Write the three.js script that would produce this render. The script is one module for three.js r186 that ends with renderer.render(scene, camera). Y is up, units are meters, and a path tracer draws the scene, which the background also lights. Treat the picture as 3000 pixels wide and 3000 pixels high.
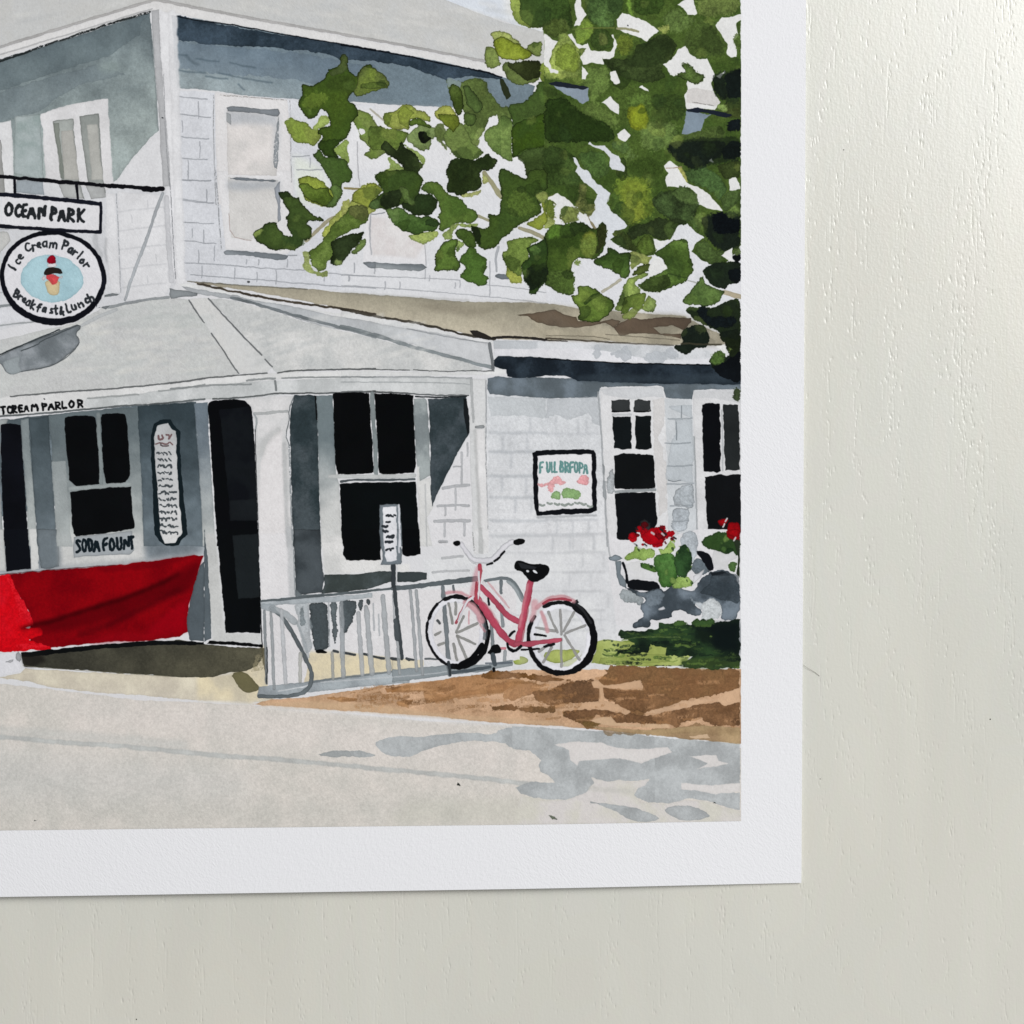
import * as THREE from 'three';
import { RectAreaLightUniformsLib } from 'three/addons/lights/RectAreaLightUniformsLib.js';
RectAreaLightUniformsLib.init();

// ---------------------------------------------------------------- camera, light, exposure
const scene = new THREE.Scene();
const camera = new THREE.PerspectiveCamera(38, 1, 0.01, 20);
camera.up.set(0, 0, -1);
camera.position.set(-0.0092, 0.31, -0.0092);
camera.lookAt(0.0, 0, 0.0);
camera.updateMatrixWorld(true);

const renderer = new THREE.WebGLRenderer({ antialias: true });
renderer.toneMapping = THREE.LinearToneMapping;
renderer.toneMappingExposure = 1.08;
renderer.shadowMap.enabled = true;

scene.background = new THREE.Color(0.25, 0.25, 0.254);         // even light of the room round the table
const windowLight = new THREE.RectAreaLight(0xffffff, 9.6, 1.4, 1.6);   // daylight window up and to the right
windowLight.position.set(1.45, 1.9, -1.05);
windowLight.lookAt(0.02, 0, -0.02);
scene.add(windowLight);

// ---------------------------------------------------------------- helpers
function rng(seed) { let s = seed | 0; return () => { s = (s + 0x6d2b79f5) | 0; let t = Math.imul(s ^ (s >>> 15), 1 | s); t = (t + Math.imul(t ^ (t >>> 7), 61 | t)) ^ t; return ((t ^ (t >>> 14)) >>> 0) / 4294967296; }; }
const clamp = (x, a, b) => x < a ? a : x > b ? b : x, lerp = (a, b, t) => a + (b - a) * t;
const sstep = (a, b, x) => { const t = clamp((x - a) / (b - a), 0, 1); return t * t * (3 - 2 * t); };
function lattice(seed, n) { const r = rng(seed), a = new Float32Array(n * n); for (let i = 0; i < a.length; i++) a[i] = r() * 2 - 1; return a; }
const LN = 256, L1 = lattice(11, LN), L2 = lattice(12, LN);
function vnoise(lat, x, y) {
  const xi = Math.floor(x), yi = Math.floor(y); let fx = x - xi, fy = y - yi; fx = fx * fx * (3 - 2 * fx); fy = fy * fy * (3 - 2 * fy);
  const x0 = xi & 255, x1 = (xi + 1) & 255, y0 = (yi & 255) << 8, y1 = ((yi + 1) & 255) << 8;
  const a = lat[y0 + x0], b = lat[y0 + x1], c = lat[y1 + x0], d = lat[y1 + x1];
  return (a + (b - a) * fx) * (1 - fy) + (c + (d - c) * fx) * fy;
}
const fbm = (x, y, o = 3) => { let s = 0, a = 0.55, f = 1; for (let i = 0; i < o; i++) { s += a * vnoise(i & 1 ? L2 : L1, x * f + i * 17.3, y * f + i * 9.1); a *= 0.5; f *= 2.03; } return s; };
// a pixel of the 3000 x 3000 photograph to the point of the horizontal plane y that it shows
function at(px, py, y = 0) {
  const v = new THREE.Vector3(px / 1500 - 1, 1 - py / 1500, 0.5).unproject(camera).sub(camera.position);
  return v.multiplyScalar((y - camera.position.y) / v.y).add(camera.position);
}

// ---------------------------------------------------------------- the printed watercolour (flat print, drawn as washes of pigment)
// the picture is a square on the sheet, laid out from its lower right corner; ex runs to the right along its lower edge, ez down its right edge
const TH0 = 0.0005, TW = 2048, picBR = at(2170, 2404, TH0);
const picAngle = (() => { const a = at(0, 2427, TH0), b = at(2170, 0, TH0); return (Math.atan2(picBR.z - a.z, picBR.x - a.x) + Math.atan2(-(picBR.x - b.x), picBR.z - b.z)) / 2; })();
const ex = new THREE.Vector3(Math.cos(picAngle), 0, Math.sin(picAngle)), ez = new THREE.Vector3(-Math.sin(picAngle), 0, Math.cos(picAngle));
const PS = 2600, picSide = PS * at(0, 2427, TH0).distanceTo(picBR) / 2170, K = TW / PS;      // the shapes of the print were read off the photograph in its pixels
const picTL = picBR.clone().addScaledVector(ex, -picSide).addScaledVector(ez, -picSide);
const img = new Float32Array(TW * TW * 3);
const grain = new Float32Array(TW * TW), cloud = new Float32Array(TW * TW);
{ const r = rng(5);
  for (let y = 0, i = 0; y < TW; y++) for (let x = 0; x < TW; x++, i++) {
    cloud[i] = fbm(x / 46, y / 46, 4);
    grain[i] = 0.6 * vnoise(L2, x * 0.42 + y * 0.12, y * 0.5 - x * 0.12) + 0.5 * vnoise(L1, x * 0.21, y * 0.19) + 0.25 * (r() * 2 - 1);
  } }
const cvs = document.createElement('canvas'); cvs.width = cvs.height = TW;
const ctx = cvs.getContext('2d', { willReadFrequently: true });
const rgb = (h) => [parseInt(h.slice(0, 2), 16), parseInt(h.slice(2, 4), 16), parseInt(h.slice(4, 6), 16)];
const tile = (x, y, s) => ({ x, y, k: s / 1932 });
const PXU = { x: 0, y: 0, k: 1 };
const toC = (t, x, y) => { const d = at(t.x + x * t.k, t.y + y * t.k, TH0).sub(picTL); return [d.dot(ex) / picSide * TW, d.dot(ez) / picSide * TW]; };
function points(t, flat) { const p = []; for (let i = 0; i < flat.length; i += 2) p.push(toC(t, flat[i], flat[i + 1])); return p; }
function chaikin(p, closed, r = 0.25) { const q = [], n = p.length, m = 1 - r; if (!closed) q.push(p[0]); for (let i = 0; i < (closed ? n : n - 1); i++) { const a = p[i], b = p[(i + 1) % n]; q.push([a[0] * m + b[0] * r, a[1] * m + b[1] * r], [a[0] * r + b[0] * m, a[1] * r + b[1] * m]); } if (!closed) q.push(p[n - 1]); return q; }
function wobble(p, closed, amp, f = 1) {
  const q = [], n = p.length; amp *= K;
  for (let i = 0; i < (closed ? n : n - 1); i++) {
    const a = p[i], b = p[(i + 1) % n], dx = b[0] - a[0], dy = b[1] - a[1], len = Math.hypot(dx, dy) || 1, m = Math.max(1, Math.round(len / 4));
    for (let k = 0; k < m; k++) {
      const x = a[0] + dx * k / m, y = a[1] + dy * k / m, d = amp * (vnoise(L1, x * 0.055 * f, y * 0.055 * f) + 0.7 * vnoise(L2, x * 0.17 * f, y * 0.17 * f) + 0.4 * vnoise(L1, x * 0.36 * f + 7, y * 0.36 * f));
      q.push([x - dy / len * d, y + dx / len * d]);
    }
  }
  if (!closed) q.push(p[n - 1]);
  return q;
}
function boxblur(a, w, h, r) {
  const b = new Float32Array(w * h), n = 2 * r + 1;
  for (let y = 0; y < h; y++) { let s = 0; for (let x = -r; x <= r; x++) s += x >= 0 && x < w ? a[y * w + x] : 0; for (let x = 0; x < w; x++) { b[y * w + x] = s / n; const o = x - r, i = x + r + 1; if (i < w) s += a[y * w + i]; if (o >= 0) s -= a[y * w + o]; } }
  const c = new Float32Array(w * h);
  for (let x = 0; x < w; x++) { let s = 0; for (let y = -r; y <= r; y++) s += y >= 0 && y < h ? b[y * w + x] : 0; for (let y = 0; y < h; y++) { c[y * w + x] = s / n; const o = y - r, i = y + r + 1; if (i < h) s += b[i * w + x]; if (o >= 0) s -= b[o * w + x]; } }
  return c;
}
const J = (...parts) => { const f = []; for (let i = 0; i < parts.length; i += 2) { const t = parts[i], p = parts[i + 1]; for (let k = 0; k < p.length; k += 2) f.push(t.x + p[k] * t.k, t.y + p[k + 1] * t.k); } return f; };   // outline over several sheets of notes
let shapeCount = 0, leafTone = false;
// lay pigment where the path that draw() fills is: c colour, c2 second colour (by a direction gr, or by cloud amount m), e rim of pigment, v cloudiness, g grain, s soft edge, a opacity, mul glaze
function lay(t, q, draw, pad, c, o) {
  let x0 = 1e9, y0 = 1e9, x1 = -1e9, y1 = -1e9; for (const [x, y] of q) { x0 = Math.min(x0, x); y0 = Math.min(y0, y); x1 = Math.max(x1, x); y1 = Math.max(y1, y); }
  const soft = Math.round((o.s || 0) * K); pad += 3 + soft * 2;
  x0 = clamp(Math.floor(x0 - pad), 0, TW); y0 = clamp(Math.floor(y0 - pad), 0, TW); x1 = clamp(Math.ceil(x1 + pad), 0, TW); y1 = clamp(Math.ceil(y1 + pad), 0, TW);
  const w = x1 - x0, h = y1 - y0; if (w < 1 || h < 1) return;
  ctx.clearRect(x0, y0, w, h); ctx.beginPath(); draw();
  const d = ctx.getImageData(x0, y0, w, h).data; let A = new Float32Array(w * h); for (let i = 0; i < A.length; i++) A[i] = d[i * 4 + 3] / 255;
  if (soft) A = boxblur(boxblur(A, w, h, soft), w, h, soft);
  if (o.fe) {                                     // wet edge: the pigment feathers out along the grain
    const r = Math.max(1, Math.round(o.fe * K)), Bl = boxblur(boxblur(A, w, h, r), w, h, r);
    for (let y = 0; y < h; y++) for (let x = 0; x < w; x++) { const k = y * w + x; if (Bl[k] < 0.01 || Bl[k] > 0.995) { A[k] = Bl[k] > 0.5 ? 1 : 0; continue; } const X = x0 + x, Y = y0 + y; A[k] = sstep(0.36, 0.64, Bl[k] + 0.2 * grain[Y * TW + X] + 0.22 * vnoise(L2, X * 0.3, Y * 0.3)); }
  }
  const e = o.e ?? 0.22, E = e ? boxblur(A, w, h, o.er ?? 2) : null, E2 = e ? boxblur(A, w, h, 7) : null;
  const C = rgb(c), D = o.c2 ? rgb(o.c2) : [...C], al = o.a ?? 1, v = o.v ?? 0.05, g = o.g ?? 0.022, m = o.m ?? 0.9, seed = (shapeCount++ * 37) % 900;
  if (leafTone) for (const P of [C, D]) if (P[1] > P[0] * 1.03 && P[1] > P[2] * 1.12) { P[0] *= 0.95; P[1] *= 0.9; P[2] *= 0.85; }
  let gx = 0, gy = 0, gl = 0, ga = 0; if (o.gr) { const [ax, ay] = toC(t, o.gr[0], o.gr[1]), [bx, by] = toC(t, o.gr[2], o.gr[3]); gx = bx - ax; gy = by - ay; gl = gx * gx + gy * gy; ga = (x0 - ax) * gx + (y0 - ay) * gy; }
  for (let y = 0; y < h; y++) for (let x = 0; x < w; x++) {
    const k = y * w + x; let aa = A[k] * al; if (aa < 0.004) continue;
    const i = (y0 + y) * TW + x0 + x, cl = cloud[((y0 + y + seed) & 2047) * TW + ((x0 + x + seed * 3) & 2047)], gn = grain[i];
    let tt = 0; if (o.c2) tt = gl ? clamp((ga + x * gx + y * gy) / gl + cl * 0.25, 0, 1) : sstep(-0.55, 0.55, cl * m * 1.6 + gn * 0.12 + (o.b || 0));
    let f = 1 + v * cl * 1.15 + (leafTone ? g * 1.9 : g * 1.35) * gn;
    if (e) f *= 1 - e * (clamp((1 - E[k]) * 1.9, 0, 1) * 0.8 + clamp((1 - E2[k]) * 1.3, 0, 1) * 0.35) * A[k];
    if (o.on) { const p = i * 3; aa *= sstep(1.12, 1.3, img[p + 1] / (img[p + 2] + 1)) * sstep(1.0, 1.08, img[p + 1] / (img[p] + 1)); if (aa < 0.004) continue; }
    if (o.dry) aa *= sstep(-0.35, 0.15, gn + cl * 0.5 + o.dry);
    for (let n = 0; n < 3; n++) { const p = i * 3 + n, col = lerp(C[n], D[n], tt) * f; img[p] = o.mul ? img[p] * lerp(1, col / 222, aa) : lerp(img[p], col, aa); }
  }
}
function W(t, c, flat, o = {}) {                 // a wash with an outline
  let p = points(t, flat); if (o.sm) for (let i = 0; i < o.sm; i++) p = chaikin(p, true, o.cr);
  const q = wobble(p, true, o.j ?? 1.6, o.f);
  lay(t, q, () => { q.forEach(([x, y], i) => i ? ctx.lineTo(x, y) : ctx.moveTo(x, y)); ctx.closePath(); ctx.fillStyle = '#000'; ctx.fill(); }, 0, c, o);
}
const B = (t, c, flat, o = {}) => W(t, c, flat, { sm: 1, cr: 0.16, j: 3.4, v: 0.13, g: 0.08, er: 2, fe: 2, ...o, e: (o.e ?? 0.3) * 1.25 });      // a loaded blot (leaf, petal)
function S(t, c, w, flat, o = {}) {              // a brush stroke
  let p = points(t, flat); for (let i = 0; i < (o.sm ?? 1); i++) p = chaikin(p, false);
  const q = wobble(p, false, o.j ?? 0.9), lw = w * t.k * K;
  lay(t, q, () => { ctx.lineCap = o.cap || 'round'; ctx.lineJoin = 'round'; ctx.strokeStyle = '#000'; for (let i = 1; i < q.length; i++) { ctx.beginPath(); ctx.lineWidth = Math.max(0.7, lw * (1 + 0.25 * vnoise(L2, q[i][0] * 0.11, q[i][1] * 0.11))); ctx.moveTo(...q[i - 1]); ctx.lineTo(...q[i]); ctx.stroke(); } }, lw, c, { e: 0.1, ...o });
}
function ellipse(cx, cy, rx, ry, rot = 0, n = 40, a0 = 0, a1 = Math.PI * 2) { const f = [], c = Math.cos(rot), s = Math.sin(rot); for (let i = 0; i < n; i++) { const a = a0 + (a1 - a0) * i / (a1 - a0 > 6.2 ? n : n - 1), x = rx * Math.cos(a), y = ry * Math.sin(a); f.push(cx + x * c - y * s, cy + x * s + y * c); } return f; }
// hand lettering: strokes in a box 0..1
const GLYPH = {
  A: ['0,1 .45,0 .95,1', '.2,.62 .75,.62'], B: ['.1,0 .1,1', '.1,0 .8,.12 .75,.42 .1,.48', '.1,.48 .95,.62 .85,.95 .1,1'], C: ['.95,.15 .5,0 .08,.4 .15,.85 .6,1 .95,.85'], D: ['.1,0 .1,1 .7,.9 .95,.45 .6,.08 .1,0'],
  E: ['.9,0 .1,.03 .1,1 .95,.97', '.1,.5 .75,.48'], F: ['.95,0 .1,.05 .1,1', '.1,.5 .7,.47'], I: ['.5,0 .5,1'], K: ['.1,0 .1,1', '.9,0 .15,.55 .95,1'], L: ['.1,0 .1,1 .9,.95'], M: ['0,1 .15,0 .5,.6 .85,0 1,1'],
  N: ['.05,1 .1,0 .9,1 .92,0'], O: ['.5,0 .08,.3 .12,.8 .5,1 .9,.75 .92,.25 .5,0'], P: ['.1,0 .1,1', '.1,.02 .85,.1 .85,.45 .1,.55'], R: ['.1,0 .1,1', '.1,.02 .85,.1 .8,.45 .1,.52 .95,1'], S: ['.9,.1 .4,0 .15,.25 .8,.6 .75,.9 .1,1'],
  T: ['0,.03 1,0', '.5,0 .5,1'], U: ['.08,0 .12,.8 .5,1 .88,.8 .92,0'],
  a: ['.85,.35 .35,.35 .1,.7 .3,1 .75,.9 .85,.35 .9,1'], c: ['.9,.45 .4,.35 .1,.7 .4,1 .9,.9'], e: ['.1,.7 .85,.65 .6,.35 .15,.5 .15,.9 .85,.95'], f: ['.9,.05 .5,.1 .4,.4 .4,1', '.1,.5 .8,.45'], h: ['.1,0 .1,1', '.1,.6 .55,.4 .85,.6 .85,1'],
  k: ['.1,0 .1,1', '.8,.4 .15,.7 .85,1'], l: ['.4,0 .4,1'], m: ['.05,1 .1,.4 .1,.6 .35,.4 .5,.6 .5,1 .5,.6 .75,.4 .92,.6 .95,1'], n: ['.1,.4 .1,1', '.1,.6 .6,.4 .88,.6 .88,1'], o: ['.5,.38 .12,.6 .2,.95 .6,1 .9,.7 .5,.38'],
  r: ['.15,.38 .2,1', '.2,.65 .5,.4 .9,.45'], s: ['.85,.42 .35,.38 .2,.6 .8,.78 .7,1 .1,.95'], t: ['.45,.05 .45,1 .8,.95', '.1,.4 .85,.38'], u: ['.1,.4 .15,.95 .6,1 .85,.8 .85,.4 .9,1'], '&': ['.9,1 .2,.25 .45,.02 .65,.2 .1,.75 .4,1 .9,.6'],
};
function glyph(t, ch, cx, cy, w, h, rot, lw, c, o = {}) {
  const cs = Math.cos(rot), sn = Math.sin(rot);
  for (const st of GLYPH[ch] || []) { const f = []; for (const p of st.split(' ')) { const [u, v] = p.split(',').map(Number), x = (u - 0.5) * w, y = (v - 0.5) * h; f.push(cx + x * cs - y * sn, cy + x * sn + y * cs); } S(t, c, lw * 1.12, f, { sm: 1, j: 1.7, ...o }); }
}
const [TA, TB, TC, TD] = [0, 500, 1000, 1600].map((x) => tile(x, 0, 600)), [TE, TF, TG, TH] = [0, 500, 1000, 1600].map((x) => tile(x, 500, 600)), [TI, TJ, TK, TL] = [0, 500, 1000, 1600].map((x) => tile(x, 1000, 600)), [TM, TN, TO, TP] = [0, 600, 1150, 1650].map((x) => tile(x, 1550, 600)), [TQ, TR, TU] = [0, 750, 1500].map((x) => tile(x, 1950, 800));
for (let i = 0; i < TW * TW; i++) { const f = 1 + 0.012 * cloud[i] + 0.012 * grain[i]; img[i * 3] = 217 * f; img[i * 3 + 1] = 217 * f; img[i * 3 + 2] = 219 * f; }
const R0 = rng(77), rr = (a, b) => a + (b - a) * R0();
const F = { e: 0, v: 0.03 };                                   // flat wash without a rim
// short horizontal brush marks inside a box
function streaks(t, c, n, x0, y0, x1, y1, len, w, o = {}) { for (let i = 0; i < n; i++) { const x = rr(x0, x1), y = rr(y0, y1), l = len * rr(0.4, 1.2), sl = o.sl || 0; S(t, c, w * rr(0.6, 1.3), [x, y, x + l * 0.5, y + sl * l * 0.5 + rr(-4, 4), x + l, y + sl * l], { e: 0, v: 0.02, s: 2, a: 0.3, ...o }); } }

// --- sky and upper roof
W(PXU, 'd5dbe3', [1290, -170, 2170, -170, 2170, 290, 1700, 130, 1413, 43, 1304, 0], F);
W(PXU, 'dfe0dd', [1480, -170, 2170, -170, 2170, 330, 1900, 220, 1600, 100, 1480, 40], { ...F, s: 12 });
W(PXU, 'cbcbc8', [-430, -170, 1240, -170, 1304, 0, 1413, 43, 1484, 68, 1590, 93, 2170, 270, 2170, 340, 2013, 318, 1724, 250, 1428, 180, 1100, 118, 600, 28, 460, 0, 447, 0, 0, 137, -430, 275], { c2: 'c4c5c4', v: 0.04, m: 0.7, e: 0.05 });
streaks(PXU, 'bfc1c1', 40, 520, 10, 1500, 100, 90, 9, { sl: 0.2 }); streaks(PXU, 'd6d5d1', 46, 500, 0, 1500, 150, 90, 10, { sl: 0.2 });
streaks(PXU, 'bdbfbf', 26, -430, -60, 330, 70, 90, 10, { sl: -0.2 }); streaks(PXU, 'd6d6d2', 26, -400, -60, 330, 70, 90, 12, { sl: -0.2 });
// eaves: white fascia, grey line above
W(PXU, 'dbdad9', [-430, 282, 0, 143, 452, 3, 476, 3, 600, 33, 1100, 124, 1428, 186, 1600, 225, 1750, 262, 2170, 335, 2170, 352, 1606, 243, 1472, 222, 1100, 146, 640, 68, 520, 40, 441, 32, 0, 169, -430, 306], { e: 0.04, v: 0.02 });
S(PXU, 'aaa8a6', 8, [-430, 277, 0, 138, 245, 62, 447, 1, 470, 1, 600, 28, 735, 54, 1100, 117, 1428, 181], { a: 0.75, v: 0.1 });
S(PXU, '8e9092', 4, [0, 160, 190, 104, 446, 26], { a: 0.4 });
// --- gable wall in shade, left
W(TA, '6f7d82', [-1400, 1010, 0, 572, 700, 350, 1415, 118, 1438, 380, 1470, 850, 1492, 1240, 1420, 1300, 1250, 1495, 1105, 1700, 1000, 1760, 0, 1660, -1400, 1600], { c2: 'a2aeac', gr: [600, 300, 900, 1300], v: 0.1, g: 0.05, e: 0.12, j: 1.4 });
W(TA, '66757b', [-1400, 1020, 0, 585, 1415, 125, 1330, 220, 1320, 330, 1040, 520, 540, 680, 0, 860, -1400, 1200], { a: 0.5, v: 0.12, e: 0.12, j: 3 });
W(TA, '6e7b82', [0, 870, 480, 720, 900, 620, 1180, 700, 1000, 740, 760, 800, 520, 930, 420, 1030, 0, 1160, -900, 1300, -900, 1050], { a: 0.4, e: 0.18, v: 0.12, j: 4 });
W(TA, '93a29f', [920, 620, 1050, 570, 1150, 620, 1090, 700, 960, 690], { a: 0.5, s: 6, e: 0 });
S(TA, '33393a', 18, [-1400, 1010, 0, 572, 520, 400, 900, 270, 1415, 112], { j: 1.6, v: 0.3, dry: 0.32 }); S(TA, '2c3436', 14, [-900, 870, 0, 585, 300, 480], { j: 1.2 });
S(TA, '7d8b8c', 10, [1440, 120, 1450, 520, 1475, 880, 1495, 1230], { a: 0.7 });
for (const [x, y, l] of [[620, 500, 480], [100, 700, 500], [700, 760, 300], [1120, 860, 300]]) S(TA, '75858a', 8, [x, y, x + l, y - l * 0.3], { a: 0.4, s: 2 });
// light triangle of wall and lower wall of the left side
W(TA, 'd9d9db', [1500, 1250, 1430, 1300, 1250, 1500, 1105, 1705, 1080, 1760, 1540, 1790, 1530, 1400], { v: 0.03, e: 0.03 });
W(TE, 'd2d3d6', [-1400, 60, 1000, 150, 1560, 200, 1600, 620, 1660, 1060, 1600, 1180, 940, 1300, 0, 1500, -1400, 1800], { v: 0.035, e: 0 });
W(TE, 'dcdcde', [1110, 200, 1530, 230, 1570, 560, 1620, 1060, 1560, 1190, 1180, 1230, 1130, 700], { v: 0.04, e: 0.04 });
for (const y of [360, 540, 720, 900, 1080]) S(TE, 'bfc1c5', 10, [1120, y + 30, 1350, y, 1570, y - 20], { a: 0.45, s: 1 });
for (const [x, y] of [[1390, 280], [1450, 420], [1240, 420], [1470, 790], [1390, 990], [1300, 780]]) S(TE, 'c2c4c8', 9, [x, y, x + 6, y + 70], { a: 0.4 });
// windows of the left side
W(TA, 'd9d9da', [-1200, 1500, -500, 1300, 105, 1135, 125, 1400, 140, 1932, -1200, 1932], { e: 0.06 }); W(TA, 'a9a9a6', [-900, 1560, -300, 1400, 8, 1320, 40, 1660, 55, 1930, -900, 1930], { v: 0.08 });
W(TA, '9aaaa8', [140, 1100, 385, 1080, 400, 1400, 415, 1700, 130, 1640], { c2: 'a9b4b4', v: 0.06, e: 0.2 });
W(TA, 'dad9da', [388, 1082, 560, 1010, 800, 965, 1015, 932, 1035, 1200, 1050, 1500, 1080, 1760, 1000, 1800, 430, 1700, 410, 1400], { e: 0.07, j: 2.2 });
W(TA, 'a3a8a4', [500, 1150, 540, 1132, 690, 1122, 715, 1380, 745, 1700, 800, 1880, 590, 1820, 560, 1500], { v: 0.1, e: 0.28 }); W(TA, 'b5b4ae', [580, 1245, 690, 1225, 725, 1500, 750, 1700, 610, 1690, 590, 1450], { v: 0.06, e: 0.1 }); W(TA, '82897f', [505, 1165, 560, 1160, 560, 1290, 590, 1500, 605, 1690, 570, 1680, 540, 1400], { a: 0.7 });
W(TA, '9fa4a0', [750, 1100, 800, 1090, 930, 1072, 950, 1350, 975, 1700, 1000, 1820, 860, 1870, 810, 1600], { v: 0.1, e: 0.28 }); W(TA, 'b9b9b3', [820, 1180, 920, 1175, 950, 1500, 975, 1700, 870, 1700, 840, 1400], { v: 0.06, e: 0.08 });
// below the bar
W(TE, 'a3acb2', [160, 85, 410, 105, 420, 230, 150, 205], { e: 0.15 }); W(TE, 'd5d6d8', [430, 110, 545, 115, 560, 235, 440, 235], F); W(TE, 'b4b6b4', [545, 115, 745, 135, 790, 265, 600, 250], { v: 0.08 }); W(TE, 'b0b2b1', [810, 140, 985, 150, 1000, 250, 860, 270], { v: 0.08 }); W(TE, 'dcdcde', [1000, 210, 1085, 220, 1110, 700, 1140, 1150, 1050, 1170, 1000, 700], { e: 0.05 });
S(TE, 'b1b3b5', 14, [1000, 640, 990, 760, 1010, 860], { a: 0.8, s: 2 }); S(TE, 'c3c5c8', 40, [900, 620, 900, 700, 950, 800], { a: 0.8, s: 3 }); S(TE, 'aeb1b5', 10, [1100, 220, 1115, 560, 1140, 1150], { a: 0.7, dry: 0.3 });
W(TE, 'c9c9c6', [-900, 600, 70, 575, 100, 660, -100, 900, -900, 1000], { v: 0.05 });
for (const y of [560, 1150]) S(TE, 'b6b9bd', 12, [-900, y + 20, -40, y, 80, y - 6], { a: 0.6 });
// corner post
W(TA, 'b9babc', [1425, 95, 1500, 90, 1520, 500, 1560, 1000, 1600, 1500, 1605, 1760, 1540, 1760, 1500, 1100, 1450, 500], { e: 0.14 }); W(TA, 'dddddf', [1500, 92, 1610, 140, 1615, 300, 1650, 820, 1680, 1500, 1690, 1932, 1610, 1932, 1600, 1500, 1555, 1000, 1520, 520], { e: 0.05 });
W(TE, 'dcdcdf', [1560, 150, 1675, 130, 1690, 600, 1740, 1050, 1590, 1060, 1570, 600], { e: 0.06 }); S(TE, 'c2c3c6', 46, [1570, 250, 1585, 600, 1620, 1040], { a: 0.7 }); S(TE, '8f9296', 6, [1600, 20, 1620, 400, 1640, 760, 1660, 1020], { dry: 0.25, a: 0.9 }); S(TA, '9ea0a4', 7, [1545, 700, 1560, 1300, 1600, 1760], { a: 0.7, dry: 0.3 }); S(TA, '55585c', 14, [1530, 1112, 1538, 1114], {});
// --- right wall, upper dark band with shade below
W(PXU, '778892', J(TB, [10, 160, 60, 830, 420, 860, 700, 900, 1050, 925, 1250, 940], TC, [0, 955, 500, 990, 1000, 1010, 1560, 1020, 1780, 980, 1830, 810, 1520, 730, 1190, 640, 720, 540, 0, 420], TB, [1100, 330, 500, 220, 100, 155]), { c2: '98a5a9', gr: [800, 170, 760, 300], v: 0.1, g: 0.05, e: 0.12 });

W(TB, '66788a', [20, 380, 300, 420, 800, 460, 1300, 520, 1650, 590, 1932, 620, 1932, 800, 1300, 780, 900, 720, 500, 700, 40, 640], { a: 0.4, v: 0.16, e: 0.1, j: 4 });
W(PXU, '32424f', J(TB, [10, 155, 90, 150, 200, 185, 500, 240, 1000, 320, 1500, 400], TC, [0, 425, 450, 490, 720, 545, 1100, 625, 1350, 670, 1520, 725, 1500, 750, 1350, 735, 1180, 720, 1000, 760, 850, 710, 640, 630, 400, 590, 230, 570, 0, 560], TB, [1500, 510, 1150, 470, 900, 440, 600, 440, 300, 410, 40, 375]), { c2: '40505e', v: 0.16, e: 0.2, j: 3, g: 0.08 });

S(TB, '151c24', 10, [10, 150, 200, 187, 620, 240, 1200, 350, 1932, 470], { j: 1.2 }); S(TC, '10161f', 12, [0, 428, 450, 495, 1150, 640, 1400, 690, 1515, 730], { j: 1.2 });
for (const [x0, y0, x1, y1] of [[50, 510, 160, 520], [240, 550, 460, 580], [560, 590, 800, 640], [60, 660, 330, 690], [450, 690, 960, 780], [330, 720, 540, 745], [640, 790, 700, 850]]) S(TB, '5d707c', 13, [x0, y0, (x0 + x1) / 2, (y0 + y1) / 2 + 8, x1, y1], { a: 0.7, s: 1 });
S(TB, '5d6e78', 20, [150, 530, 210, 590, 260, 610], { a: 0.6, s: 2 }); S(TC, '7b8d98', 14, [150, 940, 420, 960, 760, 985], { a: 0.7, s: 2 });
// pale shingled wall under it
W(TB, 'd3d5da', [40, 850, 1250, 940, 1932, 1000, 1932, 1932, 80, 1932], { v: 0.03, e: 0, g: 0.03 }); W(TF, 'd2d4d9', [80, 0, 1932, 0, 1932, 1150, 1000, 1110, 160, 1045, 130, 1040], { v: 0.03, e: 0, g: 0.03 });
W(TC, 'dfdfe1', [60, 1000, 900, 1030, 1600, 1060, 1800, 1932, 0, 1932], { v: 0.02, e: 0, s: 9 }); W(TG, 'd9dadd', [0, 0, 1932, 0, 1932, 1260, 1500, 1230, 600, 1170, 0, 1140], { v: 0.025, e: 0, s: 9 }); W(TH, 'dadbdf', [0, 0, 1835, 0, 1835, 1370, 900, 1350, 0, 1270], { v: 0.025, e: 0 });
W(TB, 'dfe5d6', [1150, 1450, 1450, 1600, 1500, 1932, 1200, 1932], { a: 0.7, s: 9, e: 0 });
const SH = { a: 0.75, j: 1.1 };
for (const [x0, y0, x1, y1] of [[50, 910, 345, 937], [55, 1072, 380, 1108], [60, 1285, 360, 1310], [80, 1490, 345, 1505], [75, 1698, 380, 1702], [75, 1885, 400, 1920], [1150, 1475, 1310, 1470], [1190, 1600, 1430, 1600]]) S(TB, 'a9adb3', 11, [x0, y0, (x0 + x1) / 2, (y0 + y1) / 2 + 6, x1, y1], SH);
for (const [x, y0, y1] of [[262, 960, 1120], [110, 1140, 1250], [275, 1335, 1490], [165, 1510, 1690], [338, 1790, 1915], [1315, 1490, 1580]]) S(TB, 'b1b4ba', 10, [x, y0, x + 4, (y0 + y1) / 2, x, y1], SH);
for (const [x0, y0, x1, y1] of [[80, 90, 380, 95], [75, 268, 410, 305], [120, 487, 410, 497], [110, 660, 430, 690], [130, 870, 1280, 940], [1490, 970, 1932, 1000], [190, 985, 1932, 1110]]) S(TF, 'a9adb3', 10, [x0, y0, (x0 * 2 + x1) / 3, (y0 * 2 + y1) / 3 - 4, (x0 + x1 * 2) / 3, (y0 + y1 * 2) / 3 + 6, x1, y1], SH);
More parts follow.
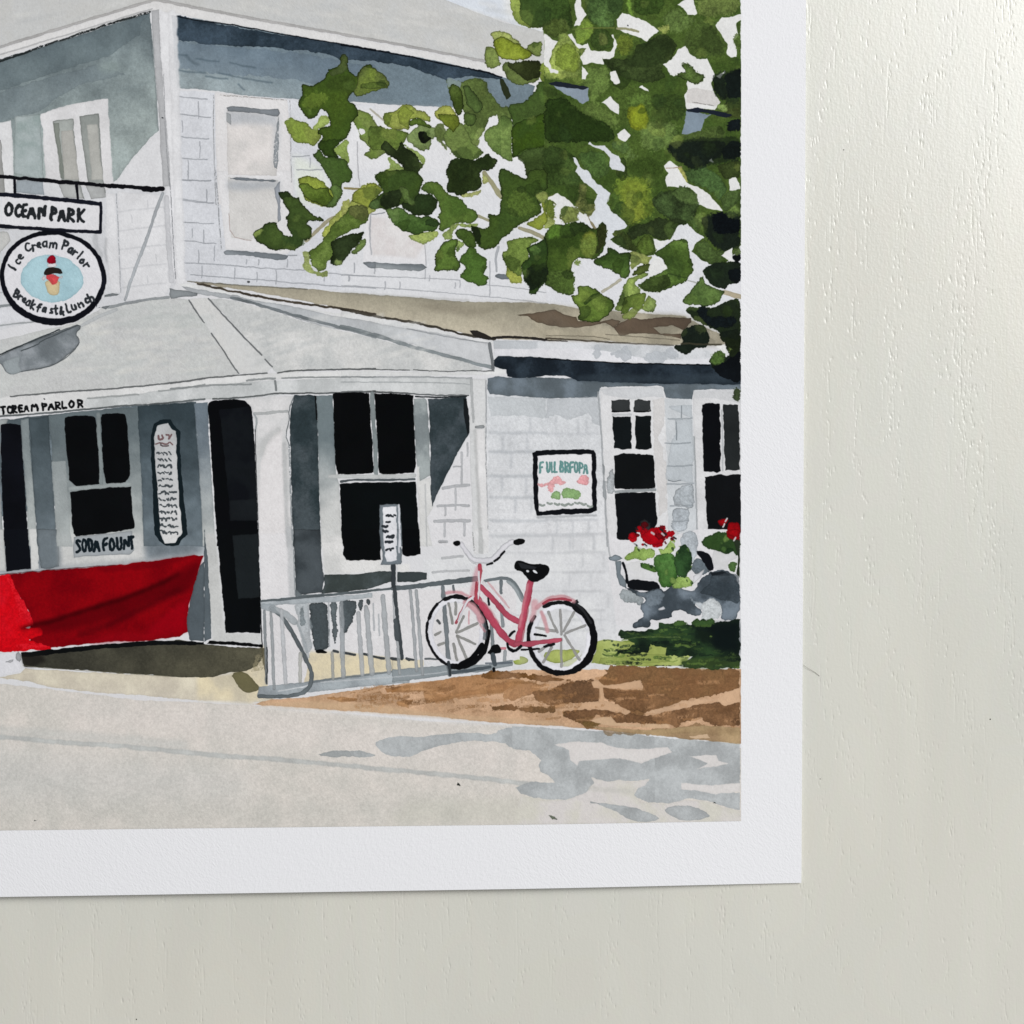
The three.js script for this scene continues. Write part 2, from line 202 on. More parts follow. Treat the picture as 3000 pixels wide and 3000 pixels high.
for (const [x, y0, y1] of [[340, 180, 300], [205, 550, 630], [315, 560, 680], [265, 750, 870], [415, 710, 850], [830, 840, 890], [1100, 840, 910], [715, 840, 880], [295, 900, 1010], [605, 920, 1025], [815, 960, 1045], [995, 940, 1070], [1735, 870, 960], [1685, 990, 1040], [1450, 980, 1040], [165, 0, 40]]) S(TF, 'b0b4ba', 11, [x, y0, x + 3, (y0 + y1) / 2, x - 2, y1], SH);
for (const pts of [[0, 985, 300, 995, 780, 1015, 1120, 1035], [0, 1080, 400, 1110, 800, 1135, 1400, 1190, 1932, 1250], [1360, 1075, 1700, 1110, 1932, 1150]]) S(TG, 'b3b6bb', 9, pts, SH);
for (const [x, y0, y1] of [[125, 870, 960], [315, 920, 970], [790, 930, 1020], [830, 990, 1040], [410, 1050, 1120], [550, 1050, 1120], [70, 990, 1040], [1075, 1060, 1110], [1400, 860, 1190], [1120, 1040, 1100]]) S(TG, 'b7babf', 12, [x, y0, x + 3, (y0 + y1) / 2, x - 2, y1], SH);
// corner board edge
S(PXU, 'dedee0', 26, [505, 40, 512, 250, 522, 560, 530, 820], { a: 0.9, s: 1 }); S(TF, '9a9ca0', 6, [5, 250, 15, 560, 45, 1020], { dry: 0.25 });
// upper window of the right wall
W(TB, 'dedcdc', [420, 875, 700, 900, 1100, 940, 1130, 1200, 1140, 1932, 450, 1932, 425, 1400], { e: 0.05, v: 0.02 }); W(TF, 'dddcdd', [440, 0, 1150, 0, 1180, 700, 1100, 790, 520, 745, 490, 500], { e: 0.05, v: 0.02 });
S(TB, 'aeb0b3', 9, [405, 900, 405, 1300, 420, 1700, 430, 1932], { dry: 0.15 }); S(TF, 'a9acb0', 10, [425, 0, 450, 300, 465, 560, 480, 740], { dry: 0.15 }); S(TB, 'b6b7b9', 8, [1125, 950, 1135, 1300, 1140, 1720], { dry: 0.15 }); S(TB, 'b5b1ae', 10, [470, 900, 800, 920, 1090, 945], { dry: 0.1 });
W(TB, 'd4d1ce', [530, 1015, 1025, 1035, 1010, 1600, 1000, 1660, 540, 1650], { c2: 'dbd6d3', v: 0.04, e: 0.08 }); W(TB, 'b4b9bf', [530, 1030, 1020, 1080, 1020, 1300, 985, 1600, 970, 1180, 700, 1170, 560, 1180, 540, 1140], { a: 0.75, s: 8, e: 0 }); W(TB, '878d93', [525, 1015, 560, 1005, 900, 1030, 1010, 1030, 1035, 1070, 1010, 1100, 850, 1070, 540, 1050], { e: 0.25, v: 0.12 }); W(TB, '9aa1a6', [1020, 1090, 1022, 1300, 1005, 1600, 975, 1580, 975, 1350, 1000, 1200], { dry: 0.3 }); W(TB, '9aa0a3', [525, 1060, 570, 1080, 570, 1180, 530, 1150], { a: 0.7 });
W(TF, 'd3d1ce', [540, 60, 1010, 90, 1040, 480, 900, 540, 750, 660, 570, 630], { v: 0.04, e: 0.04 }); W(TF, 'abb0b6', [535, 95, 1020, 105, 1035, 250, 980, 160, 700, 190, 540, 175], { a: 0.8, s: 8, e: 0 }); W(TF, '7d848b', [560, 70, 640, 62, 1000, 95, 985, 105, 700, 95, 565, 80], { e: 0.2 }); W(TF, '9ba1a9', [975, 165, 1030, 100, 1040, 470, 1010, 490, 1005, 300], { v: 0.1 }); S(TF, 'c0b2ac', 7, [545, 400, 570, 620, 700, 650, 760, 660], { dry: 0.2 });
W(TF, '7e858b', [500, 770, 530, 750, 800, 765, 1110, 800, 1090, 830, 1010, 845, 700, 800, 520, 795], { e: 0.2, c2: '989fa5', gr: [700, 770, 690, 810] }); S(TF, 'a9adb2', 10, [1110, 800, 1190, 800], {});
// lower far window
W(TG, 'dedddf', [240, 380, 800, 420, 800, 880, 200, 860], { e: 0, v: 0.02 }); W(TG, 'dbd5d4', [280, 430, 760, 500, 780, 720, 700, 820, 290, 800, 270, 600], { e: 0.03, s: 4, c2: 'd9d6d5' }); S(TG, 'abaeb4', 12, [265, 400, 300, 415, 410, 395], {}); S(TG, 'b9bcc1', 12, [275, 420, 265, 560, 275, 720, 285, 790], { a: 0.8 }); S(TG, 'c5c6ca', 8, [790, 700, 800, 900], {});
W(TG, '7b8287', [200, 870, 240, 858, 500, 878, 770, 885, 810, 912, 740, 945, 500, 935, 255, 915, 235, 885], { e: 0.22, c2: 'a3a9ac', gr: [480, 880, 475, 935] });
W(TF, '868d93', [1815, 875, 1932, 860, 1932, 920, 1860, 915], { e: 0.2 }); S(TG, 'a7abb0', 22, [1480, 720, 1455, 820, 1465, 950], { a: 0.8 }); W(TG, '767d83', [1440, 990, 1500, 970, 1620, 1000, 1600, 1035, 1480, 1020], { sm: 1, e: 0.2 }); S(TC, 'bcbcc0', 10, [150, 1340, 150, 1500, 175, 1760], { a: 0.8 }); S(TF, 'c2c4c8', 10, [1890, 380, 1880, 600, 1885, 700], {});
S(PXU, '5d6064', 6, [727, 825, 730, 826]);

// --- porch roof
W(PXU, 'c8bfa9', J(TF, [150, 1040, 700, 1080, 1300, 1115], TG, [0, 1145, 300, 1170, 700, 1200, 1150, 1235, 1932, 1250], TH, [300, 1300, 700, 1330, 1300, 1370, 1500, 1480, 1800, 1600, 1640, 1650, 1000, 1640, 500, 1600, 0, 1600], TG, [1450, 1590, 1000, 1500, 560, 1410, 0, 1310], TF, [1600, 1300, 1100, 1200, 700, 1130, 250, 1065]), { c2: 'a09a87', gr: [1250, 965, 1260, 880], v: 0.09, e: 0.1, g: 0.04 });

W(PXU, '948e7c', J(TG, [1700, 1250], TH, [300, 1300, 700, 1330, 1300, 1370, 1500, 1480, 1800, 1600, 1640, 1650, 1000, 1640, 500, 1600, 0, 1600], TG, [1800, 1480]), { c2: 'b0a893', v: 0.1, e: 0, s: 8, a: 0.8 });
W(TG, '8b8271', [690, 1265, 900, 1245, 1150, 1280, 1320, 1300, 1500, 1290, 1350, 1360, 1180, 1380, 1000, 1330, 860, 1330], { a: 0.4, s: 6, e: 0 }); W(TG, '85806f', [1000, 1245, 1932, 1260, 1932, 1340, 1500, 1300], { a: 0.35, s: 8, e: 0 });
W(PXU, '7a6b5a', J(TG, [1655, 1365, 1780, 1345, 1932, 1325], TH, [80, 1315, 180, 1355, 290, 1380, 300, 1420, 500, 1425, 620, 1400, 700, 1420, 640, 1480, 560, 1440, 300, 1480, 200, 1480, 0, 1460], TG, [1880, 1430, 1840, 1425, 1790, 1400, 1760, 1370]), { e: 0.3, v: 0.14, c2: '6c5d4c' });
W(TH, '68594a', [640, 1480, 780, 1390, 900, 1400, 1100, 1380, 1370, 1390, 1370, 1430, 1300, 1500, 1180, 1460, 1010, 1480, 1080, 1540, 1280, 1540, 1270, 1590, 1180, 1560, 900, 1530, 800, 1540, 700, 1560], { e: 0.25, v: 0.14 });
W(TH, 'b2a992', [-260, 1500, 300, 1500, 560, 1520, 700, 1560, 1180, 1570, 1260, 1610, 700, 1600, -200, 1550], { a: 0.7, v: 0.08, e: 0, s: 7 }); S(TH, '5b5346', 14, [0, 1580, 200, 1590, 450, 1610, 760, 1630, 1200, 1650], { v: 0.2 }); S(TH, '7d7566', 9, [560, 1545, 900, 1570, 1260, 1600], { a: 0.7 }); S(TH, '71695a', 7, [0, 1555, 400, 1560, 600, 1590], { a: 0.7 });
S(TF, '6f6d64', 12, [160, 1045, 500, 1070, 900, 1095, 1290, 1120], { a: 0.55, v: 0.2 }); S(TG, '8c8c86', 10, [0, 1150, 400, 1180, 1200, 1225], { a: 0.5, s: 2 });
S(TF, '4f473c', 20, [255, 1068, 450, 1110, 700, 1160, 1000, 1220, 1350, 1270, 1700, 1310, 1932, 1355], { v: 0.25, j: 1.6 }); S(TG, '4b463d', 20, [0, 1305, 300, 1370, 560, 1410, 860, 1470, 1200, 1560, 1450, 1590], { v: 0.25, j: 1.6 }); W(TG, '35312d', [1210, 1510, 1280, 1510, 1420, 1570, 1480, 1590, 1400, 1600, 1250, 1560], { e: 0.2 }); S(TG, '332f2c', 22, [1430, 1575, 1600, 1570, 1800, 1580, 1932, 1595]); S(TH, '3f3a34', 10, [0, 1600, 200, 1610], {});
// white hip board, grey flashing
W(TF, 'dddedd', [60, 1060, 220, 1070, 700, 1180, 1200, 1290, 1400, 1320, 1932, 1400, 1932, 1460, 1500, 1350, 900, 1250, 600, 1180, 300, 1120, 100, 1090], { e: 0.05 }); W(TG, 'dcdddd', [0, 1325, 560, 1430, 900, 1500, 1200, 1580, 1430, 1605, 1430, 1640, 1100, 1570, 700, 1490, 0, 1400], { e: 0.05 });
W(PXU, 'b4b8bb', J(TF, [100, 1090, 260, 1120, 600, 1175, 820, 1230, 1150, 1280, 1500, 1360], TG, [0, 1380, 200, 1410, 500, 1470, 720, 1500, 1100, 1570, 1400, 1640, 1420, 1860, 1200, 1800, 700, 1650, 300, 1530], TF, [1500, 1490, 1200, 1400, 900, 1290, 560, 1210, 350, 1180, 200, 1150]), { c2: 'ced0d2', gr: [800, 900, 1350, 1040], v: 0.06, e: 0.16 });

S(TF, '6c7478', 26, [570, 1200, 760, 1240, 900, 1290, 1150, 1360, 1450, 1440, 1750, 1520, 1932, 1570], { a: 0.8, v: 0.2 }); S(TG, '7f888b', 34, [0, 1470, 250, 1530, 500, 1610, 760, 1690, 1050, 1760, 1300, 1830, 1430, 1860], { a: 0.85, v: 0.16 }); S(TG, '9b9fa3', 9, [620, 1490, 900, 1550, 1250, 1610, 1400, 1630], { a: 0.8 });
// porch roof slopes
W(TE, 'cbcccb', [1560, 1190, 1000, 1280, 700, 1440, 0, 1600, -1400, 1900, -1400, 3100, 0, 2150, 700, 2090, 1350, 2030, 1932, 1960, 2250, 1932, 2180, 1600, 1780, 1220], { c2: 'c4c6c4', v: 0.05, e: 0.04, g: 0.035 });
W(PXU, 'c8cac9', J(TF, [350, 1200, 560, 1220, 900, 1300, 1200, 1410, 1600, 1510], TG, [300, 1580, 700, 1690, 1100, 1790, 1350, 1870, 1300, 1895, 700, 1890, 0, 1870], TF, [1000, 1910, 900, 1800, 600, 1450]), { c2: 'd0d0ce', v: 0.05, e: 0.03, g: 0.035 }); W(TF, 'd5d5d3', [170, 1210, 350, 1200, 640, 1500, 960, 1850, 900, 1900, 640, 1915, 400, 1560], { c2: 'cfd0cf', v: 0.03, e: 0.03 });
streaks(PXU, 'bcc0bf', 60, -420, 1010, 560, 1110, 60, 8, { sl: -0.12 }); streaks(PXU, 'd8d7d1', 56, 120, 950, 600, 1100, 60, 10, { sl: -0.15 }); streaks(PXU, 'b9bdbd', 44, 720, 960, 1200, 1070, 50, 9, { sl: -0.3 }); streaks(PXU, 'd9d9d5', 40, 700, 930, 1240, 1075, 50, 9, { sl: -0.25 });
streaks(PXU, 'b9bebc', 18, 300, 900, 560, 960, 70, 12, { sl: -0.15 });
S(TF, '7b7e80', 13, [175, 1220, 230, 1320, 318, 1435], {}); S(TF, '7c7f81', 12, [385, 1535, 500, 1700, 600, 1860, 645, 1915], {}); S(TF, '7d8082', 14, [358, 1205, 440, 1300, 560, 1430, 720, 1600, 860, 1740], {}); S(TF, '7d8082', 12, [890, 1780, 960, 1850], {});
// ridge block, roof line and dark sliver shadow of the sign
S(TE, '9aa0a3', 26, [1020, 1290, 1250, 1240, 1450, 1210, 1590, 1195], { a: 0.85, v: 0.15 }); S(TE, 'b7bbbd', 30, [740, 1480, 900, 1390, 1100, 1310], { a: 0.7 }); W(TE, '92989b', [1600, 1110, 1640, 1120, 1860, 1155, 1860, 1180, 1620, 1205, 1600, 1170], { e: 0.3 }); W(TE, '888e92', [920, 1290, 1040, 1270, 1000, 1310], {}); W(TE, '83898c', [985, 1170, 1060, 1155, 1135, 1160, 1100, 1185, 980, 1195], { e: 0.2 });
S(TE, '8b9294', 24, [-900, 1330, -100, 1290, 100, 1270], { a: 0.9 }); S(TE, 'a5aaac', 14, [-900, 1560, 100, 1450, 320, 1425], { a: 0.8 }); W(TE, 'd8d9dd', [-900, 1370, 110, 1290, 300, 1420, 120, 1430, -900, 1530], { e: 0.05 });
W(TE, '7d858a', [-500, 1960, 0, 1745, 120, 1690, 420, 1560, 680, 1470, 740, 1450, 770, 1470, 715, 1550, 750, 1590, 740, 1660, 640, 1740, 540, 1820, 440, 1860, 200, 1900, 120, 1925, 50, 1900, 30, 1850, 0, 1810, -400, 2000], { c2: '969ca1', v: 0.12, e: 0.4, sm: 1 }); W(TE, 'a4adb0', [30, 1810, 100, 1770, 195, 1740, 180, 1830, 210, 1895, 130, 1922, 60, 1900, 35, 1850], { e: 0.15, a: 0.8 }); S(TE, '40484c', 12, [-300, 1860, 0, 1735, 340, 1590, 560, 1500], { v: 0.2 }); S(TE, '535b5f', 10, [200, 1700, 360, 1640, 380, 1610, 500, 1560, 640, 1500, 740, 1460], { a: 0.9 }); S(TE, '596165', 8, [200, 1895, 430, 1860, 580, 1800, 700, 1700, 750, 1620], { a: 0.8 });
// --- porch gutter and beam
W(TI, 'd9d9d8', [-1400, 700, 0, 535, 110, 515, 700, 465, 1350, 410, 1932, 350, 1932, 560, 1300, 600, 1000, 620, 700, 650, 0, 715, -1400, 870], { e: 0.04, v: 0.03 });
W(PXU, 'c5c8c8', J(TI, [820, 540, 1250, 500, 1600, 455], TJ, [180, 440, 720, 380, 980, 370, 1500, 352], TK, [0, 335, 620, 340, 1220, 350, 1230, 500, 800, 500, 300, 480], TJ, [1500, 490, 1170, 490, 700, 545, 400, 540, 0, 580], TI, [1300, 600, 860, 630, 800, 600]), { c2: 'd0d2d2', v: 0.05, e: 0.06 });
W(TJ, 'dcdcdb', [0, 390, 640, 320, 990, 300, 1932, 270, 1932, 340, 1050, 360, 720, 385, 180, 430, 0, 465], { e: 0.04 });
W(TK, 'dcdddc', [0, 280, 660, 290, 1340, 290, 1540, 250, 1555, 310, 1300, 320, 600, 325, 0, 325], { e: 0.05 });
S(TI, '777a7b', 14, [100, 522, 400, 492, 700, 470, 1100, 445, 1450, 412, 1932, 352]); S(TI, 'a4a8a8', 16, [830, 540, 1100, 515, 1310, 503], { a: 0.8 }); S(TI, '9fa4a4', 14, [1500, 470, 1780, 435, 1932, 405], { a: 0.8 });
S(TJ, '747778', 13, [0, 400, 250, 355, 640, 320, 910, 300]); S(TJ, '6c6f70', 14, [1010, 298, 1150, 280, 1350, 268, 1600, 266, 1932, 258]); S(TJ, '8f9495', 16, [0, 445, 180, 432, 400, 410, 760, 405], { a: 0.8 }); S(TJ, '8f9495', 18, [720, 370, 850, 355, 985, 350], { a: 0.8 }); S(TJ, '8e9394', 14, [1050, 345, 1300, 340, 1932, 335], { a: 0.8 }); S(TJ, '8b9091', 20, [985, 375, 995, 460], {}); S(TK, '6c6f70', 9, [0, 262, 300, 266, 645, 272]); S(TK, '6f7273', 9, [680, 270, 950, 285, 1150, 278, 1440, 280]); S(TK, '9ca1a3', 12, [0, 335, 600, 335, 1230, 345], { a: 0.8 }); S(TK, 'a3a8aa', 10, [0, 385, 500, 385, 1150, 395, 1210, 410], { a: 0.6 });
S(TJ, '696d6e', 14, [400, 545, 720, 530, 1000, 490, 1180, 490, 1500, 490, 1932, 470], { v: 0.2 }); S(TK, '6a6e6f', 14, [0, 478, 300, 475, 600, 490, 900, 510, 1200, 510], { v: 0.2 }); S(TI, '6f7577', 16, [-900, 790, 0, 705, 300, 690, 850, 640, 1200, 605, 1500, 590, 1932, 545], { v: 0.25 });
S(TG, '777b7e', 26, [1400, 1640, 1415, 1760, 1430, 1870], { v: 0.2 }); S(TK, '7d8184', 24, [1400, 20, 1415, 120, 1430, 240], { v: 0.2 });
// lettering on the beam
[['I', -150], ['C', -95], ['E', -30], ['T', 32], ['C', 92], ['R', 140], ['E', 196], ['A', 252], ['M', 326]].forEach(([c, x]) => glyph(TI, c, x, 655 - x * 0.1, c === 'M' ? 56 : 40, 64, -0.1, 17, '16181b', { e: 0 }));
[['P', 424], ['A', 486], ['R', 548], ['L', 606], ['O', 676], ['R', 756]].forEach(([c, x]) => glyph(TI, c, x, 652 - x * 0.085, 48, 66, -0.1, 18, '16181b', { e: 0 })); S(TI, '55585b', 12, [418, 540, 424, 546]);

// --- porch wall in shade (left bay)
W(TI, '5f6c72', [-1400, 900, 0, 745, 300, 710, 900, 650, 1300, 605, 1700, 580, 1850, 570, 1870, 900, 1910, 1600, 1932, 1932, 1350, 1932, 1300, 1400, -1400, 1932], { c2: '738088', v: 0.1, g: 0.05, e: 0.15 });
W(TM, '757f86', [-1400, 420, 0, 60, 1932, 60, 1932, 240, 1400, 300, 0, 420], { c2: '7f8990', v: 0.08, e: 0, s: 14 });
W(TI, 'a3a9a9', [-1400, 900, -600, 800, 80, 730, 60, 780, 10, 800, 0, 1200, 40, 1932, -1400, 1932], { v: 0.06 }); W(TM, 'c9cac8', [-1400, 0, 45, 0, 70, 400, -1400, 520], { v: 0.04 });
W(TI, '12141c', [10, 790, 100, 775, 195, 790, 220, 1100, 245, 1500, 275, 1932, 50, 1932, 20, 1400], { e: 0.05, v: 0.2 }); W(TM, '13161e', [50, 0, 275, 0, 290, 200, 300, 370, 70, 400, 55, 200], { e: 0.05 });
W(TI, '8a9496', [200, 740, 275, 730, 300, 1200, 345, 1700, 355, 1932, 280, 1932, 250, 1400, 215, 1000], { c2: 'b9bebc', gr: [250, 1000, 300, 1900], e: 0.12 }); W(TM, 'cfd0ce', [280, 0, 355, 0, 370, 200, 378, 380, 305, 385, 295, 180], { e: 0.06 });
W(TI, '4d5a60', [275, 730, 460, 700, 490, 1200, 530, 1700, 545, 1932, 360, 1932, 340, 1600, 300, 1100], { c2: '6b777e', gr: [370, 800, 440, 1900], v: 0.1, e: 0.22 }); W(TM, '727c82', [355, 0, 545, 0, 560, 200, 565, 350, 480, 370, 390, 365, 370, 200], { e: 0.28, v: 0.08 });
// window of the left bay
W(TI, '6b777b', [460, 700, 900, 650, 1330, 620, 1340, 1200, 1360, 1932, 545, 1932, 520, 1500, 490, 1000], { c2: 'b6bbb9', gr: [700, 900, 760, 1850], v: 0.06, e: 0.1 }); W(TM, 'c9cac8', [560, 40, 1350, 40, 1385, 290, 700, 350, 575, 355, 570, 180], { c2: 'd3d3d1', v: 0.04, e: 0, s: 8 }); W(TI, 'a5acac', [490, 1140, 625, 1130, 660, 1700, 690, 1932, 545, 1932], { a: 0.7, e: 0.06 });
const BK = { e: 0.02, v: 0.15, j: 1.5, sm: 1 };
W(TI, '0d0f12', [605, 735, 660, 705, 880, 700, 910, 730, 930, 1000, 945, 1340, 940, 1350, 660, 1375, 640, 1100], BK); W(TI, '0c0e11', [950, 690, 1000, 685, 1150, 680, 1190, 690, 1200, 800, 1225, 1100, 1230, 1320, 1060, 1360, 985, 1330, 965, 1000], BK);
S(TI, '8b9596', 34, [930, 690, 935, 900, 955, 1150, 962, 1350], { v: 0.1 }); S(TI, 'a2aaaa', 34, [665, 1390, 950, 1370, 1230, 1345], { v: 0.1 }); W(TI, '0e1013', [665, 1425, 800, 1400, 1000, 1380, 1240, 1370, 1250, 1550, 1270, 1760, 1000, 1810, 720, 1840, 695, 1810], { e: 0.03, v: 0.15 });
W(TM, 'b2b7ba', [700, 70, 1250, 20, 1270, 200, 1230, 235, 900, 250, 700, 270], { c2: 'a2a8ac', v: 0.08, e: 0.2 });
[['S', 745, 160, 44], ['O', 802, 155, 46], ['D', 862, 150, 46], ['A', 918, 150, 50], ['F', 1002, 142, 44], ['O', 1062, 148, 46], ['U', 1130, 138, 46], ['N', 1200, 130, 52], ['T', 1248, 128, 30]].forEach(([c, x, y, w]) => glyph(TM, c, x, y, w, 110, -0.05, 22, '17242c', { e: 0 }));
// menu board
W(TI, '3b4950', [1300, 610, 1700, 585, 1840, 585, 1850, 800, 1880, 1200, 1910, 1700, 1932, 1932, 1360, 1932, 1350, 1500, 1320, 1000], { c2: '75828a', gr: [1600, 700, 1660, 1900], v: 0.12, e: 0.15, a: 0.9 });
W(TI, '18262c', [1455, 780, 1510, 740, 1610, 735, 1650, 790, 1700, 850, 1705, 1100, 1740, 1500, 1775, 1820, 1710, 1880, 1690, 1925, 1570, 1932, 1500, 1880, 1465, 1820, 1450, 1600, 1435, 1200, 1420, 900], { e: 0.1, v: 0.12 }); W(TI, 'bcbebf', [1490, 795, 1590, 770, 1625, 825, 1665, 850, 1670, 1100, 1695, 1500, 1725, 1810, 1690, 1845, 1660, 1900, 1560, 1905, 1520, 1820, 1500, 1600, 1470, 1200, 1455, 900], { c2: 'd2d2d2', gr: [1560, 900, 1600, 1700], e: 0.05 }); W(TM, 'd4d4d3', [1515, 0, 1715, 0, 1725, 25, 1690, 60, 1660, 130, 1565, 135, 1540, 60], F);
S(TI, '846567', 16, [1495, 890, 1500, 930, 1545, 920, 1530, 885]); S(TI, '846567', 14, [1570, 880, 1600, 885, 1590, 930, 1620, 880]); S(TI, '8a6d6e', 14, [1470, 970, 1520, 955, 1580, 975, 1600, 945, 1630, 975]); S(TI, '6d6163', 12, [1520, 960, 1520, 985, 1590, 985]);
for (let y = 1055, n = 0; y < 1850; y += 62, n++) for (let x = 1485 + n * 3, e = 1600 + n * 7; x < e; x += 34) S(TI, '41494e', rr(11, 19), [x + rr(-6, 6), y + rr(-14, 14), x + rr(8, 24), y + rr(-20, 16), x + rr(16, 30), y + rr(-10, 22)], { a: 0.9, e: 0 });
// doorway
W(TJ, '73808a', [220, 590, 350, 575, 365, 900, 395, 1400, 430, 1932, 310, 1932, 290, 1500, 265, 1100, 240, 800], { c2: 'bcc0be', gr: [280, 800, 360, 1800], v: 0.06, e: 0.1 }); W(TN, 'c8c9c7', [10, 40, 105, 40, 150, 500, 200, 970, 530, 980, 545, 1085, 80, 1060, 40, 700], { v: 0.05, e: 0, s: 2 });
W(TJ, '0c0e12', [355, 590, 400, 560, 560, 545, 700, 560, 765, 620, 785, 800, 800, 1100, 815, 1500, 835, 1932, 440, 1932, 410, 1400, 370, 900], { e: 0.02, v: 0.1 }); W(TJ, '1c2126', [460, 650, 740, 615, 780, 740, 790, 1000, 810, 1400, 825, 1690, 565, 1690, 540, 1400, 490, 900], { c2: '12151b', v: 0.2, e: 0.1 }); W(TJ, '24292c', [550, 1500, 815, 1480, 825, 1690, 570, 1685], { a: 0.6, v: 0.2 });
W(TN, '0d1013', [105, 0, 510, 0, 515, 300, 530, 640, 530, 975, 205, 975, 170, 600, 140, 250], { e: 0.02, v: 0.12 }); W(TN, '23292c', [265, 60, 508, 40, 520, 400, 520, 640, 320, 655, 300, 450], { e: 0.12, v: 0.1 });
// --- red banner
W(TM, '840310', [60, 425, 400, 395, 900, 360, 1400, 305, 1850, 245, 1925, 250, 1890, 350, 1860, 480, 1790, 700, 1770, 850, 1780, 960, 1700, 1010, 1400, 1050, 1000, 1060, 500, 1115, 300, 1130, 300, 800], { c2: '8a0511', v: 0.08, e: 0.1, g: 0.05 });
W(TM, 'd40c1c', [-1400, 560, 0, 430, 100, 420, 180, 600, 290, 790, 320, 900, 250, 930, 400, 940, 410, 990, 260, 1045, 390, 1065, 490, 1110, 500, 1130, 0, 1160, -1400, 1250], { c2: 'c91828', v: 0.08, e: 0.06, j: 3, g: 0.08 }); W(TM, 'e0343e', [60, 430, 105, 425, 180, 600, 290, 790, 315, 895, 200, 830, 140, 620], { a: 0.45, dry: -0.1, e: 0 }); W(TM, 'dd3340', [150, 1090, 390, 1065, 480, 1110, 200, 1130], { a: 0.5, dry: -0.05, e: 0 });
W(TM, '5d020b', [330, 920, 600, 840, 1000, 700, 1400, 570, 1650, 440, 1900, 300, 1870, 420, 1800, 560, 1500, 660, 1200, 790, 900, 900, 600, 960, 420, 960], { a: 0.7, s: 9, e: 0 }); S(TM, '3a0106', 30, [220, 930, 480, 870, 800, 770, 1150, 660, 1450, 550, 1700, 420], { a: 0.85, s: 5 }); S(TM, '40020a', 40, [760, 990, 1050, 900, 1300, 770, 1560, 640, 1720, 560], { a: 0.6, s: 7 }); S(TM, '500209', 26, [1400, 980, 1460, 900, 1580, 800], { a: 0.5, s: 7 }); W(TM, 'a8051c', [1420, 900, 1700, 700, 1790, 640, 1765, 860, 1770, 950, 1500, 1010, 1380, 1010], { a: 0.55, s: 6, e: 0 }); W(TM, '960818', [800, 1050, 1150, 960, 1400, 990, 1700, 990, 1400, 1045, 900, 1070], { a: 0.6, s: 5, e: 0 }); W(TM, '780310', [900, 370, 1400, 310, 1850, 250, 1500, 360, 1000, 400], { a: 0.7, s: 4, e: 0 }); W(TM, '6a020d', [1600, 440, 1900, 280, 1850, 480, 1740, 620], { a: 0.5, s: 8, e: 0 }); S(TM, '410810', 9, [0, 425, 400, 392, 800, 358, 1100, 340], { a: 0.5 });
W(TN, '646f76', [0, 0, 30, 300, 55, 700, 70, 1030, 0, 1060], { v: 0.08, e: 0.15 }); W(TM, '5f6a71', [1885, 350, 1932, 300, 1932, 1060, 1800, 1040, 1780, 960, 1770, 850, 1800, 680], { v: 0.1, e: 0.2 });
// shade under the banner, ground
W(TQ, 'd0c7b4', [0, 80, 160, 50, 190, 15, 500, 35, 1000, 60, 1500, 75, 1932, 50, 1932, 270, 1780, 245, 1350, 235, 1000, 205, 700, 185, 400, 155, 200, 105], { c2: 'd6ceb9', v: 0.06, e: 0.08 });
W(TN, 'd3c9b0', [-60, 1380, 240, 1350, 560, 1100, 1000, 1150, 1400, 1160, 1932, 1210, 1932, 1330, 1300, 1400, 600, 1540, 450, 1640, -60, 1600], { c2: 'dccfae', v: 0.06, e: 0, s: 5 }); W(TO, 'd9cfb4', [0, 1200, 300, 1220, 450, 1240, 520, 1300, 0, 1340], { v: 0.05 });
W(PXU, '45443a', J(TM, [215, 1170, 700, 1120, 1200, 1080, 1700, 1040], TN, [50, 1085, 300, 1110, 540, 1120, 650, 1130, 560, 1180, 500, 1290, 400, 1330, 240, 1350, 80, 1390], TM, [1700, 1390, 1450, 1370, 1150, 1355, 850, 1330, 560, 1310, 380, 1305, 240, 1290, 230, 1220]), { c2: '615e4c', v: 0.1, e: 0.22, g: 0.07, gr: [150, 1930, 800, 1950] }); W(TM, '121516', [210, 1160, 600, 1120, 1000, 1080, 1500, 1045, 1932, 1060, 1932, 1085, 1500, 1090, 1000, 1120, 600, 1165, 330, 1195, 230, 1195], { e: 0.05, v: 0.2 }); W(TM, '221f1c', [215, 1180, 400, 1180, 450, 1240, 330, 1300, 250, 1290], { a: 0.7, s: 4, e: 0 }); S(TM, '8f8b72', 8, [230, 1280, 500, 1310, 850, 1330, 1300, 1360, 1600, 1385], { a: 0.5 });
W(TN, '0e0f11', [50, 1045, 300, 1060, 550, 1085, 555, 1110, 300, 1090, 20, 1080], { e: 0 }); W(TN, '76704f', [240, 1355, 390, 1335, 460, 1410, 530, 1490, 500, 1520, 390, 1545, 310, 1450], { e: 0.2, sm: 1 }); W(TN, 'a09676', [480, 1180, 560, 1170, 570, 1290, 540, 1330, 440, 1340], { a: 0.6, dry: 0.1 }); W(TN, '6e674f', [540, 1120, 600, 1130, 605, 1300, 580, 1390, 560, 1280], { a: 0.8 });
W(TM, 'dedee2', [-1400, 1270, 0, 1160, 160, 1155, 200, 1250, 225, 1330, 0, 1390, -1400, 1500], { e: 0.05 }); W(TM, 'a6a8ab', [160, 1160, 205, 1150, 210, 1250, 160, 1230], { sm: 1 }); W(TM, 'c6c7cb', [40, 1250, 150, 1215, 130, 1260], { sm: 1 });
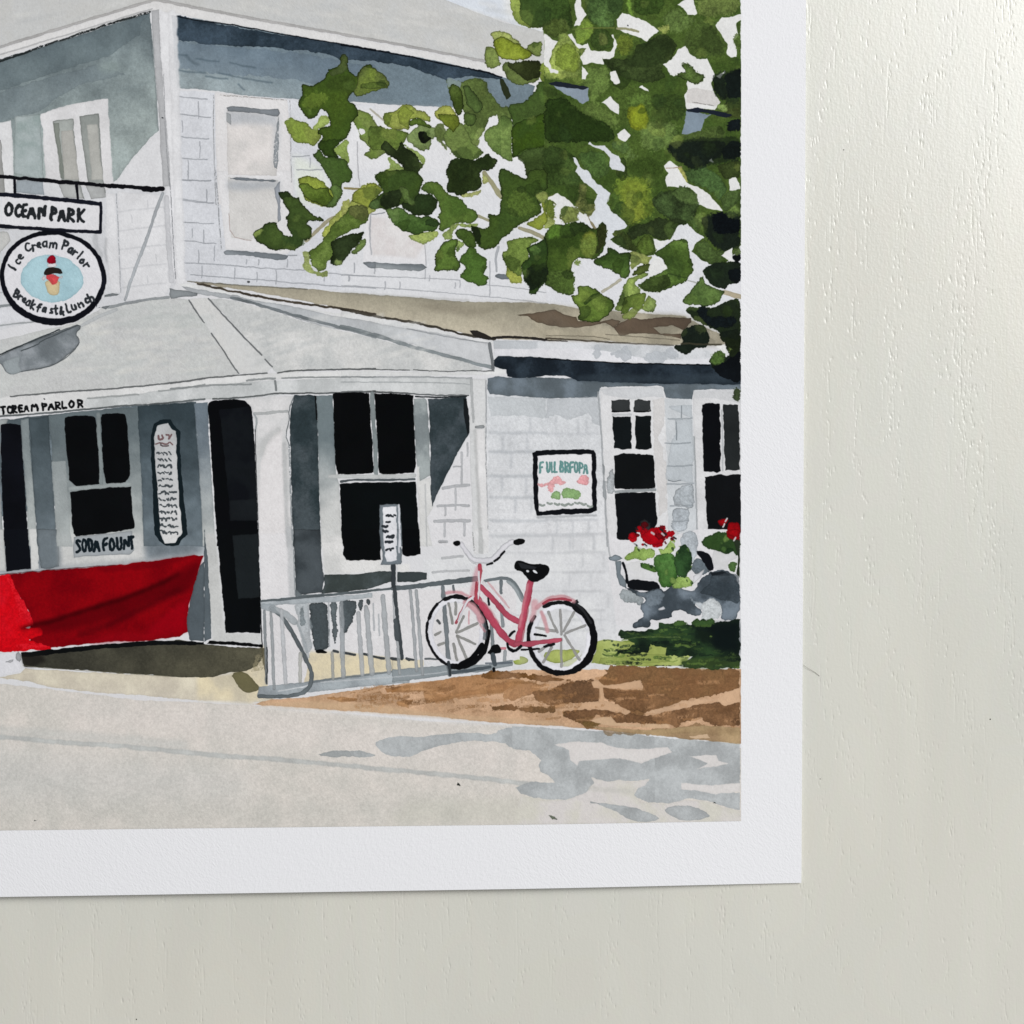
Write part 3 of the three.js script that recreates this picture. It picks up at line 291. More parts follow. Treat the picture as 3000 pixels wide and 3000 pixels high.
// road
W(PXU, 'd1cdc5', [-430, 2005, 0, 2000, 200, 2022, 400, 2048, 560, 2055, 740, 2064, 1000, 2085, 1260, 2110, 1500, 2120, 1750, 2145, 2170, 2190, 2170, 2440, -430, 2440], { c2: 'd8d1c9', v: 0.02, e: 0.03, m: 0.45, g: 0.035 });
W(PXU, 'c3c2ba', [-430, 2330, 400, 2360, 900, 2340, 1400, 2370, 2170, 2400, 2170, 2440, -430, 2440], { a: 0.5, s: 40, e: 0, g: 0.035 }); W(PXU, 'c5c7c5', [-430, 2200, 60, 2190, 400, 2230, 700, 2250, 760, 2330, 400, 2340, -430, 2340], { a: 0.45, s: 44, e: 0, g: 0.035 }); W(PXU, 'dbd3cf', [200, 2040, 700, 2080, 1300, 2130, 1600, 2200, 1500, 2280, 900, 2180, 500, 2150, 200, 2120], { a: 0.4, s: 44, e: 0, g: 0.035 }); W(PXU, 'cac8bc', [1200, 2340, 1600, 2330, 2000, 2400, 2170, 2400, 2170, 2440, 1100, 2440], { a: 0.6, s: 16, e: 0 });
S(PXU, 'bcbfbd', 13, [-430, 2140, 0, 2156, 200, 2172, 400, 2186, 600, 2208, 800, 2220, 1100, 2248, 1400, 2274, 1520, 2290, 1650, 2305, 1850, 2320], { a: 0.8, v: 0.1, s: 1, j: 1.6 }); S(PXU, 'c0c3c0', 26, [-430, 2120, 60, 2140, 300, 2160, 540, 2180], { a: 0.4, s: 6 });
W(TR, 'dcdbdb', [0, 265, 400, 285, 900, 330, 1200, 360, 1500, 385, 1900, 400, 1900, 430, 1200, 390, 400, 320, 0, 290], { a: 0.6, s: 4, e: 0 });
const SW = { c2: 'b4b8b9', v: 0.06, e: 0.08, g: 0.03, j: 2 };
W(TR, 'a9adad', [405, 625, 520, 600, 680, 590, 800, 605, 865, 628, 780, 640, 600, 640], { ...SW, sm: 1 }); W(TR, 'aeb2b3', [835, 540, 900, 510, 1000, 488, 1160, 500, 1300, 480, 1480, 465, 1690, 480, 1720, 440, 1932, 420, 1932, 590, 1800, 580, 1750, 530, 1500, 525, 1350, 545, 1180, 600, 1080, 638, 940, 635, 870, 590], { ...SW, c2: 'b6babb', sm: 1, e: 0.04 });
W(TU, 'aeb2b3', [0, 420, 200, 430, 500, 450, 800, 470, 1100, 510, 1400, 530, 1610, 550, 1610, 860, 1560, 890, 1610, 895, 1610, 1020, 1480, 990, 1380, 950, 1240, 935, 1100, 970, 960, 965, 860, 910, 900, 850, 970, 800, 880, 810, 740, 810, 640, 815, 560, 780, 580, 820, 520, 890, 380, 940, 220, 935, 60, 900, 20, 850, 140, 810, 300, 820, 250, 760, 200, 740, 190, 690, 205, 660, 120, 590, 0, 580], { ...SW, c2: 'b8bcbd', e: 0.04 });
const RW = { v: 0.03, e: 0.03, c2: 'd6d2cf' };
W(TU, 'dad5d2', [290, 550, 440, 535, 620, 535, 700, 570, 800, 580, 900, 585, 1100, 570, 1130, 610, 1000, 650, 910, 688, 760, 650, 640, 655, 470, 670, 460, 700, 410, 660, 400, 590], RW); W(TU, 'd9d5d2', [1245, 635, 1440, 630, 1460, 670, 1530, 690, 1400, 715, 1300, 730, 1380, 690], RW); W(TU, 'd8d3d0', [565, 790, 680, 815, 750, 800, 840, 820, 970, 795, 940, 840, 860, 865, 860, 910, 900, 960, 1100, 972, 1240, 945, 1380, 960, 1500, 1000, 1610, 1025, 1610, 1100, 0, 1110, 60, 910, 220, 945, 400, 942, 520, 890, 580, 830], { ...RW, c2: 'cfccc1' }); W(TU, 'dbd7d4', [1195, 825, 1400, 845, 1610, 830, 1610, 890, 1440, 905, 1300, 880, 1200, 870], RW);
W(TU, 'abafb0', [500, 945, 700, 970, 850, 990, 1050, 1065, 1000, 1095, 880, 1100, 780, 1060, 720, 1010], { ...SW, sm: 1 }); W(TU, 'aeb2b3', [1070, 1005, 1180, 985, 1290, 990, 1400, 1050, 1380, 1080, 1200, 1095, 1100, 1050], { ...SW, sm: 1 }); W(TU, 'c6c4bd', [540, 840, 860, 870, 860, 900, 540, 880], { a: 0.6, s: 3, e: 0 });
for (const [t, x, y] of [[TQ, 262, 1082], [TR, 1432, 830], [TU, 305, 1072], [TU, 1427, 962]]) W(t, '2b302c', [x - 12, y + 6, x - 4, y - 14, x + 4, y - 4, x + 16, y + 10], { sm: 0, j: 3, e: 0 }); W(TU, '5f6a55', [255, 1045, 300, 1055, 320, 1075, 280, 1080], { a: 0.8, dry: 0 });
// --- earth strip
W(PXU, 'c9a27e', [740, 2062, 800, 2046, 900, 2040, 1100, 2010, 1300, 1988, 1480, 1965, 1560, 1955, 1750, 1948, 1900, 1955, 2170, 1960, 2170, 2178, 1990, 2160, 1800, 2140, 1640, 2125, 1450, 2115, 1260, 2095, 1000, 2080, 860, 2068], { c2: 'd2ab88', v: 0.06, e: 0.1, g: 0.05 });
W(PXU, 'cfb08c', [740, 2062, 900, 2050, 1100, 2060, 1300, 2090, 1600, 2110, 1700, 2128, 1400, 2108, 1000, 2080], { a: 0.7, s: 4, e: 0 });
const EB = { c2: 'b98a5c', v: 0.08, e: 0.14, g: 0.06, a: 0.75, j: 3 };
W(TO, 'b27f50', [0, 1480, 300, 1440, 520, 1400, 760, 1370, 1100, 1400, 1300, 1430, 1000, 1530, 700, 1560, 560, 1600, 320, 1640, 290, 1520, 0, 1540], EB); W(TO, 'b07c4c', [40, 1640, 100, 1600, 200, 1600, 180, 1650, 80, 1670], EB); W(TO, 'ac7c52', [880, 1480, 1050, 1420, 1300, 1440, 1450, 1460, 1330, 1540, 1120, 1620, 1040, 1580, 1050, 1530, 900, 1560], EB); W(TO, 'b48256', [560, 1540, 900, 1490, 890, 1560, 620, 1600], { ...EB, a: 0.6 });
W(TN, 'b57f4a', [1155, 1585, 1220, 1570, 1440, 1580, 1460, 1610, 1300, 1620, 1180, 1600], EB); W(TN, 'b98450', [1350, 1540, 1500, 1520, 1600, 1500, 1500, 1545], EB); W(TN, 'b27c48', [1700, 1500, 1932, 1470, 1932, 1520, 1720, 1535], EB); W(TN, 'c08f5e', [1820, 1620, 1932, 1600, 1932, 1690, 1830, 1660], EB);
const BR = { c2: '8d6847', v: 0.14, e: 0.14, g: 0.09, j: 5, f: 1.4, fe: 2.5 };
W(TO, '875e34', [720, 1375, 950, 1335, 1150, 1350, 1400, 1370, 1700, 1420, 1650, 1430, 1380, 1425, 1200, 1395, 900, 1400], BR); W(TO, '7d5b3c', [1310, 1530, 1500, 1500, 1700, 1430, 1890, 1420, 1932, 1470, 1932, 1600, 1700, 1630, 1550, 1660, 1400, 1620, 1340, 1590], BR); W(TO, '80603e', [905, 1645, 1100, 1650, 1350, 1680, 1530, 1660, 1525, 1720, 1350, 1725, 1100, 1700, 960, 1700], BR); W(TO, '7d5d38', [1600, 1710, 1932, 1690, 1932, 1760, 1880, 1810, 1850, 1880, 1800, 1840, 1700, 1790, 1600, 1780], BR);
W(TP, '936d47', [340, 1280, 700, 1290, 1100, 1310, 1660, 1320, 1660, 1500, 1400, 1580, 1200, 1600, 1000, 1680, 800, 1720, 680, 1800, 580, 1720, 480, 1640, 380, 1560, 370, 1490, 500, 1490, 640, 1500, 745, 1510, 730, 1420, 560, 1470, 400, 1480, 290, 1430, 410, 1360, 380, 1310], { ...BR, c2: '85603f' }); W(TP, '7d5a3c', [370, 1490, 640, 1530, 900, 1540, 1100, 1600, 900, 1680, 760, 1740, 620, 1700, 480, 1640, 390, 1580], { ...BR, a: 0.7 }); W(TP, '846143', [0, 1480, 130, 1430, 280, 1420, 270, 1480, 345, 1500, 330, 1620, 130, 1640, 0, 1620], BR); W(TP, '7f5c3e', [0, 1710, 200, 1690, 420, 1690, 640, 1740, 790, 1750, 1000, 1700, 1170, 1650, 1400, 1640, 1660, 1620, 1660, 1850, 1400, 1850, 1300, 1780, 1180, 1800, 1060, 1870, 1000, 1840, 700, 1830, 500, 1820, 440, 1760, 270, 1760, 100, 1790, 0, 1780], BR); W(TP, '8d6f48', [300, 1860, 600, 1900, 1000, 1880, 1250, 1830, 1400, 1860, 1660, 1880, 1660, 1932, 400, 1932], { ...BR, a: 0.6 }); W(TP, '85683b', [180, 1810, 340, 1805, 340, 1830, 230, 1880, 200, 1850], BR);
W(TU, 'a18663', [540, 420, 900, 450, 1130, 440, 1350, 420, 1610, 440, 1610, 555, 1300, 520, 1000, 490, 700, 460], { c2: 'b39a72', v: 0.1, e: 0.1, a: 0.8 }); W(TU, 'cdb08f', [1250, 500, 1380, 480, 1400, 510, 1300, 515], F); W(TU, 'd0ab88', [930, 330, 1060, 290, 1200, 250, 1350, 230, 1460, 235, 1500, 190, 1610, 160, 1610, 255, 1500, 280, 1440, 240, 1300, 280, 1150, 310, 960, 350], { e: 0.05, j: 3, f: 1.4 }); W(TU, 'cfa985', [310, 275, 600, 250, 720, 260, 835, 320, 800, 340, 680, 310, 500, 300, 340, 320], { e: 0.05, j: 3, f: 1.4 }); W(TU, 'cfa883', [620, 150, 640, 150, 650, 260, 610, 260], { e: 0.05 }); W(TU, 'd0aa86', [560, 110, 600, 100, 650, 140, 900, 100, 920, 160, 800, 170, 640, 150, 580, 150], { e: 0.05 }); W(TU, 'd2b08c', [540, 380, 700, 350, 730, 400, 880, 410, 1100, 410, 1120, 440, 900, 430, 640, 415], { e: 0.05 });

{ const Q = rng(808), q = (a, b) => a + (b - a) * Q();       // dry brush marks on the earth
  for (let i = 0; i < 150; i++) { const x = q(1000, 2150), y0 = 2015 - (x - 1000) * 0.055, y = q(y0, y0 + 60 + (x - 1000) * 0.13), l = q(20, 90); if (y > 2068 + (x - 1000) * 0.06) continue;
    S(PXU, ['7a5636', '8f6740', 'c79a70', 'a87a4e'][i % 4], q(5, 13), [x, y, x + l * 0.5, y - q(-3, 6), x + l, y - q(0, 10)], { a: q(0.25, 0.6), v: 0.2, g: 0.1, dry: q(-0.15, 0.3), j: 3, cap: 'butt' }); } }
// --- white column
W(TJ, 'cfd0d0', [700, 550, 800, 530, 1160, 510, 1140, 580, 1110, 640, 1115, 830, 1075, 880, 1110, 960, 1120, 1200, 1150, 1932, 835, 1932, 820, 1500, 800, 1000, 800, 800, 760, 620], { c2: 'd6d5d5', v: 0.03, e: 0.06 }); W(TJ, 'dfdcdc', [1050, 830, 1060, 1100, 1085, 1600, 1090, 1932, 840, 1932, 835, 1500, 850, 1150, 900, 980, 980, 870], { e: 0.04, v: 0.02 }); W(TN, 'dedcdd', [518, 40, 780, 40, 830, 200, 850, 620, 540, 660, 530, 400], { e: 0.03, v: 0.02 });
S(TJ, 'c0c1c0', 60, [860, 1060, 880, 960, 960, 880, 1020, 840], { a: 0.6, s: 5 }); S(TJ, 'bcbebe', 34, [1075, 960, 1085, 1400, 1110, 1932], { a: 0.7, s: 2 }); S(TJ, '9fa5a8', 14, [1120, 980, 1135, 1400, 1150, 1932], { dry: 0.2 }); S(TJ, 'b3b6b6', 26, [790, 680, 900, 680, 1000, 665, 1100, 660], { a: 0.9 }); S(TJ, 'aab0b2', 16, [790, 690, 820, 740, 800, 850], {}); S(TJ, '5f686c', 8, [1170, 510, 1115, 640, 1120, 760, 1080, 880, 1120, 980], { a: 0.8 }); S(TN, 'bcbfc1', 60, [795, 0, 820, 300, 830, 620], { a: 0.7, s: 2 }); S(TN, 'a3aaad', 10, [830, 0, 845, 300, 855, 620], { dry: 0.3 });
S(TN, '15171a', 8, [530, 660, 535, 900, 548, 1090]); S(TJ, '1b1e22', 5, [800, 830, 805, 1200, 830, 1700, 835, 1932]);
// --- right bay of the porch
W(TJ, '37454a', [1170, 505, 1365, 510, 1390, 750, 1395, 1100, 1410, 1600, 1425, 1932, 1160, 1932, 1140, 1300, 1125, 800, 1140, 600], { c2: '4c565b', v: 0.1, e: 0.22, g: 0.06 }); W(TN, '444c51', [840, 0, 1085, 0, 1110, 300, 1130, 480, 1110, 600, 900, 615, 860, 560, 850, 300], { c2: '51595e', v: 0.1, e: 0.3 }); W(TJ, '101315', [1360, 510, 1385, 520, 1390, 750, 1370, 740], { e: 0 });
W(TJ, '79868a', [1375, 510, 1530, 510, 1550, 1000, 1560, 1250, 1590, 1350, 1620, 1932, 1425, 1932, 1400, 1300, 1390, 900], { c2: 'cccdcb', gr: [1460, 900, 1500, 1560], v: 0.06, e: 0.1 }); W(TN, 'd3d3d1', [1105, 60, 1300, 60, 1310, 250, 1400, 290, 1670, 280, 1660, 330, 1932, 330, 1932, 400, 1700, 405, 1130, 425, 1115, 300], { c2: 'dbdad8', v: 0.04, e: 0, s: 2 });
const BK2 = { e: 0.02, v: 0.14, j: 1.6 };
W(TJ, '0c0e10', [1530, 500, 1560, 485, 1850, 485, 1875, 500, 1890, 800, 1915, 1200, 1900, 1250, 1580, 1255, 1555, 1150, 1545, 800], BK2); W(TK, '0c0e10', [0, 485, 260, 490, 275, 700, 305, 1240, 0, 1255], BK2); W(TK, '0b0d0f', [310, 490, 500, 495, 680, 510, 690, 800, 705, 1180, 690, 1245, 400, 1255, 355, 1240, 340, 900], BK2);
S(TK, '8d9798', 40, [290, 490, 300, 700, 320, 950, 330, 1250], { v: 0.08 }); S(TK, 'c6c9c8', 36, [-110, 1275, 200, 1275, 500, 1275, 690, 1265], {}); S(TK, '5c6468', 20, [0, 1325, 100, 1305, 400, 1310, 690, 1300], { v: 0.2 });
W(TJ, '0d1113', [1595, 1345, 1680, 1335, 1932, 1335, 1932, 1932, 1625, 1932, 1605, 1600], BK2); W(TK, '0d1214', [0, 1340, 700, 1325, 720, 1600, 745, 1932, 20, 1932], BK2); W(TN, '0d1012', [1305, 0, 1660, 0, 1665, 290, 1340, 290, 1310, 240], BK2); W(TO, '0b0d10', [85, 0, 255, 0, 265, 235, 140, 255, 95, 235], BK2);
W(TK, '8b9496', [680, 540, 780, 535, 810, 560, 830, 900, 840, 1260, 740, 1320, 720, 1200, 705, 1100, 690, 800], { c2: 'a3abab', v: 0.08, e: 0.15 }); W(TK, 'd6d6d4', [710, 1180, 735, 1180, 740, 1320, 840, 1280, 850, 1430, 870, 1560, 810, 1660, 860, 1932, 745, 1932, 725, 1500], { e: 0.06, v: 0.03 }); S(TK, 'bfc2c3', 14, [790, 1350, 800, 1640, 810, 1932], { a: 0.6 });
W(TK, '3a474c', [815, 545, 1000, 535, 1180, 525, 1195, 700, 1215, 850, 1100, 1050, 1000, 1250, 900, 1450, 860, 1560, 845, 1430, 840, 1000, 830, 700], { c2: '4c565c', v: 0.1, e: 0.2, g: 0.06 }); W(TK, '181c1f', [1150, 540, 1185, 540, 1215, 850, 1190, 880, 1160, 700], { a: 0.85 }); S(TK, '2b3236', 12, [700, 520, 900, 530, 1180, 520]);
// small shingles by the post
W(TK, 'dbdadc', [1215, 880, 1230, 1500, 1260, 1932, 860, 1932, 830, 1650, 900, 1500, 1050, 1180], { e: 0, v: 0.02 }); for (const [x0, y0, x1, y1, w] of [[960, 1385, 1205, 1355, 28], [910, 1550, 1200, 1550, 22], [880, 1697, 1210, 1692, 28], [925, 1890, 995, 1890, 24], [1060, 1185, 1130, 1180, 16]]) S(TK, 'b6b8bb', w, [x0, y0, (x0 + x1) / 2, (y0 + y1) / 2 - 4, x1, y1], { a: 0.85 }); for (const [x, y0, y1] of [[1135, 1050, 1340], [1075, 1390, 1590], [980, 1550, 1640], [975, 1720, 1840], [1160, 1720, 1830], [1190, 960, 1080]]) S(TK, 'b9bbbe', 20, [x, y0, x + 4, (y0 + y1) / 2, x, y1], { a: 0.8 });
// right post
W(TK, 'd3d4d4', [1215, 350, 1370, 350, 1365, 800, 1375, 1300, 1390, 1932, 1240, 1932, 1225, 1400, 1210, 880, 1215, 600], { e: 0.06, v: 0.02 }); W(TK, 'dddcdc', [1265, 830, 1350, 830, 1370, 1400, 1385, 1932, 1310, 1932, 1290, 1400], { e: 0.04 }); S(TK, 'b6b9b9', 24, [1228, 360, 1235, 560, 1245, 760], { a: 0.9 }); S(TK, 'c3c4c3', 26, [1260, 840, 1275, 1200, 1300, 1600, 1310, 1932], { a: 0.8, s: 2 }); W(TK, 'a3a7a9', [1255, 800, 1300, 790, 1350, 795, 1345, 820, 1265, 825], { sm: 1, e: 0.25 }); S(TK, 'a6aaad', 12, [1365, 370, 1370, 700, 1365, 950], { a: 0.8 }); S(TK, 'aeb1b4', 9, [1360, 900, 1370, 1300, 1390, 1932], { dry: 0.1 }); W(TO, 'dcdcdc', [760, 0, 920, 0, 960, 330, 770, 330], { e: 0.04 }); S(TO, 'babcbb', 36, [825, 0, 835, 230], { a: 0.8, s: 1 }); S(TO, 'b1b2b2', 10, [755, 30, 770, 200], { dry: 0.1 });
// --- right wing: fascia, dark eave shade, shingles
W(TG, 'bfc3c7', [1430, 1600, 1932, 1610, 1932, 1690, 1440, 1690], { e: 0.05 }); W(TH, 'c3c7ca', [-80, 1612, 600, 1630, 1200, 1655, 1560, 1700, 1540, 1830, 1000, 1810, -80, 1690], { c2: 'd0d2d5', v: 0.06, e: 0, s: 2 }); W(TG, 'dcdce0', [1440, 1680, 1932, 1680, 1932, 1765, 1440, 1750], { e: 0.04 }); W(TH, 'dcdce0', [-80, 1678, 400, 1680, 700, 1720, 1000, 1790, 1560, 1770, 1550, 1830, 1000, 1815, -80, 1766], { e: 0, a: 0.9 }); for (const [x, y, w] of [[710, 1730, 110], [1020, 1760, 110], [480, 1710, 40], [1200, 1730, 70]]) W(TH, 'b5babf', ellipse(x, y, w, 50, 0.1, 14), { sm: 1, e: 0.05, j: 8, a: 0.8 });
W(PXU, 'cdd0d3', J(TK, [1375, 340, 1800, 340], TL, [540, 400, 540, 1932], TK, [1390, 1932, 1370, 900]), { c2: 'd8d9db', gr: [1560, 1150, 1570, 1460], v: 0.03, e: 0, g: 0.04 }); W(PXU, 'd6d7d9', [1440, 1560, 1780, 1560, 1810, 1900, 1780, 1960, 1240, 1960, 1240, 1640, 1430, 1620], { c2: 'dadbdc', e: 0, v: 0.02 });
W(PXU, '667178', J(TK, [1380, 350, 1450, 335, 1800, 340], TL, [600, 350, 1835, 400, 1835, 450, 1400, 460, 1370, 560, 1130, 530, 1090, 420, 520, 430, 480, 530, 0, 540], TK, [1700, 520, 1400, 500, 1375, 450]), { c2: '74808a', v: 0.1, e: 0.16 });
W(PXU, '232d37', J(TK, [1440, 180, 1480, 145, 1600, 140, 1900, 150], TL, [300, 180, 700, 205, 1000, 210, 1835, 220, 1835, 405, 1500, 405, 1100, 400, 700, 390, 300, 370, 180, 330, 0, 320], TK, [1700, 350, 1600, 345, 1560, 330, 1555, 270, 1450, 240]), { c2: '323e49', v: 0.14, e: 0.1, g: 0.07 }); W(TL, '3d4a54', [300, 330, 700, 300, 1100, 330, 1600, 300, 1835, 330, 1835, 400, 700, 390, 300, 372], { a: 0.6, s: 5, e: 0 }); S(TL, '0d1116', 9, [0, 168, 300, 183, 800, 210, 1540, 225], {});
W(TL, 'b6bbbf', [0, 540, 480, 520, 520, 800, 430, 780, 400, 690, 200, 740, 80, 690, 0, 720], { a: 0.6, e: 0.08, j: 4 }); W(TK, 'b9bfc2', [1380, 520, 1932, 530, 1932, 720, 1600, 700, 1400, 720], { a: 0.55, e: 0.05, j: 3 });
for (const [y, a] of [[860, 0.5], [1040, 0.6], [1270, 0.6], [1470, 0.5], [1690, 0.5], [1830, 0.35]]) S(TK, 'b4b9be', 26, [1400, y, 1600, y + 6, 1800, y, 1932, y + 4], { a: a, s: 2 }); for (const [y, a] of [[870, 0.4], [1680, 0.5], [1820, 0.4]]) S(TL, 'bcbfc4', 22, [0, y, 200, y + 6, 480, y], { a, s: 2 }); for (const [x, y] of [[1520, 900], [1780, 730], [1750, 880], [1600, 1060], [1830, 1060], [1510, 1290], [1740, 1300], [1640, 1480], [1790, 1480]]) S(TK, 'bec2c7', 22, [x, y, x + 5, y + 70, x, y + 130], { a: 0.5, s: 2 }); for (const [x, y] of [[300, 740], [90, 700], [380, 740], [100, 1690], [250, 1690], [400, 1690], [60, 1840], [220, 1840], [450, 1840]]) S(TL, 'c1c4c8', 20, [x, y, x + 4, y + 60, x, y + 120], { a: 0.5, s: 2 });
for (const y of [40, 210, 400, 580, 760, 850, 950]) S(TP, 'c0c2c5', 18, [0, y + 10, 150, y, 390, y + 4], { a: 0.45, s: 2 }); for (const [x, y] of [[90, 60], [280, 60], [180, 230], [380, 240], [60, 420], [260, 420], [150, 600], [420, 600], [350, 780], [480, 850]]) S(TP, 'c4c6c9', 16, [x, y, x + 4, y + 60, x, y + 130], { a: 0.45, s: 2 }); for (const y of [60, 220, 400, 580]) S(TO, 'c2c4c7', 14, [980, y + 10, 1300, y, 1900, y + 10], { a: 0.4, s: 2 }); for (const [x0, y0, x1, y1] of [[470, 275, 660, 255], [380, 405, 720, 390]]) S(TO, 'bfc1c3', 22, [x0, y0, (x0 + x1) / 2, y0 - 12, x1, y1], { a: 0.85 }); W(TO, 'bdbfc1', [440, 120, 510, 112, 510, 130, 445, 136], { sm: 1, a: 0.9 });
// notice board
W(TK, '14161c', [1800, 1050, 1840, 1035, 1932, 1030, 1932, 1620, 1850, 1645, 1820, 1560], { e: 0.08 }); W(TL, '15171d', [-100, 1035, 200, 1022, 450, 1025, 470, 1060, 475, 1400, 480, 1600, 430, 1620, 0, 1640, -90, 1640], { e: 0.1, v: 0.12 }); W(TK, 'e0dfe1', [1850, 1080, 1932, 1075, 1932, 1600, 1865, 1605], F); W(TL, 'e1e0e2', [-85, 1080, 200, 1066, 430, 1065, 430, 1400, 440, 1570, 200, 1580, -70, 1600], { e: 0.02, v: 0.01 }); S(TL, 'adb0b3', 22, [-80, 1660, 200, 1650, 470, 1640], { a: 0.7, s: 1 });
[['F', -45], ['U', 20], ['L', 62], ['L', 88]].forEach(([c, x]) => glyph(TL, c, x, 1190, 34, 95, 0, 17, '6fa19e')); [['B', 148], ['R', 195], ['F', 240], ['O', 282], ['P', 328], ['A', 372]].forEach(([c, x]) => glyph(TL, c, x, 1182 + (x - 148) * 0.06, 34, 96, 0, 18, '6fa19e'));
B(TL, 'e5a9ab', [50, 1300, 120, 1265, 150, 1300, 200, 1320, 245, 1285, 230, 1330, 150, 1360, 90, 1340, 60, 1420, 40, 1420, 10, 1350, -60, 1390, -90, 1340, -10, 1340], { e: 0.08 }); B(TL, 'e3a2a5', [275, 1330, 320, 1260, 390, 1270, 405, 1340, 350, 1360], { e: 0.12 }); B(TL, '8fb277', [50, 1440, 90, 1405, 125, 1420, 135, 1490, 80, 1490, 50, 1475], { e: 0.15 }); B(TL, '8cb073', [150, 1400, 175, 1385, 240, 1400, 300, 1410, 330, 1450, 300, 1490, 250, 1490, 150, 1480], { e: 0.15 }); for (const [x, y] of [[-60, 1540], [10, 1525], [80, 1530], [150, 1535], [210, 1530], [270, 1520], [330, 1530], [390, 1550]]) S(TL, '8f9a92', 20, [x, y, x + 24, y + 14, x + 44, y + 4], { a: 0.85 });
// --- windows of the right wing
W(TL, 'd9d9da', [505, 440, 1100, 430, 1140, 560, 1130, 1100, 1150, 1650, 1060, 1932, 590, 1932, 540, 1300, 520, 800], { e: 0.06, v: 0.03 }); W(TL, 'c3c6c9', [500, 450, 1090, 430, 1110, 530, 1000, 520, 800, 550, 540, 500], { a: 0.6, e: 0.05 }); W(TL, 'cfccca', [1000, 560, 1110, 540, 1110, 780, 1060, 900, 1140, 1200, 1140, 1600, 1060, 1650, 1040, 1300, 1010, 900], { a: 0.7, e: 0.05, j: 4 }); S(TL, 'a9adb0', 16, [490, 480, 515, 800, 540, 1240, 555, 1500, 575, 1932], { a: 0.8 }); W(TL, 'a3a8ab', [530, 1150, 555, 1180, 550, 1270, 530, 1240], { e: 0.15 }); W(TL, 'a6abae', [535, 1310, 560, 1320, 565, 1500, 535, 1460], { e: 0.15 }); B(TL, 'b4b9bc', [600, 1210, 640, 1200, 640, 1440, 590, 1440, 565, 1360], { e: 0.2 });
const PN = { e: 0.16, v: 0.12, j: 2.2 };
W(TL, '3d4142', [615, 560, 680, 545, 790, 545, 790, 640, 800, 660, 700, 670, 620, 660], PN); W(TL, '404445', [835, 560, 870, 545, 985, 560, 990, 655, 900, 670, 830, 665], PN); S(TL, '15181a', 14, [625, 660, 700, 662, 790, 655]); S(TL, '15181a', 12, [835, 662, 900, 665, 985, 655]);
W(TL, '171d20', [625, 705, 800, 710, 805, 1010, 720, 1020, 640, 1010, 630, 850], PN); W(TL, '151b1d', [840, 700, 990, 705, 990, 1000, 930, 1020, 845, 1010], PN); W(TL, '16191b', [640, 1080, 700, 1062, 980, 1065, 1015, 1080, 1025, 1380, 900, 1395, 650, 1385], PN); W(TL, '14171b', [650, 1445, 700, 1430, 1030, 1430, 1045, 1700, 1020, 1770, 860, 1790, 780, 1870, 700, 1880, 670, 1860], PN); S(TL, 'a1a7a9', 24, [655, 1420, 850, 1410, 1025, 1400], {}); S(TL, 'c3c6c8', 20, [630, 690, 800, 690], { a: 0.8 });
// stone-like shingles between the windows
W(TL, 'c9cdd0', [1120, 540, 1370, 545, 1400, 1000, 1410, 1600, 1420, 1932, 1150, 1932, 1140, 1200], { e: 0, v: 0.04 }); W(TL, 'b9c0c5', [1150, 620, 1370, 600, 1380, 730, 1210, 740, 1230, 850, 1180, 960, 1160, 1100, 1130, 1180, 1130, 1300, 1380, 1340, 1390, 1000, 1370, 720], { a: 0.75, e: 0.12, j: 3 }); B(TL, 'b6bdc2', [1260, 1370, 1390, 1350, 1400, 1550, 1350, 1570, 1200, 1540, 1190, 1460], { e: 0.22 }); B(TL, 'b4bbc1', [1200, 1570, 1340, 1580, 1340, 1700, 1320, 1780, 1240, 1800, 1180, 1750], { e: 0.22 }); B(TL, 'b8bfc4', [1390, 1760, 1430, 1830, 1425, 1932, 1270, 1932, 1270, 1870], { e: 0.2 }); for (const [x0, y0, x1] of [[1150, 730, 1370], [1120, 960, 1360], [1150, 1175, 1380], [1140, 1345, 1390], [1170, 1550, 1380], [1190, 1695, 1340]]) S(TL, '9fa7ad', 14, [x0, y0, (x0 + x1) / 2, y0 + 4, x1, y0 - 6], { a: 0.7 }); S(TL, '8f979d', 10, [1150, 1310, 1210, 1325, 1270, 1310]); S(TL, '9fa7ad', 10, [1275, 610, 1275, 720]); S(TL, '9fa7ad', 12, [1225, 760, 1230, 930], {});
W(TL, 'd6d6d7', [1385, 470, 1835, 480, 1835, 1932, 1430, 1932, 1410, 1300, 1390, 800], { e: 0.06 }); W(TL, 'c3c5c7', [1385, 460, 1835, 450, 1835, 580, 1600, 540, 1400, 540], { a: 0.6, e: 0 }); W(TL, '101217', [1470, 595, 1520, 575, 1635, 590, 1645, 900, 1645, 1220, 1610, 1240, 1490, 1225, 1475, 900], PN); W(TL, '2c3031', [1670, 600, 1810, 600, 1825, 900, 1825, 1210, 1690, 1220, 1675, 900], PN); W(TL, '16181b', [1495, 1280, 1600, 1260, 1835, 1260, 1835, 1800, 1700, 1800, 1530, 1850, 1510, 1600], PN); S(TL, 'b6babc', 14, [1655, 650, 1665, 900, 1665, 1220], { a: 0.7 }); S(TL, '9da3a6', 14, [1395, 900, 1410, 1300, 1425, 1860], { a: 0.7 });
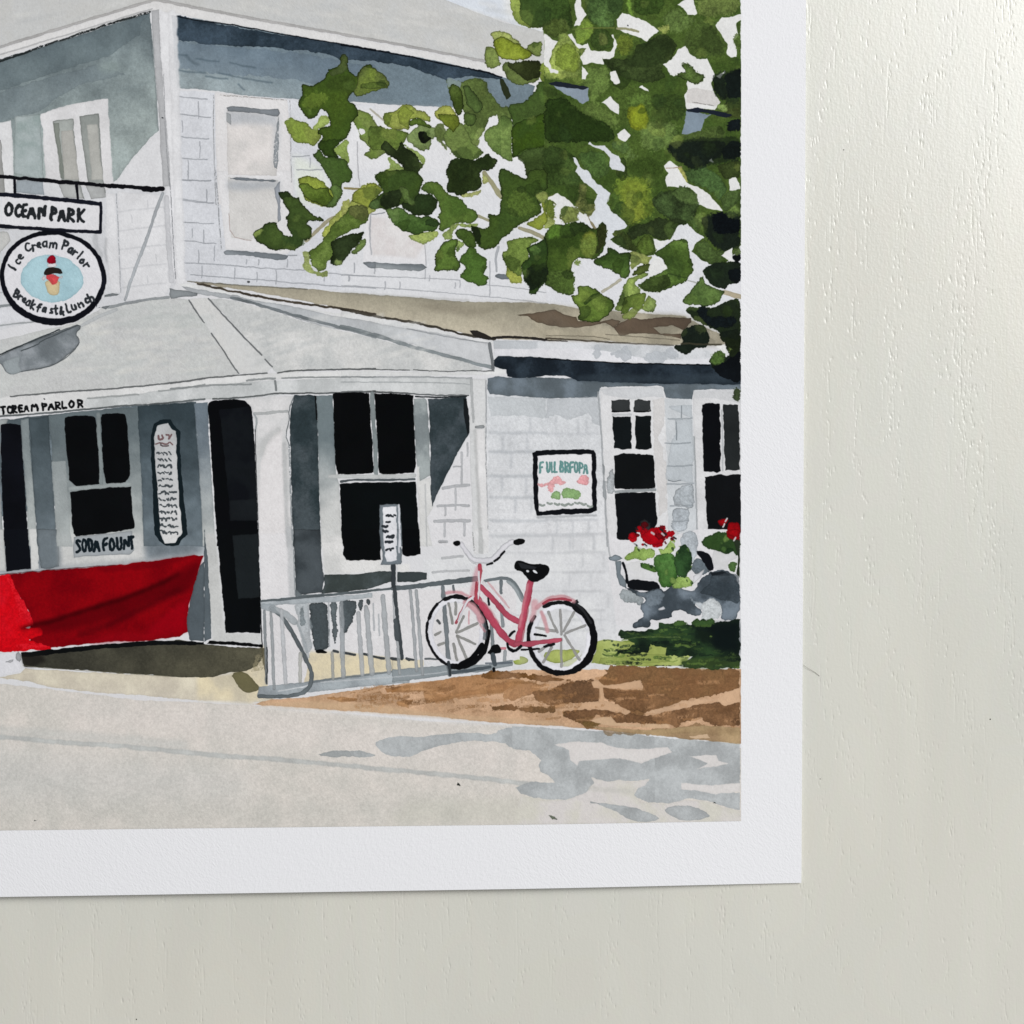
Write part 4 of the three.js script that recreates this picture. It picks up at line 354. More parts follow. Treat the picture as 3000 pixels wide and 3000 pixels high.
// --- flowers, box and its shade
W(TP, 'd9d8da', [430, 40, 520, 100, 880, 120, 1250, 0, 1664, 0, 1664, 860, 1000, 900, 500, 900, 420, 300], { e: 0, v: 0.02 }); S(TP, 'b1b4b6', 16, [410, 0, 425, 150, 440, 270], { a: 0.8 }); B(TP, 'b9c0c6', [1140, 40, 1240, 0, 1270, 180, 1230, 330, 1150, 250, 1100, 120], { e: 0.15 });
B(TP, 'a4acaf', [515, 600, 560, 560, 660, 590, 780, 660, 720, 730, 640, 690, 570, 690], { e: 0.15 }); W(TP, '7f8a91', [490, 305, 545, 300, 540, 420, 590, 480, 600, 560, 530, 530, 500, 440], { e: 0.25 }); W(TP, '8b979f', [425, 270, 490, 240, 560, 275, 500, 300, 440, 290], { e: 0.35 }); S(TP, '15181d', 26, [560, 320, 590, 400, 605, 500]); W(TP, '16191e', [600, 490, 680, 465, 760, 490, 880, 495, 915, 540, 890, 580, 760, 585, 600, 560], { e: 0.05, sm: 1 });
W(TP, '4d5861', [560, 540, 650, 570, 760, 590, 900, 560, 960, 600, 1000, 550, 1080, 545, 1180, 580, 1240, 560, 1300, 460, 1420, 380, 1560, 400, 1664, 480, 1664, 860, 1480, 860, 1500, 760, 1460, 680, 1380, 640, 1320, 700, 1260, 690, 1240, 720, 1310, 770, 1290, 820, 1180, 810, 1120, 760, 1040, 770, 1020, 850, 900, 850, 810, 850, 830, 900, 780, 935, 650, 935, 670, 890, 740, 840, 740, 780, 720, 720, 780, 660, 690, 640, 660, 590], { c2: '75818c', v: 0.16, e: 0.35, sm: 1, j: 4 });
B(TP, '7f8b95', [680, 580, 800, 590, 900, 570, 960, 620, 900, 700, 820, 740, 770, 700, 780, 650, 700, 640], { a: 0.7, e: 0.15 }); B(TP, '3e4951', [1400, 400, 1560, 400, 1664, 500, 1664, 700, 1500, 660, 1380, 620, 1260, 600, 1380, 520], { c2: '55626c', a: 0.75, e: 0.2 }); B(TP, '9aa5ac', [1200, 620, 1240, 680, 1330, 690, 1400, 640, 1480, 700, 1490, 800, 1400, 840, 1300, 860, 1310, 760, 1240, 720, 1190, 650], { a: 0.55, e: 0.1 }); B(TP, 'cdd2d4', [1290, 720, 1400, 650, 1480, 700, 1500, 790, 1460, 850, 1300, 860, 1310, 780], { e: 0.1 }); B(TP, '6f7b83', [1240, 260, 1330, 300, 1390, 400, 1300, 440, 1200, 400], { e: 0.2 }); W(TP, '16191f', [1240, 215, 1300, 200, 1390, 240, 1425, 380, 1370, 400, 1320, 300], { e: 0.1, sm: 1 }); W(TP, '23292f', [1380, 410, 1500, 400, 1570, 430, 1400, 440], { e: 0 }); W(TP, 'dcdde0', [1225, 440, 1330, 380, 1300, 450, 1220, 520], {}); B(TP, '4a545c', [1380, 440, 1660, 420, 1660, 520, 1480, 500], { a: 0.6, e: 0.1 }); W(TP, 'd9dadf', [895, 755, 940, 730, 960, 750, 900, 765], {});
// greenery of the boxes
const LG = { c2: '9cb862', e: 0.2, v: 0.1 };
B(TP, '8fae55', [640, 220, 680, 150, 760, 180, 860, 180, 870, 260, 760, 300, 700, 280, 580, 300, 570, 270], LG); B(TP, '98b566', [960, 180, 1010, 90, 1060, 100, 1050, 160, 1110, 150, 1000, 240, 920, 250, 880, 190], LG); B(TP, '85a54e', [1060, 460, 1180, 440, 1225, 500, 1200, 550, 1100, 555, 1020, 540], LG); B(TP, '5b8138', [720, 320, 780, 320, 880, 360, 890, 420, 800, 410, 730, 360], { c2: '476e2e' });
B(TP, '41702f', [860, 240, 960, 225, 1040, 230, 1060, 330, 1070, 440, 1040, 520, 960, 560, 910, 530, 890, 440, 850, 350], { c2: '5a8741', v: 0.16 }); B(TP, '243f24', [1060, 200, 1140, 140, 1200, 180, 1220, 280, 1200, 380, 1160, 460, 1080, 440, 1050, 330], { c2: '35582f' }); B(TP, '5f8a44', [890, 330, 1000, 300, 1050, 420, 990, 530, 920, 500], { a: 0.5, e: 0.1 });
B(TP, '3a5a2a', [1300, 130, 1360, 60, 1450, 30, 1560, 40, 1600, 120, 1664, 90, 1664, 240, 1540, 240, 1440, 190, 1370, 190], { c2: '2b4424' }); W(TP, '2f3a2a', [1600, 80, 1664, 60, 1664, 460, 1630, 420, 1650, 260], { e: 0.1 }); B(TP, '587b42', [1540, 330, 1600, 300, 1650, 320, 1620, 410, 1570, 390], LG); W(TP, 'd8d8da', [1420, 200, 1540, 240, 1600, 210, 1640, 270, 1560, 310, 1540, 380, 1430, 380, 1400, 280], { c2: 'c8c8c8', e: 0.06 }); W(TP, 'dddddf', [590, 340, 640, 310, 720, 300, 730, 360, 870, 410, 890, 480, 780, 470, 680, 470, 620, 480], { c2: 'd0d0d0', e: 0.05 });
for (const [t, x, y, a, b] of [[TP, 665, 95, 42, 36], [TP, 735, 140, 34, 26], [TP, 800, 70, 80, 46], [TP, 880, 120, 60, 50], [TP, 920, 40, 44, 50], [TP, 1015, 52, 34, 32], [TP, 760, 40, 40, 40], [TP, 915, 150, 40, 22]]) B(t, 'b5101f', ellipse(x, y, a, b, 0.3, 12), { c2: '9d0c19', j: 7, e: 0.15 }); B(TL, 'b40f1e', [880, 1830, 940, 1790, 1000, 1760, 1060, 1740, 1120, 1760, 1110, 1830, 1120, 1900, 1000, 1920, 900, 1890], { c2: 'a00c1a', j: 4 }); B(TL, '3b3f40', [880, 1700, 930, 1680, 980, 1720, 970, 1780, 900, 1780], { a: 0.9 }); B(TL, '5a1218', ellipse(930, 1730, 34, 30, 0, 10), {}); B(TL, '9d0f1a', [1610, 1690, 1660, 1670, 1720, 1680, 1690, 1740, 1640, 1760], {}); B(TL, 'a20d18', [1700, 1720, 1760, 1700, 1830, 1720, 1835, 1870, 1780, 1880, 1720, 1850, 1700, 1780], { c2: '7c0d14', j: 4 }); B(TP, '9c0f18', [1560, 0, 1664, 0, 1664, 60, 1610, 90, 1560, 60], { j: 4 }); for (const [x, y] of [[1690, 1700], [1770, 1880], [1665, 1750]]) S(TL, 'd9d5d6', 14, [x, y, x + 16, y - 30], {});
// lawn
W(TP, 'a3b05a', [300, 1060, 380, 1040, 520, 1050, 1000, 1000, 1200, 1200, 1110, 1290, 700, 1290, 400, 1275, 260, 1260, 310, 1140], { c2: 'adb96a', v: 0.1, e: 0.12 }); W(TP, '8f9f4d', [350, 1210, 700, 1170, 1000, 1180, 1000, 1250, 600, 1270, 330, 1260], { a: 0.6, v: 0.1 }); W(TP, '1d2d22', [515, 1000, 540, 955, 700, 955, 880, 940, 900, 890, 1000, 880, 1200, 900, 1300, 850, 1450, 880, 1664, 850, 1664, 1310, 1400, 1320, 1130, 1300, 1110, 1260, 1220, 1200, 960, 1190, 980, 1110, 820, 1080, 800, 1170, 640, 1180, 540, 1170, 500, 1210, 470, 1190, 510, 1140, 600, 1120, 680, 1090, 680, 1060, 540, 1040], { c2: '2f4a2a', v: 0.16, e: 0.2, j: 4 }); W(TP, '101a1d', [1300, 900, 1664, 880, 1664, 1180, 1500, 1160, 1380, 1080, 1420, 1000], { a: 0.8, s: 8, e: 0 }); W(TP, '4a5f2c', [1110, 1220, 1300, 1210, 1664, 1200, 1664, 1300, 1400, 1320, 1100, 1300], { a: 0.55, s: 3, e: 0 }); B(TP, '4b6b35', [1000, 890, 1100, 855, 1190, 890, 1100, 920], {}); B(TP, '3f5e30', [1190, 880, 1260, 840, 1310, 870, 1400, 840, 1450, 860, 1400, 920, 1250, 920], {}); S(TP, '728a4a', 12, [550, 1040, 800, 1010, 1100, 1020], { a: 0.8 }); S(TP, '3c5a33', 14, [540, 1010, 700, 990, 830, 1020], { a: 0.5 });
W(TO, 'b6c07c', [1130, 1220, 1200, 1190, 1280, 1220, 1270, 1260, 1160, 1285], { sm: 1, c2: '9eb04f', e: 0.25 });

{ const Q = rng(515), q = (a, b) => a + (b - a) * Q();       // grass strokes and leaves of the flower boxes
  for (let i = 0; i < 110; i++) { const x = q(1760, 2160), y = q(1830, 1955), l = q(15, 60); S(PXU, ['24382a', '16231f', '6f8a3c', '49642f'][i % 4], q(3, 9), [x, y, x + l * 0.5, y + q(-4, 4), x + l, y + q(-3, 3)], { on: 1, a: q(0.35, 0.8), v: 0.2, dry: q(-0.1, 0.3), j: 3 }); }
  for (let i = 0; i < 70; i++) { const x = q(1820, 2160), y = q(1560, 1725), r = q(4, 12); B(PXU, ['35592b', '86a552', '244424', '5f8840'][i % 4], ellipse(x, y, r, r * q(0.5, 1), q(0, 3), 9), { on: 1, a: q(0.5, 0.9), j: 4, e: 0.25 }); }
  for (let i = 0; i < 16; i++) B(PXU, i % 3 ? 'b5101f' : '7d0c16', ellipse(q(1850, 1975), q(1545, 1600), q(5, 11), q(4, 9), q(0, 3), 8), { j: 4, a: 0.95 });
  for (let i = 0; i < 14; i++) S(PXU, i % 2 ? 'd5d3d4' : '2a2d2f', q(3, 6), [q(1845, 1985), q(1545, 1610), q(1845, 1985), q(1545, 1610)].map((v, k, a) => k > 1 ? a[k - 2] + (k % 2 ? 5 : 7) : v), { a: 0.9 }); }
// --- bicycle rack
W(TN, 'd9d7d8', [560, 720, 700, 720, 900, 830, 1000, 1000, 1000, 1150, 940, 1450, 600, 1480], { e: 0, v: 0.02 }); W(TN, 'dcdadb', [1560, 600, 1932, 580, 1932, 1220, 1500, 1180, 1250, 1120, 1320, 980], { e: 0 }); W(TO, 'dcdadb', [0, 580, 500, 560, 1150, 500, 1200, 1230, 520, 1250, 0, 1210], { e: 0, v: 0.02 });
W(TN, '47504f', [1130, 430, 1400, 425, 1700, 395, 1932, 410, 1932, 500, 1750, 500, 1560, 560, 1350, 590, 1100, 610, 1130, 520], { c2: '586265', v: 0.1, e: 0.25 }); W(TO, '454e50', [50, 410, 200, 400, 330, 410, 325, 470, 200, 500, 50, 500], { e: 0.2 }); W(TN, '7e888c', [860, 560, 920, 620, 1130, 600, 1130, 680, 860, 680], { v: 0.08 });
B(TN, '565f63', [1000, 700, 1160, 690, 1175, 900, 1180, 1130, 1050, 1150, 1010, 1000, 985, 760], { c2: '4b5458', e: 0.35 }); B(TN, '576064', [1275, 690, 1330, 660, 1430, 670, 1420, 800, 1370, 900, 1325, 985, 1290, 900], { e: 0.35 }); B(TN, '6d777b', [1190, 700, 1240, 690, 1255, 1000, 1240, 1110, 1210, 1060], { e: 0.3 }); B(TN, '6c767a', [905, 730, 940, 720, 950, 880, 920, 920, 900, 850], { e: 0.3 }); B(TN, '5d666a', [1455, 680, 1490, 660, 1490, 740, 1470, 780], {}); B(TN, '5d666a', [1530, 660, 1560, 650, 1555, 710, 1530, 720], {}); B(TN, '99a2a6', [850, 700, 980, 700, 1010, 900, 1010, 1150, 950, 1160, 900, 1000], { a: 0.6, e: 0.12 });
W(TN, '0f1112', [1045, 1140, 1100, 1130, 1160, 1150, 1150, 1165, 1060, 1165], { sm: 1 }); for (const [x0, y0, x1, y1] of [[1220, 1145, 1260, 1155], [1320, 1160, 1420, 1180], [1505, 1175, 1540, 1182], [1595, 1195, 1690, 1215], [1760, 1215, 1830, 1225], [1905, 1215, 1932, 1230]]) S(TN, '4a4f52', 22, [x0, y0, x1, y1]); S(TO, '4a4f52', 24, [0, 1220, 40, 1222]); S(TO, '4f5457', 24, [140, 1218, 200, 1228]); S(TO, '6d7377', 18, [310, 1220, 430, 1222]);
// rails
W(TN, 'a7afb4', [530, 680, 860, 655, 1300, 625, 1580, 600, 1580, 640, 1250, 680, 880, 700, 600, 720, 540, 735], { c2: 'b4bbbf', e: 0.12 }); S(TN, '636c70', 22, [535, 678, 860, 648, 1200, 615, 1500, 585, 1932, 545], { v: 0.12 }); S(TO, '60696d', 44, [0, 555, 200, 540, 500, 500, 790, 465], { v: 0.12 }); S(TO, '767f83', 26, [870, 485, 950, 470, 1060, 460, 1130, 480, 1190, 560, 1230, 650]); S(TO, '8b9599', 34, [1090, 490, 1150, 540, 1190, 610, 1225, 670], { a: 0.8 });
S(TN, 'a3acb1', 70, [560, 730, 640, 740], { a: 0.9 }); W(TN, '9da5aa', [520, 1480, 700, 1460, 1000, 1430, 1400, 1380, 1932, 1320, 1932, 1440, 1500, 1480, 1000, 1530, 560, 1590, 500, 1570], { c2: 'aab2b6', v: 0.08, e: 0.15 }); S(TN, '737c81', 20, [1020, 1440, 1250, 1400, 1600, 1360, 1932, 1320], { a: 0.7 }); S(TN, 'd9dde0', 12, [700, 1520, 900, 1490, 1000, 1460], {}); S(TN, 'd4d8db', 10, [1100, 1440, 1500, 1410, 1932, 1375], { a: 0.8 }); W(TO, '9aa3a7', [0, 1320, 500, 1280, 900, 1270, 1130, 1230, 1130, 1280, 900, 1330, 560, 1370, 0, 1440], { c2: '8b9498', v: 0.1, e: 0.15 }); S(TO, '59636a', 30, [570, 1345, 760, 1325, 920, 1295], {}); S(TO, '66707a', 18, [880, 1260, 1050, 1260, 1120, 1255], { a: 0.8 }); S(TO, 'cdd2d6', 10, [0, 1390, 300, 1365, 510, 1340], { a: 0.8 });
S(TN, '70797d', 36, [640, 750, 740, 830, 830, 970, 900, 1100, 960, 1230, 1010, 1330, 1010, 1420, 990, 1490, 920, 1550, 760, 1575, 520, 1570], { v: 0.15, e: 0.25 }); S(TN, 'a5adb1', 60, [640, 750, 760, 790, 850, 870], { a: 0.8, e: 0.15 }); S(TN, '98a1a5', 26, [870, 880, 930, 1010, 980, 1200], { a: 0.5 });
for (const [x0, y0, x1, y1, w, c] of [[565, 770, 590, 1450, 26, '8c9397'], [630, 780, 660, 1500, 28, 'a1a7aa'], [725, 760, 770, 1450, 36, 'c0c3c6'], [905, 1170, 905, 1430, 32, 'b3b4ae'], [1205, 1160, 1215, 1410, 28, 'a9aba8'], [1290, 690, 1310, 1390, 40, 'a0a6aa'], [1450, 790, 1490, 1370, 40, 'b0b4b7'], [1525, 730, 1580, 1360, 46, 'a9aeb1'], [1680, 630, 1740, 1350, 46, 'a9aeb1'], [1820, 1040, 1840, 1340, 30, 'a6abae'], [1780, 600, 1800, 1000, 20, 'b9bdc0']]) S(TN, c, w, [x0, y0, (x0 + x1) / 2, (y0 + y1) / 2, x1, y1], { a: 0.85, v: 0.08, e: 0.2 }); S(TN, '43494d', 12, [590, 1110, 595, 1300, 590, 1450]); for (const [x, y0, y1] of [[1590, 700, 950], [1640, 800, 1000], [980, 700, 1000], [1170, 690, 1100]]) S(TN, 'b4b9bd', 16, [x, y0, x + 10, y1], { a: 0.7 });
for (const [x0, y0, x1, y1, w, c] of [[170, 580, 230, 1330, 30, 'a8adb0'], [225, 580, 285, 1370, 30, 'a8adb0'], [475, 545, 540, 1370, 40, '747d82'], [575, 530, 580, 590, 24, '6a7378'], [1020, 490, 1025, 600, 30, '70797e'], [1025, 700, 1040, 910, 30, '8d9599'], [930, 900, 945, 1100, 30, '7f888c'], [1060, 1150, 1055, 1230, 30, 'a3a9ac'], [60, 1230, 70, 1360, 26, 'a9aeb0']]) S(TO, c, w, [x0, y0, (x0 + x1) / 2, (y0 + y1) / 2, x1, y1], { a: 0.9, v: 0.08, e: 0.2 });
// sign on its pole
S(TN, '3e4448', 44, [1780, 340, 1785, 540], { e: 0.1 }); S(TN, '4a5155', 30, [1790, 560, 1815, 800, 1840, 1000, 1865, 1210], { v: 0.12 }); S(TN, '555d61', 46, [1815, 860, 1825, 1030], {}); S(TN, 'dfe0e2', 14, [1810, 360, 1812, 520]); S(TO, '4a5155', 26, [25, 560, 50, 850, 75, 1080, 90, 1220], {}); S(TO, '565e62', 44, [30, 860, 45, 1030], {});
W(TK, '79838a', [362, 1540, 550, 1530, 565, 1700, 575, 1932, 372, 1932], { e: 0.2 }); W(TN, '79838a', [1650, 0, 1845, 0, 1865, 310, 1850, 330, 1660, 335, 1675, 280], { e: 0.2 }); W(TK, 'dcdde1', [395, 1565, 520, 1555, 530, 1932, 405, 1932], { e: 0.03 }); W(TN, 'dcdde1', [1690, 0, 1800, 0, 1815, 295, 1720, 305, 1700, 250], { e: 0.03 }); S(TK, 'dfe2e8', 18, [545, 1545, 555, 1932]); S(TN, 'dfe2e8', 14, [1840, 0, 1835, 220]);
for (const [t, x, y, n] of [[TK, 455, 1640, 4], [TK, 450, 1700, 2], [TK, 425, 1750, 2], [TK, 430, 1790, 2], [TK, 460, 1840, 3], [TK, 450, 1890, 3], [TN, 1745, 70, 3], [TN, 1735, 120, 3], [TN, 1745, 190, 3]]) for (let i = 0; i < n; i++) S(t, '353b41', rr(18, 26), [x - 30 + i * 24 + rr(-6, 6), y + rr(-10, 10), x - 14 + i * 24, y + rr(-14, 14)], { e: 0 });
// --- bicycle
const WH = 'dedde2';
W(TO, '9dab52', [1450, 1140, 1760, 1125, 1770, 1170, 1640, 1250, 1480, 1255, 1420, 1210], { sm: 1, e: 0.25, c2: 'adb865' }); W(TO, 'bdc58f', [1620, 1250, 1760, 1190, 1790, 1140, 1780, 1240, 1680, 1300, 1600, 1290], { a: 0.6 });
function ring(t, cx, cy, rx, ry, rot, a0, a1, c, w, o = {}) { S(t, c, w, ellipse(cx, cy, rx, ry, rot, 28, a0, a1), { sm: 1, j: 1.2, e: 0.1, ...o }); }
ring(TO, 600, 965, 245, 305, -0.12, 0, 6.29, 'dfdfe5', 46); ring(TO, 1590, 1020, 262, 300, -0.12, 0, 6.29, 'dfdfe5', 50);
const SP = { a: 0.9, e: 0.1 };
for (const f of [[600, 970, 670, 820], [605, 975, 800, 885], [610, 1005, 700, 1225], [610, 1000, 780, 1080], [575, 1080, 610, 1230], [530, 700, 565, 885], [595, 690, 595, 800], [405, 995, 455, 965], [435, 1090, 485, 1070]]) S(TO, '93938f', 24, f, SP); S(TO, '5d6164', 26, [425, 860, 445, 885]);
for (const f of [[1590, 990, 1580, 760], [1610, 960, 1710, 780], [1630, 980, 1815, 905], [1620, 1000, 1760, 1225], [1590, 1030, 1590, 1290], [1550, 970, 1470, 780], [1530, 960, 1350, 925], [1500, 1110, 1420, 1250], [1480, 1080, 1380, 1150]]) S(TO, '9b9a98', 24, f, SP);
ring(TO, 612, 962, 286, 333, -0.14, 0, 6.29, '303236', 13); ring(TO, 612, 962, 290, 335, -0.14, 0.12, 1.9, '121316', 44); ring(TO, 612, 962, 286, 333, -0.14, 1.85, 3.5, '1b1c20', 24); ring(TO, 612, 964, 284, 335, -0.14, 3.65, 4.15, '17181b', 26); ring(TO, 610, 962, 280, 330, -0.14, 4.45, 6.3, '1a1b1e', 36); ring(TO, 612, 962, 262, 325, -0.14, 6.0, 6.6, '5d646a', 34, { a: 0.7 }); S(TO, '101114', 48, [845, 1090, 760, 1210, 640, 1280]);
ring(TO, 1580, 1025, 318, 335, -0.1, -1.0, 1.1, '131417', 66); ring(TO, 1580, 1025, 305, 330, -0.1, 1.0, 2.4, '16171a', 48); ring(TO, 1580, 1025, 300, 330, -0.1, 2.3, 3.9, '17181b', 36); ring(TO, 1580, 1025, 305, 338, -0.1, 4.3, 5.5, '1b1c1f', 36); S(TO, '3c3e41', 22, [1720, 690, 1800, 760, 1870, 880], { a: 0.7 }); W(TO, '2a2c2f', [1690, 690, 1740, 660, 1760, 690, 1720, 720], {});
const PK = { e: 0.18, v: 0.12 };
S(TO, 'd8979f', 26, [510, 600, 620, 590, 720, 630], { a: 0.8, s: 1 }); S(TO, 'd59aa1', 56, [690, 690, 780, 740, 840, 860], { a: 0.85, s: 1, ...PK }); S(TO, 'cf7c86', 22, [830, 900, 870, 960], { a: 0.5 }); S(TO, 'd8989f', 40, [1360, 740, 1430, 680, 1540, 630, 1640, 640, 1710, 680], { a: 0.8, s: 1, ...PK }); S(TO, 'b65563', 24, [1420, 700, 1500, 660, 1600, 650, 1680, 670], PK); S(TO, 'd69aa1', 60, [1340, 690, 1330, 790, 1310, 850], { a: 0.7, s: 2 }); S(TO, 'd49aa0', 34, [1400, 780, 1440, 880, 1460, 960], { a: 0.85, s: 1 });
S(TO, 'cf8692', 60, [810, 370, 780, 520, 760, 620], { a: 0.55, s: 3 }); S(TO, 'b9566a', 50, [830, 540, 930, 640, 1010, 730, 1080, 810, 1180, 870], PK); S(TO, 'dfdde0', 22, [860, 500, 960, 600, 1060, 730, 1130, 800, 1180, 810]); S(TO, 'dba9ae', 18, [900, 500, 1000, 620, 1100, 740], { a: 0.7 });
S(TO, 'b35064', 66, [800, 660, 880, 760, 960, 890, 1030, 980, 1100, 1060, 1150, 1080], PK); S(TO, 'd8a0a6', 18, [830, 660, 920, 750, 1000, 880], { a: 0.5 }); S(TO, 'b55266', 62, [1300, 500, 1260, 700, 1215, 900, 1180, 1070], PK); S(TO, 'dc929b', 24, [1275, 520, 1235, 720, 1195, 920], { a: 0.7, s: 1 }); S(TO, 'a9424f', 18, [1300, 640, 1260, 840, 1220, 1050], { a: 0.6 }); S(TO, 'b95a6c', 46, [1160, 1080, 1280, 1080, 1400, 1060, 1580, 1040], PK); S(TO, 'd5858f', 24, [1060, 1120, 1010, 1120], PK); S(TO, 'b85261', 40, [820, 340, 825, 380], PK); S(TO, 'c8616e', 30, [830, 390, 810, 560, 800, 650], PK); S(TO, WH, 18, [815, 400, 820, 560, 800, 660]); S(TO, 'b85563', 24, [790, 500, 785, 640, 800, 690], PK); S(TO, 'c3606d', 26, [740, 640, 680, 720, 640, 800, 600, 880], PK); S(TO, WH, 20, [760, 640, 700, 680, 660, 770, 620, 860]); S(TO, 'dfa3a9', 16, [720, 770, 720, 890], { a: 0.7 });
S(TO, 'b4b5ba', 50, [650, 140, 700, 220, 760, 290, 850, 300, 940, 290, 1010, 220, 1060, 160, 1130, 120], { a: 0.75 }); S(TO, WH, 36, [650, 136, 700, 220, 760, 290, 850, 300, 940, 290, 1010, 220, 1060, 160, 1130, 120]); S(TO, 'b9b9bd', 8, [690, 230, 740, 310, 790, 330], { a: 0.7 }); for (const f of [[890, 335, 940, 320], [960, 300, 1010, 265], [1020, 250, 1055, 210]]) S(TO, '1c1d20', 20, f);
W(TO, '111214', [570, 130, 600, 105, 640, 115, 640, 150, 600, 160], { sm: 1 }); W(TO, '141517', [1140, 115, 1170, 90, 1250, 95, 1250, 135, 1200, 152, 1150, 145], { sm: 1 }); W(TO, '131416', [1150, 330, 1170, 290, 1220, 300, 1300, 325, 1420, 325, 1480, 360, 1475, 420, 1420, 470, 1350, 500, 1290, 490, 1240, 430, 1220, 400, 1160, 385], { sm: 1, e: 0 }); W(TO, '33363a', [1180, 310, 1260, 330, 1360, 350, 1400, 340, 1340, 380, 1220, 370], { a: 0.8, e: 0 }); for (const [x, y, a] of [[1275, 395, 16], [1345, 400, 30]]) W(TO, 'd5d8dc', ellipse(x, y, a, 14, 0.6, 10), { e: 0 });
W(TO, '121416', [895, 1170, 930, 1110, 990, 1080, 1020, 1150, 990, 1165, 920, 1180], { sm: 0, j: 3 }); S(TO, '17181b', 26, [1080, 1075, 1090, 1120, 1150, 1150, 1210, 1100]); S(TO, '16171a', 24, [1105, 1005, 1125, 975, 1150, 960]); S(TO, '17181a', 18, [1215, 1133, 1290, 1130, 1380, 1125], {}); S(TO, '17181a', 20, [1340, 990, 1400, 995, 1445, 1005]); S(TO, '1c1d20', 24, [1430, 1105, 1480, 1090, 1520, 1080]); S(TO, '545e64', 40, [945, 1180, 965, 1270], {}); S(TO, '15171a', 26, [955, 1310, 955, 1330]); S(TO, '3f464b', 24, [530, 1250, 545, 1370], {}); S(TO, '22252a', 22, [900, 650, 910, 710]);

// --- hanging signs
W(TE, 'dedde0', [-1400, 150, 0, 240, 700, 290, 940, 320, 940, 570, 0, 520, -1400, 440], { e: 0.02, v: 0.015 });
S(TA, '14141a', 34, [-1400, 1560, 0, 1665, 500, 1710, 1000, 1750, 1300, 1770, 1450, 1785], { j: 1.6, e: 0 }); S(TA, '14141a', 50, [1360, 1780, 1450, 1790, 1535, 1782], { j: 2, e: 0 }); S(TA, '17171f', 24, [135, 1690, 142, 1820]); S(TA, '17171f', 24, [722, 1740, 728, 1800, 736, 1880]);
S(TE, '1b1e2b', 36, [-1400, 120, 0, 222, 300, 248, 700, 285, 945, 315], { e: 0 }); S(TE, '1a1c28', 32, [-1400, 420, 0, 522, 300, 545, 700, 570, 945, 580], { e: 0 }); S(TE, '191b27', 26, [950, 305, 955, 440, 948, 580], { e: 0 });
[['O', 84, 368, 66], ['C', 172, 378, 52], ['E', 232, 378, 44], ['A', 302, 390, 70], ['N', 398, 394, 66], ['P', 512, 408, 56], ['A', 586, 414, 66], ['R', 670, 420, 62], ['K', 764, 424, 66]].forEach(([c, x, y, w]) => glyph(TE, c, x, y, w, 114, 0.05, 26, '2b2f33', { e: 0 }));
W(TE, '14161f', ellipse(500, 1010, 504, 446, 0.14, 60), { e: 0.02, j: 1.5 }); W(TE, 'dfdee2', ellipse(500, 1000, 460, 394, 0.12, 60), { e: 0.02, j: 1.5, v: 0.012 }); W(TE, '1a1d2a', [930, 820, 975, 950, 1000, 1060, 960, 1200, 905, 1290, 950, 1150, 965, 1030, 945, 900], {}); W(TE, '14161f', [100, 1220, 250, 1350, 420, 1390, 600, 1400, 760, 1360, 660, 1440, 480, 1452, 300, 1420, 160, 1320], { e: 0 });
W(TE, 'a4c8d2', ellipse(490, 1020, 295, 222, 0.08, 40), { c2: 'acced7', e: 0.1, j: 2, v: 0.04 });
[['I', 115, 910, -0.9, 24, 80], ['c', 160, 855, -0.8, 44, 76], ['e', 188, 800, -0.7, 44, 76], ['C', 262, 720, -0.3, 54, 80], ['r', 318, 712, -0.2, 42, 90], ['e', 366, 690, -0.1, 44, 84], ['a', 425, 680, 0, 50, 84], ['m', 505, 690, 0.12, 70, 84], ['P', 618, 705, 0.3, 52, 86], ['a', 672, 738, 0.5, 44, 78], ['r', 716, 768, 0.6, 40, 78], ['l', 760, 800, 0.7, 26, 84], ['o', 786, 846, 0.8, 44, 70], ['r', 828, 890, 1.0, 44, 78],
 ['B', 160, 1160, 0.5, 40, 74], ['r', 198, 1188, 0.5, 36, 70], ['e', 236, 1210, 0.45, 38, 70], ['a', 272, 1236, 0.4, 40, 70], ['k', 318, 1268, 0.35, 40, 84], ['f', 368, 1290, 0.25, 40, 84], ['a', 418, 1296, 0.2, 44, 74], ['s', 488, 1310, 0.05, 34, 74], ['t', 530, 1310, 0, 38, 84], ['&', 582, 1322, 0, 46, 84], ['L', 646, 1296, -0.2, 40, 84], ['u', 694, 1270, -0.25, 44, 84], ['n', 760, 1250, -0.35, 44, 78], ['c', 815, 1214, -0.4, 36, 76], ['h', 860, 1198, -0.45, 44, 84]].forEach(([c, x, y, r, w, h]) => glyph(TE, c, x, y, w, h, r, 17, '363b40', { e: 0 }));
W(TE, 'd9c69a', [425, 1040, 500, 1040, 570, 1030, 560, 1130, 540, 1185, 450, 1165, 430, 1100], { sm: 1, e: 0.2, c2: 'e3d3ab' }); B(TE, 'd9595e', [440, 980, 480, 970, 550, 975, 570, 1020, 530, 1070, 500, 1070, 470, 1030, 435, 1025], { e: 0.12 }); W(TE, 'dfdde0', [390, 1020, 420, 980, 435, 1020, 410, 1040], { sm: 1 }); W(TE, 'dfdde0', [560, 990, 600, 985, 590, 1020, 560, 1015], { sm: 1 }); W(TE, 'dfdde0', [450, 870, 530, 870, 540, 910, 450, 915], { sm: 1 }); W(TE, '2f2724', [415, 980, 440, 920, 520, 910, 570, 920, 600, 970, 570, 985, 520, 970, 440, 985], { sm: 1, e: 0.1 }); B(TE, 'a5102a', [445, 830, 480, 805, 530, 815, 525, 865, 480, 875, 450, 860], { c2: 'c4213a' });
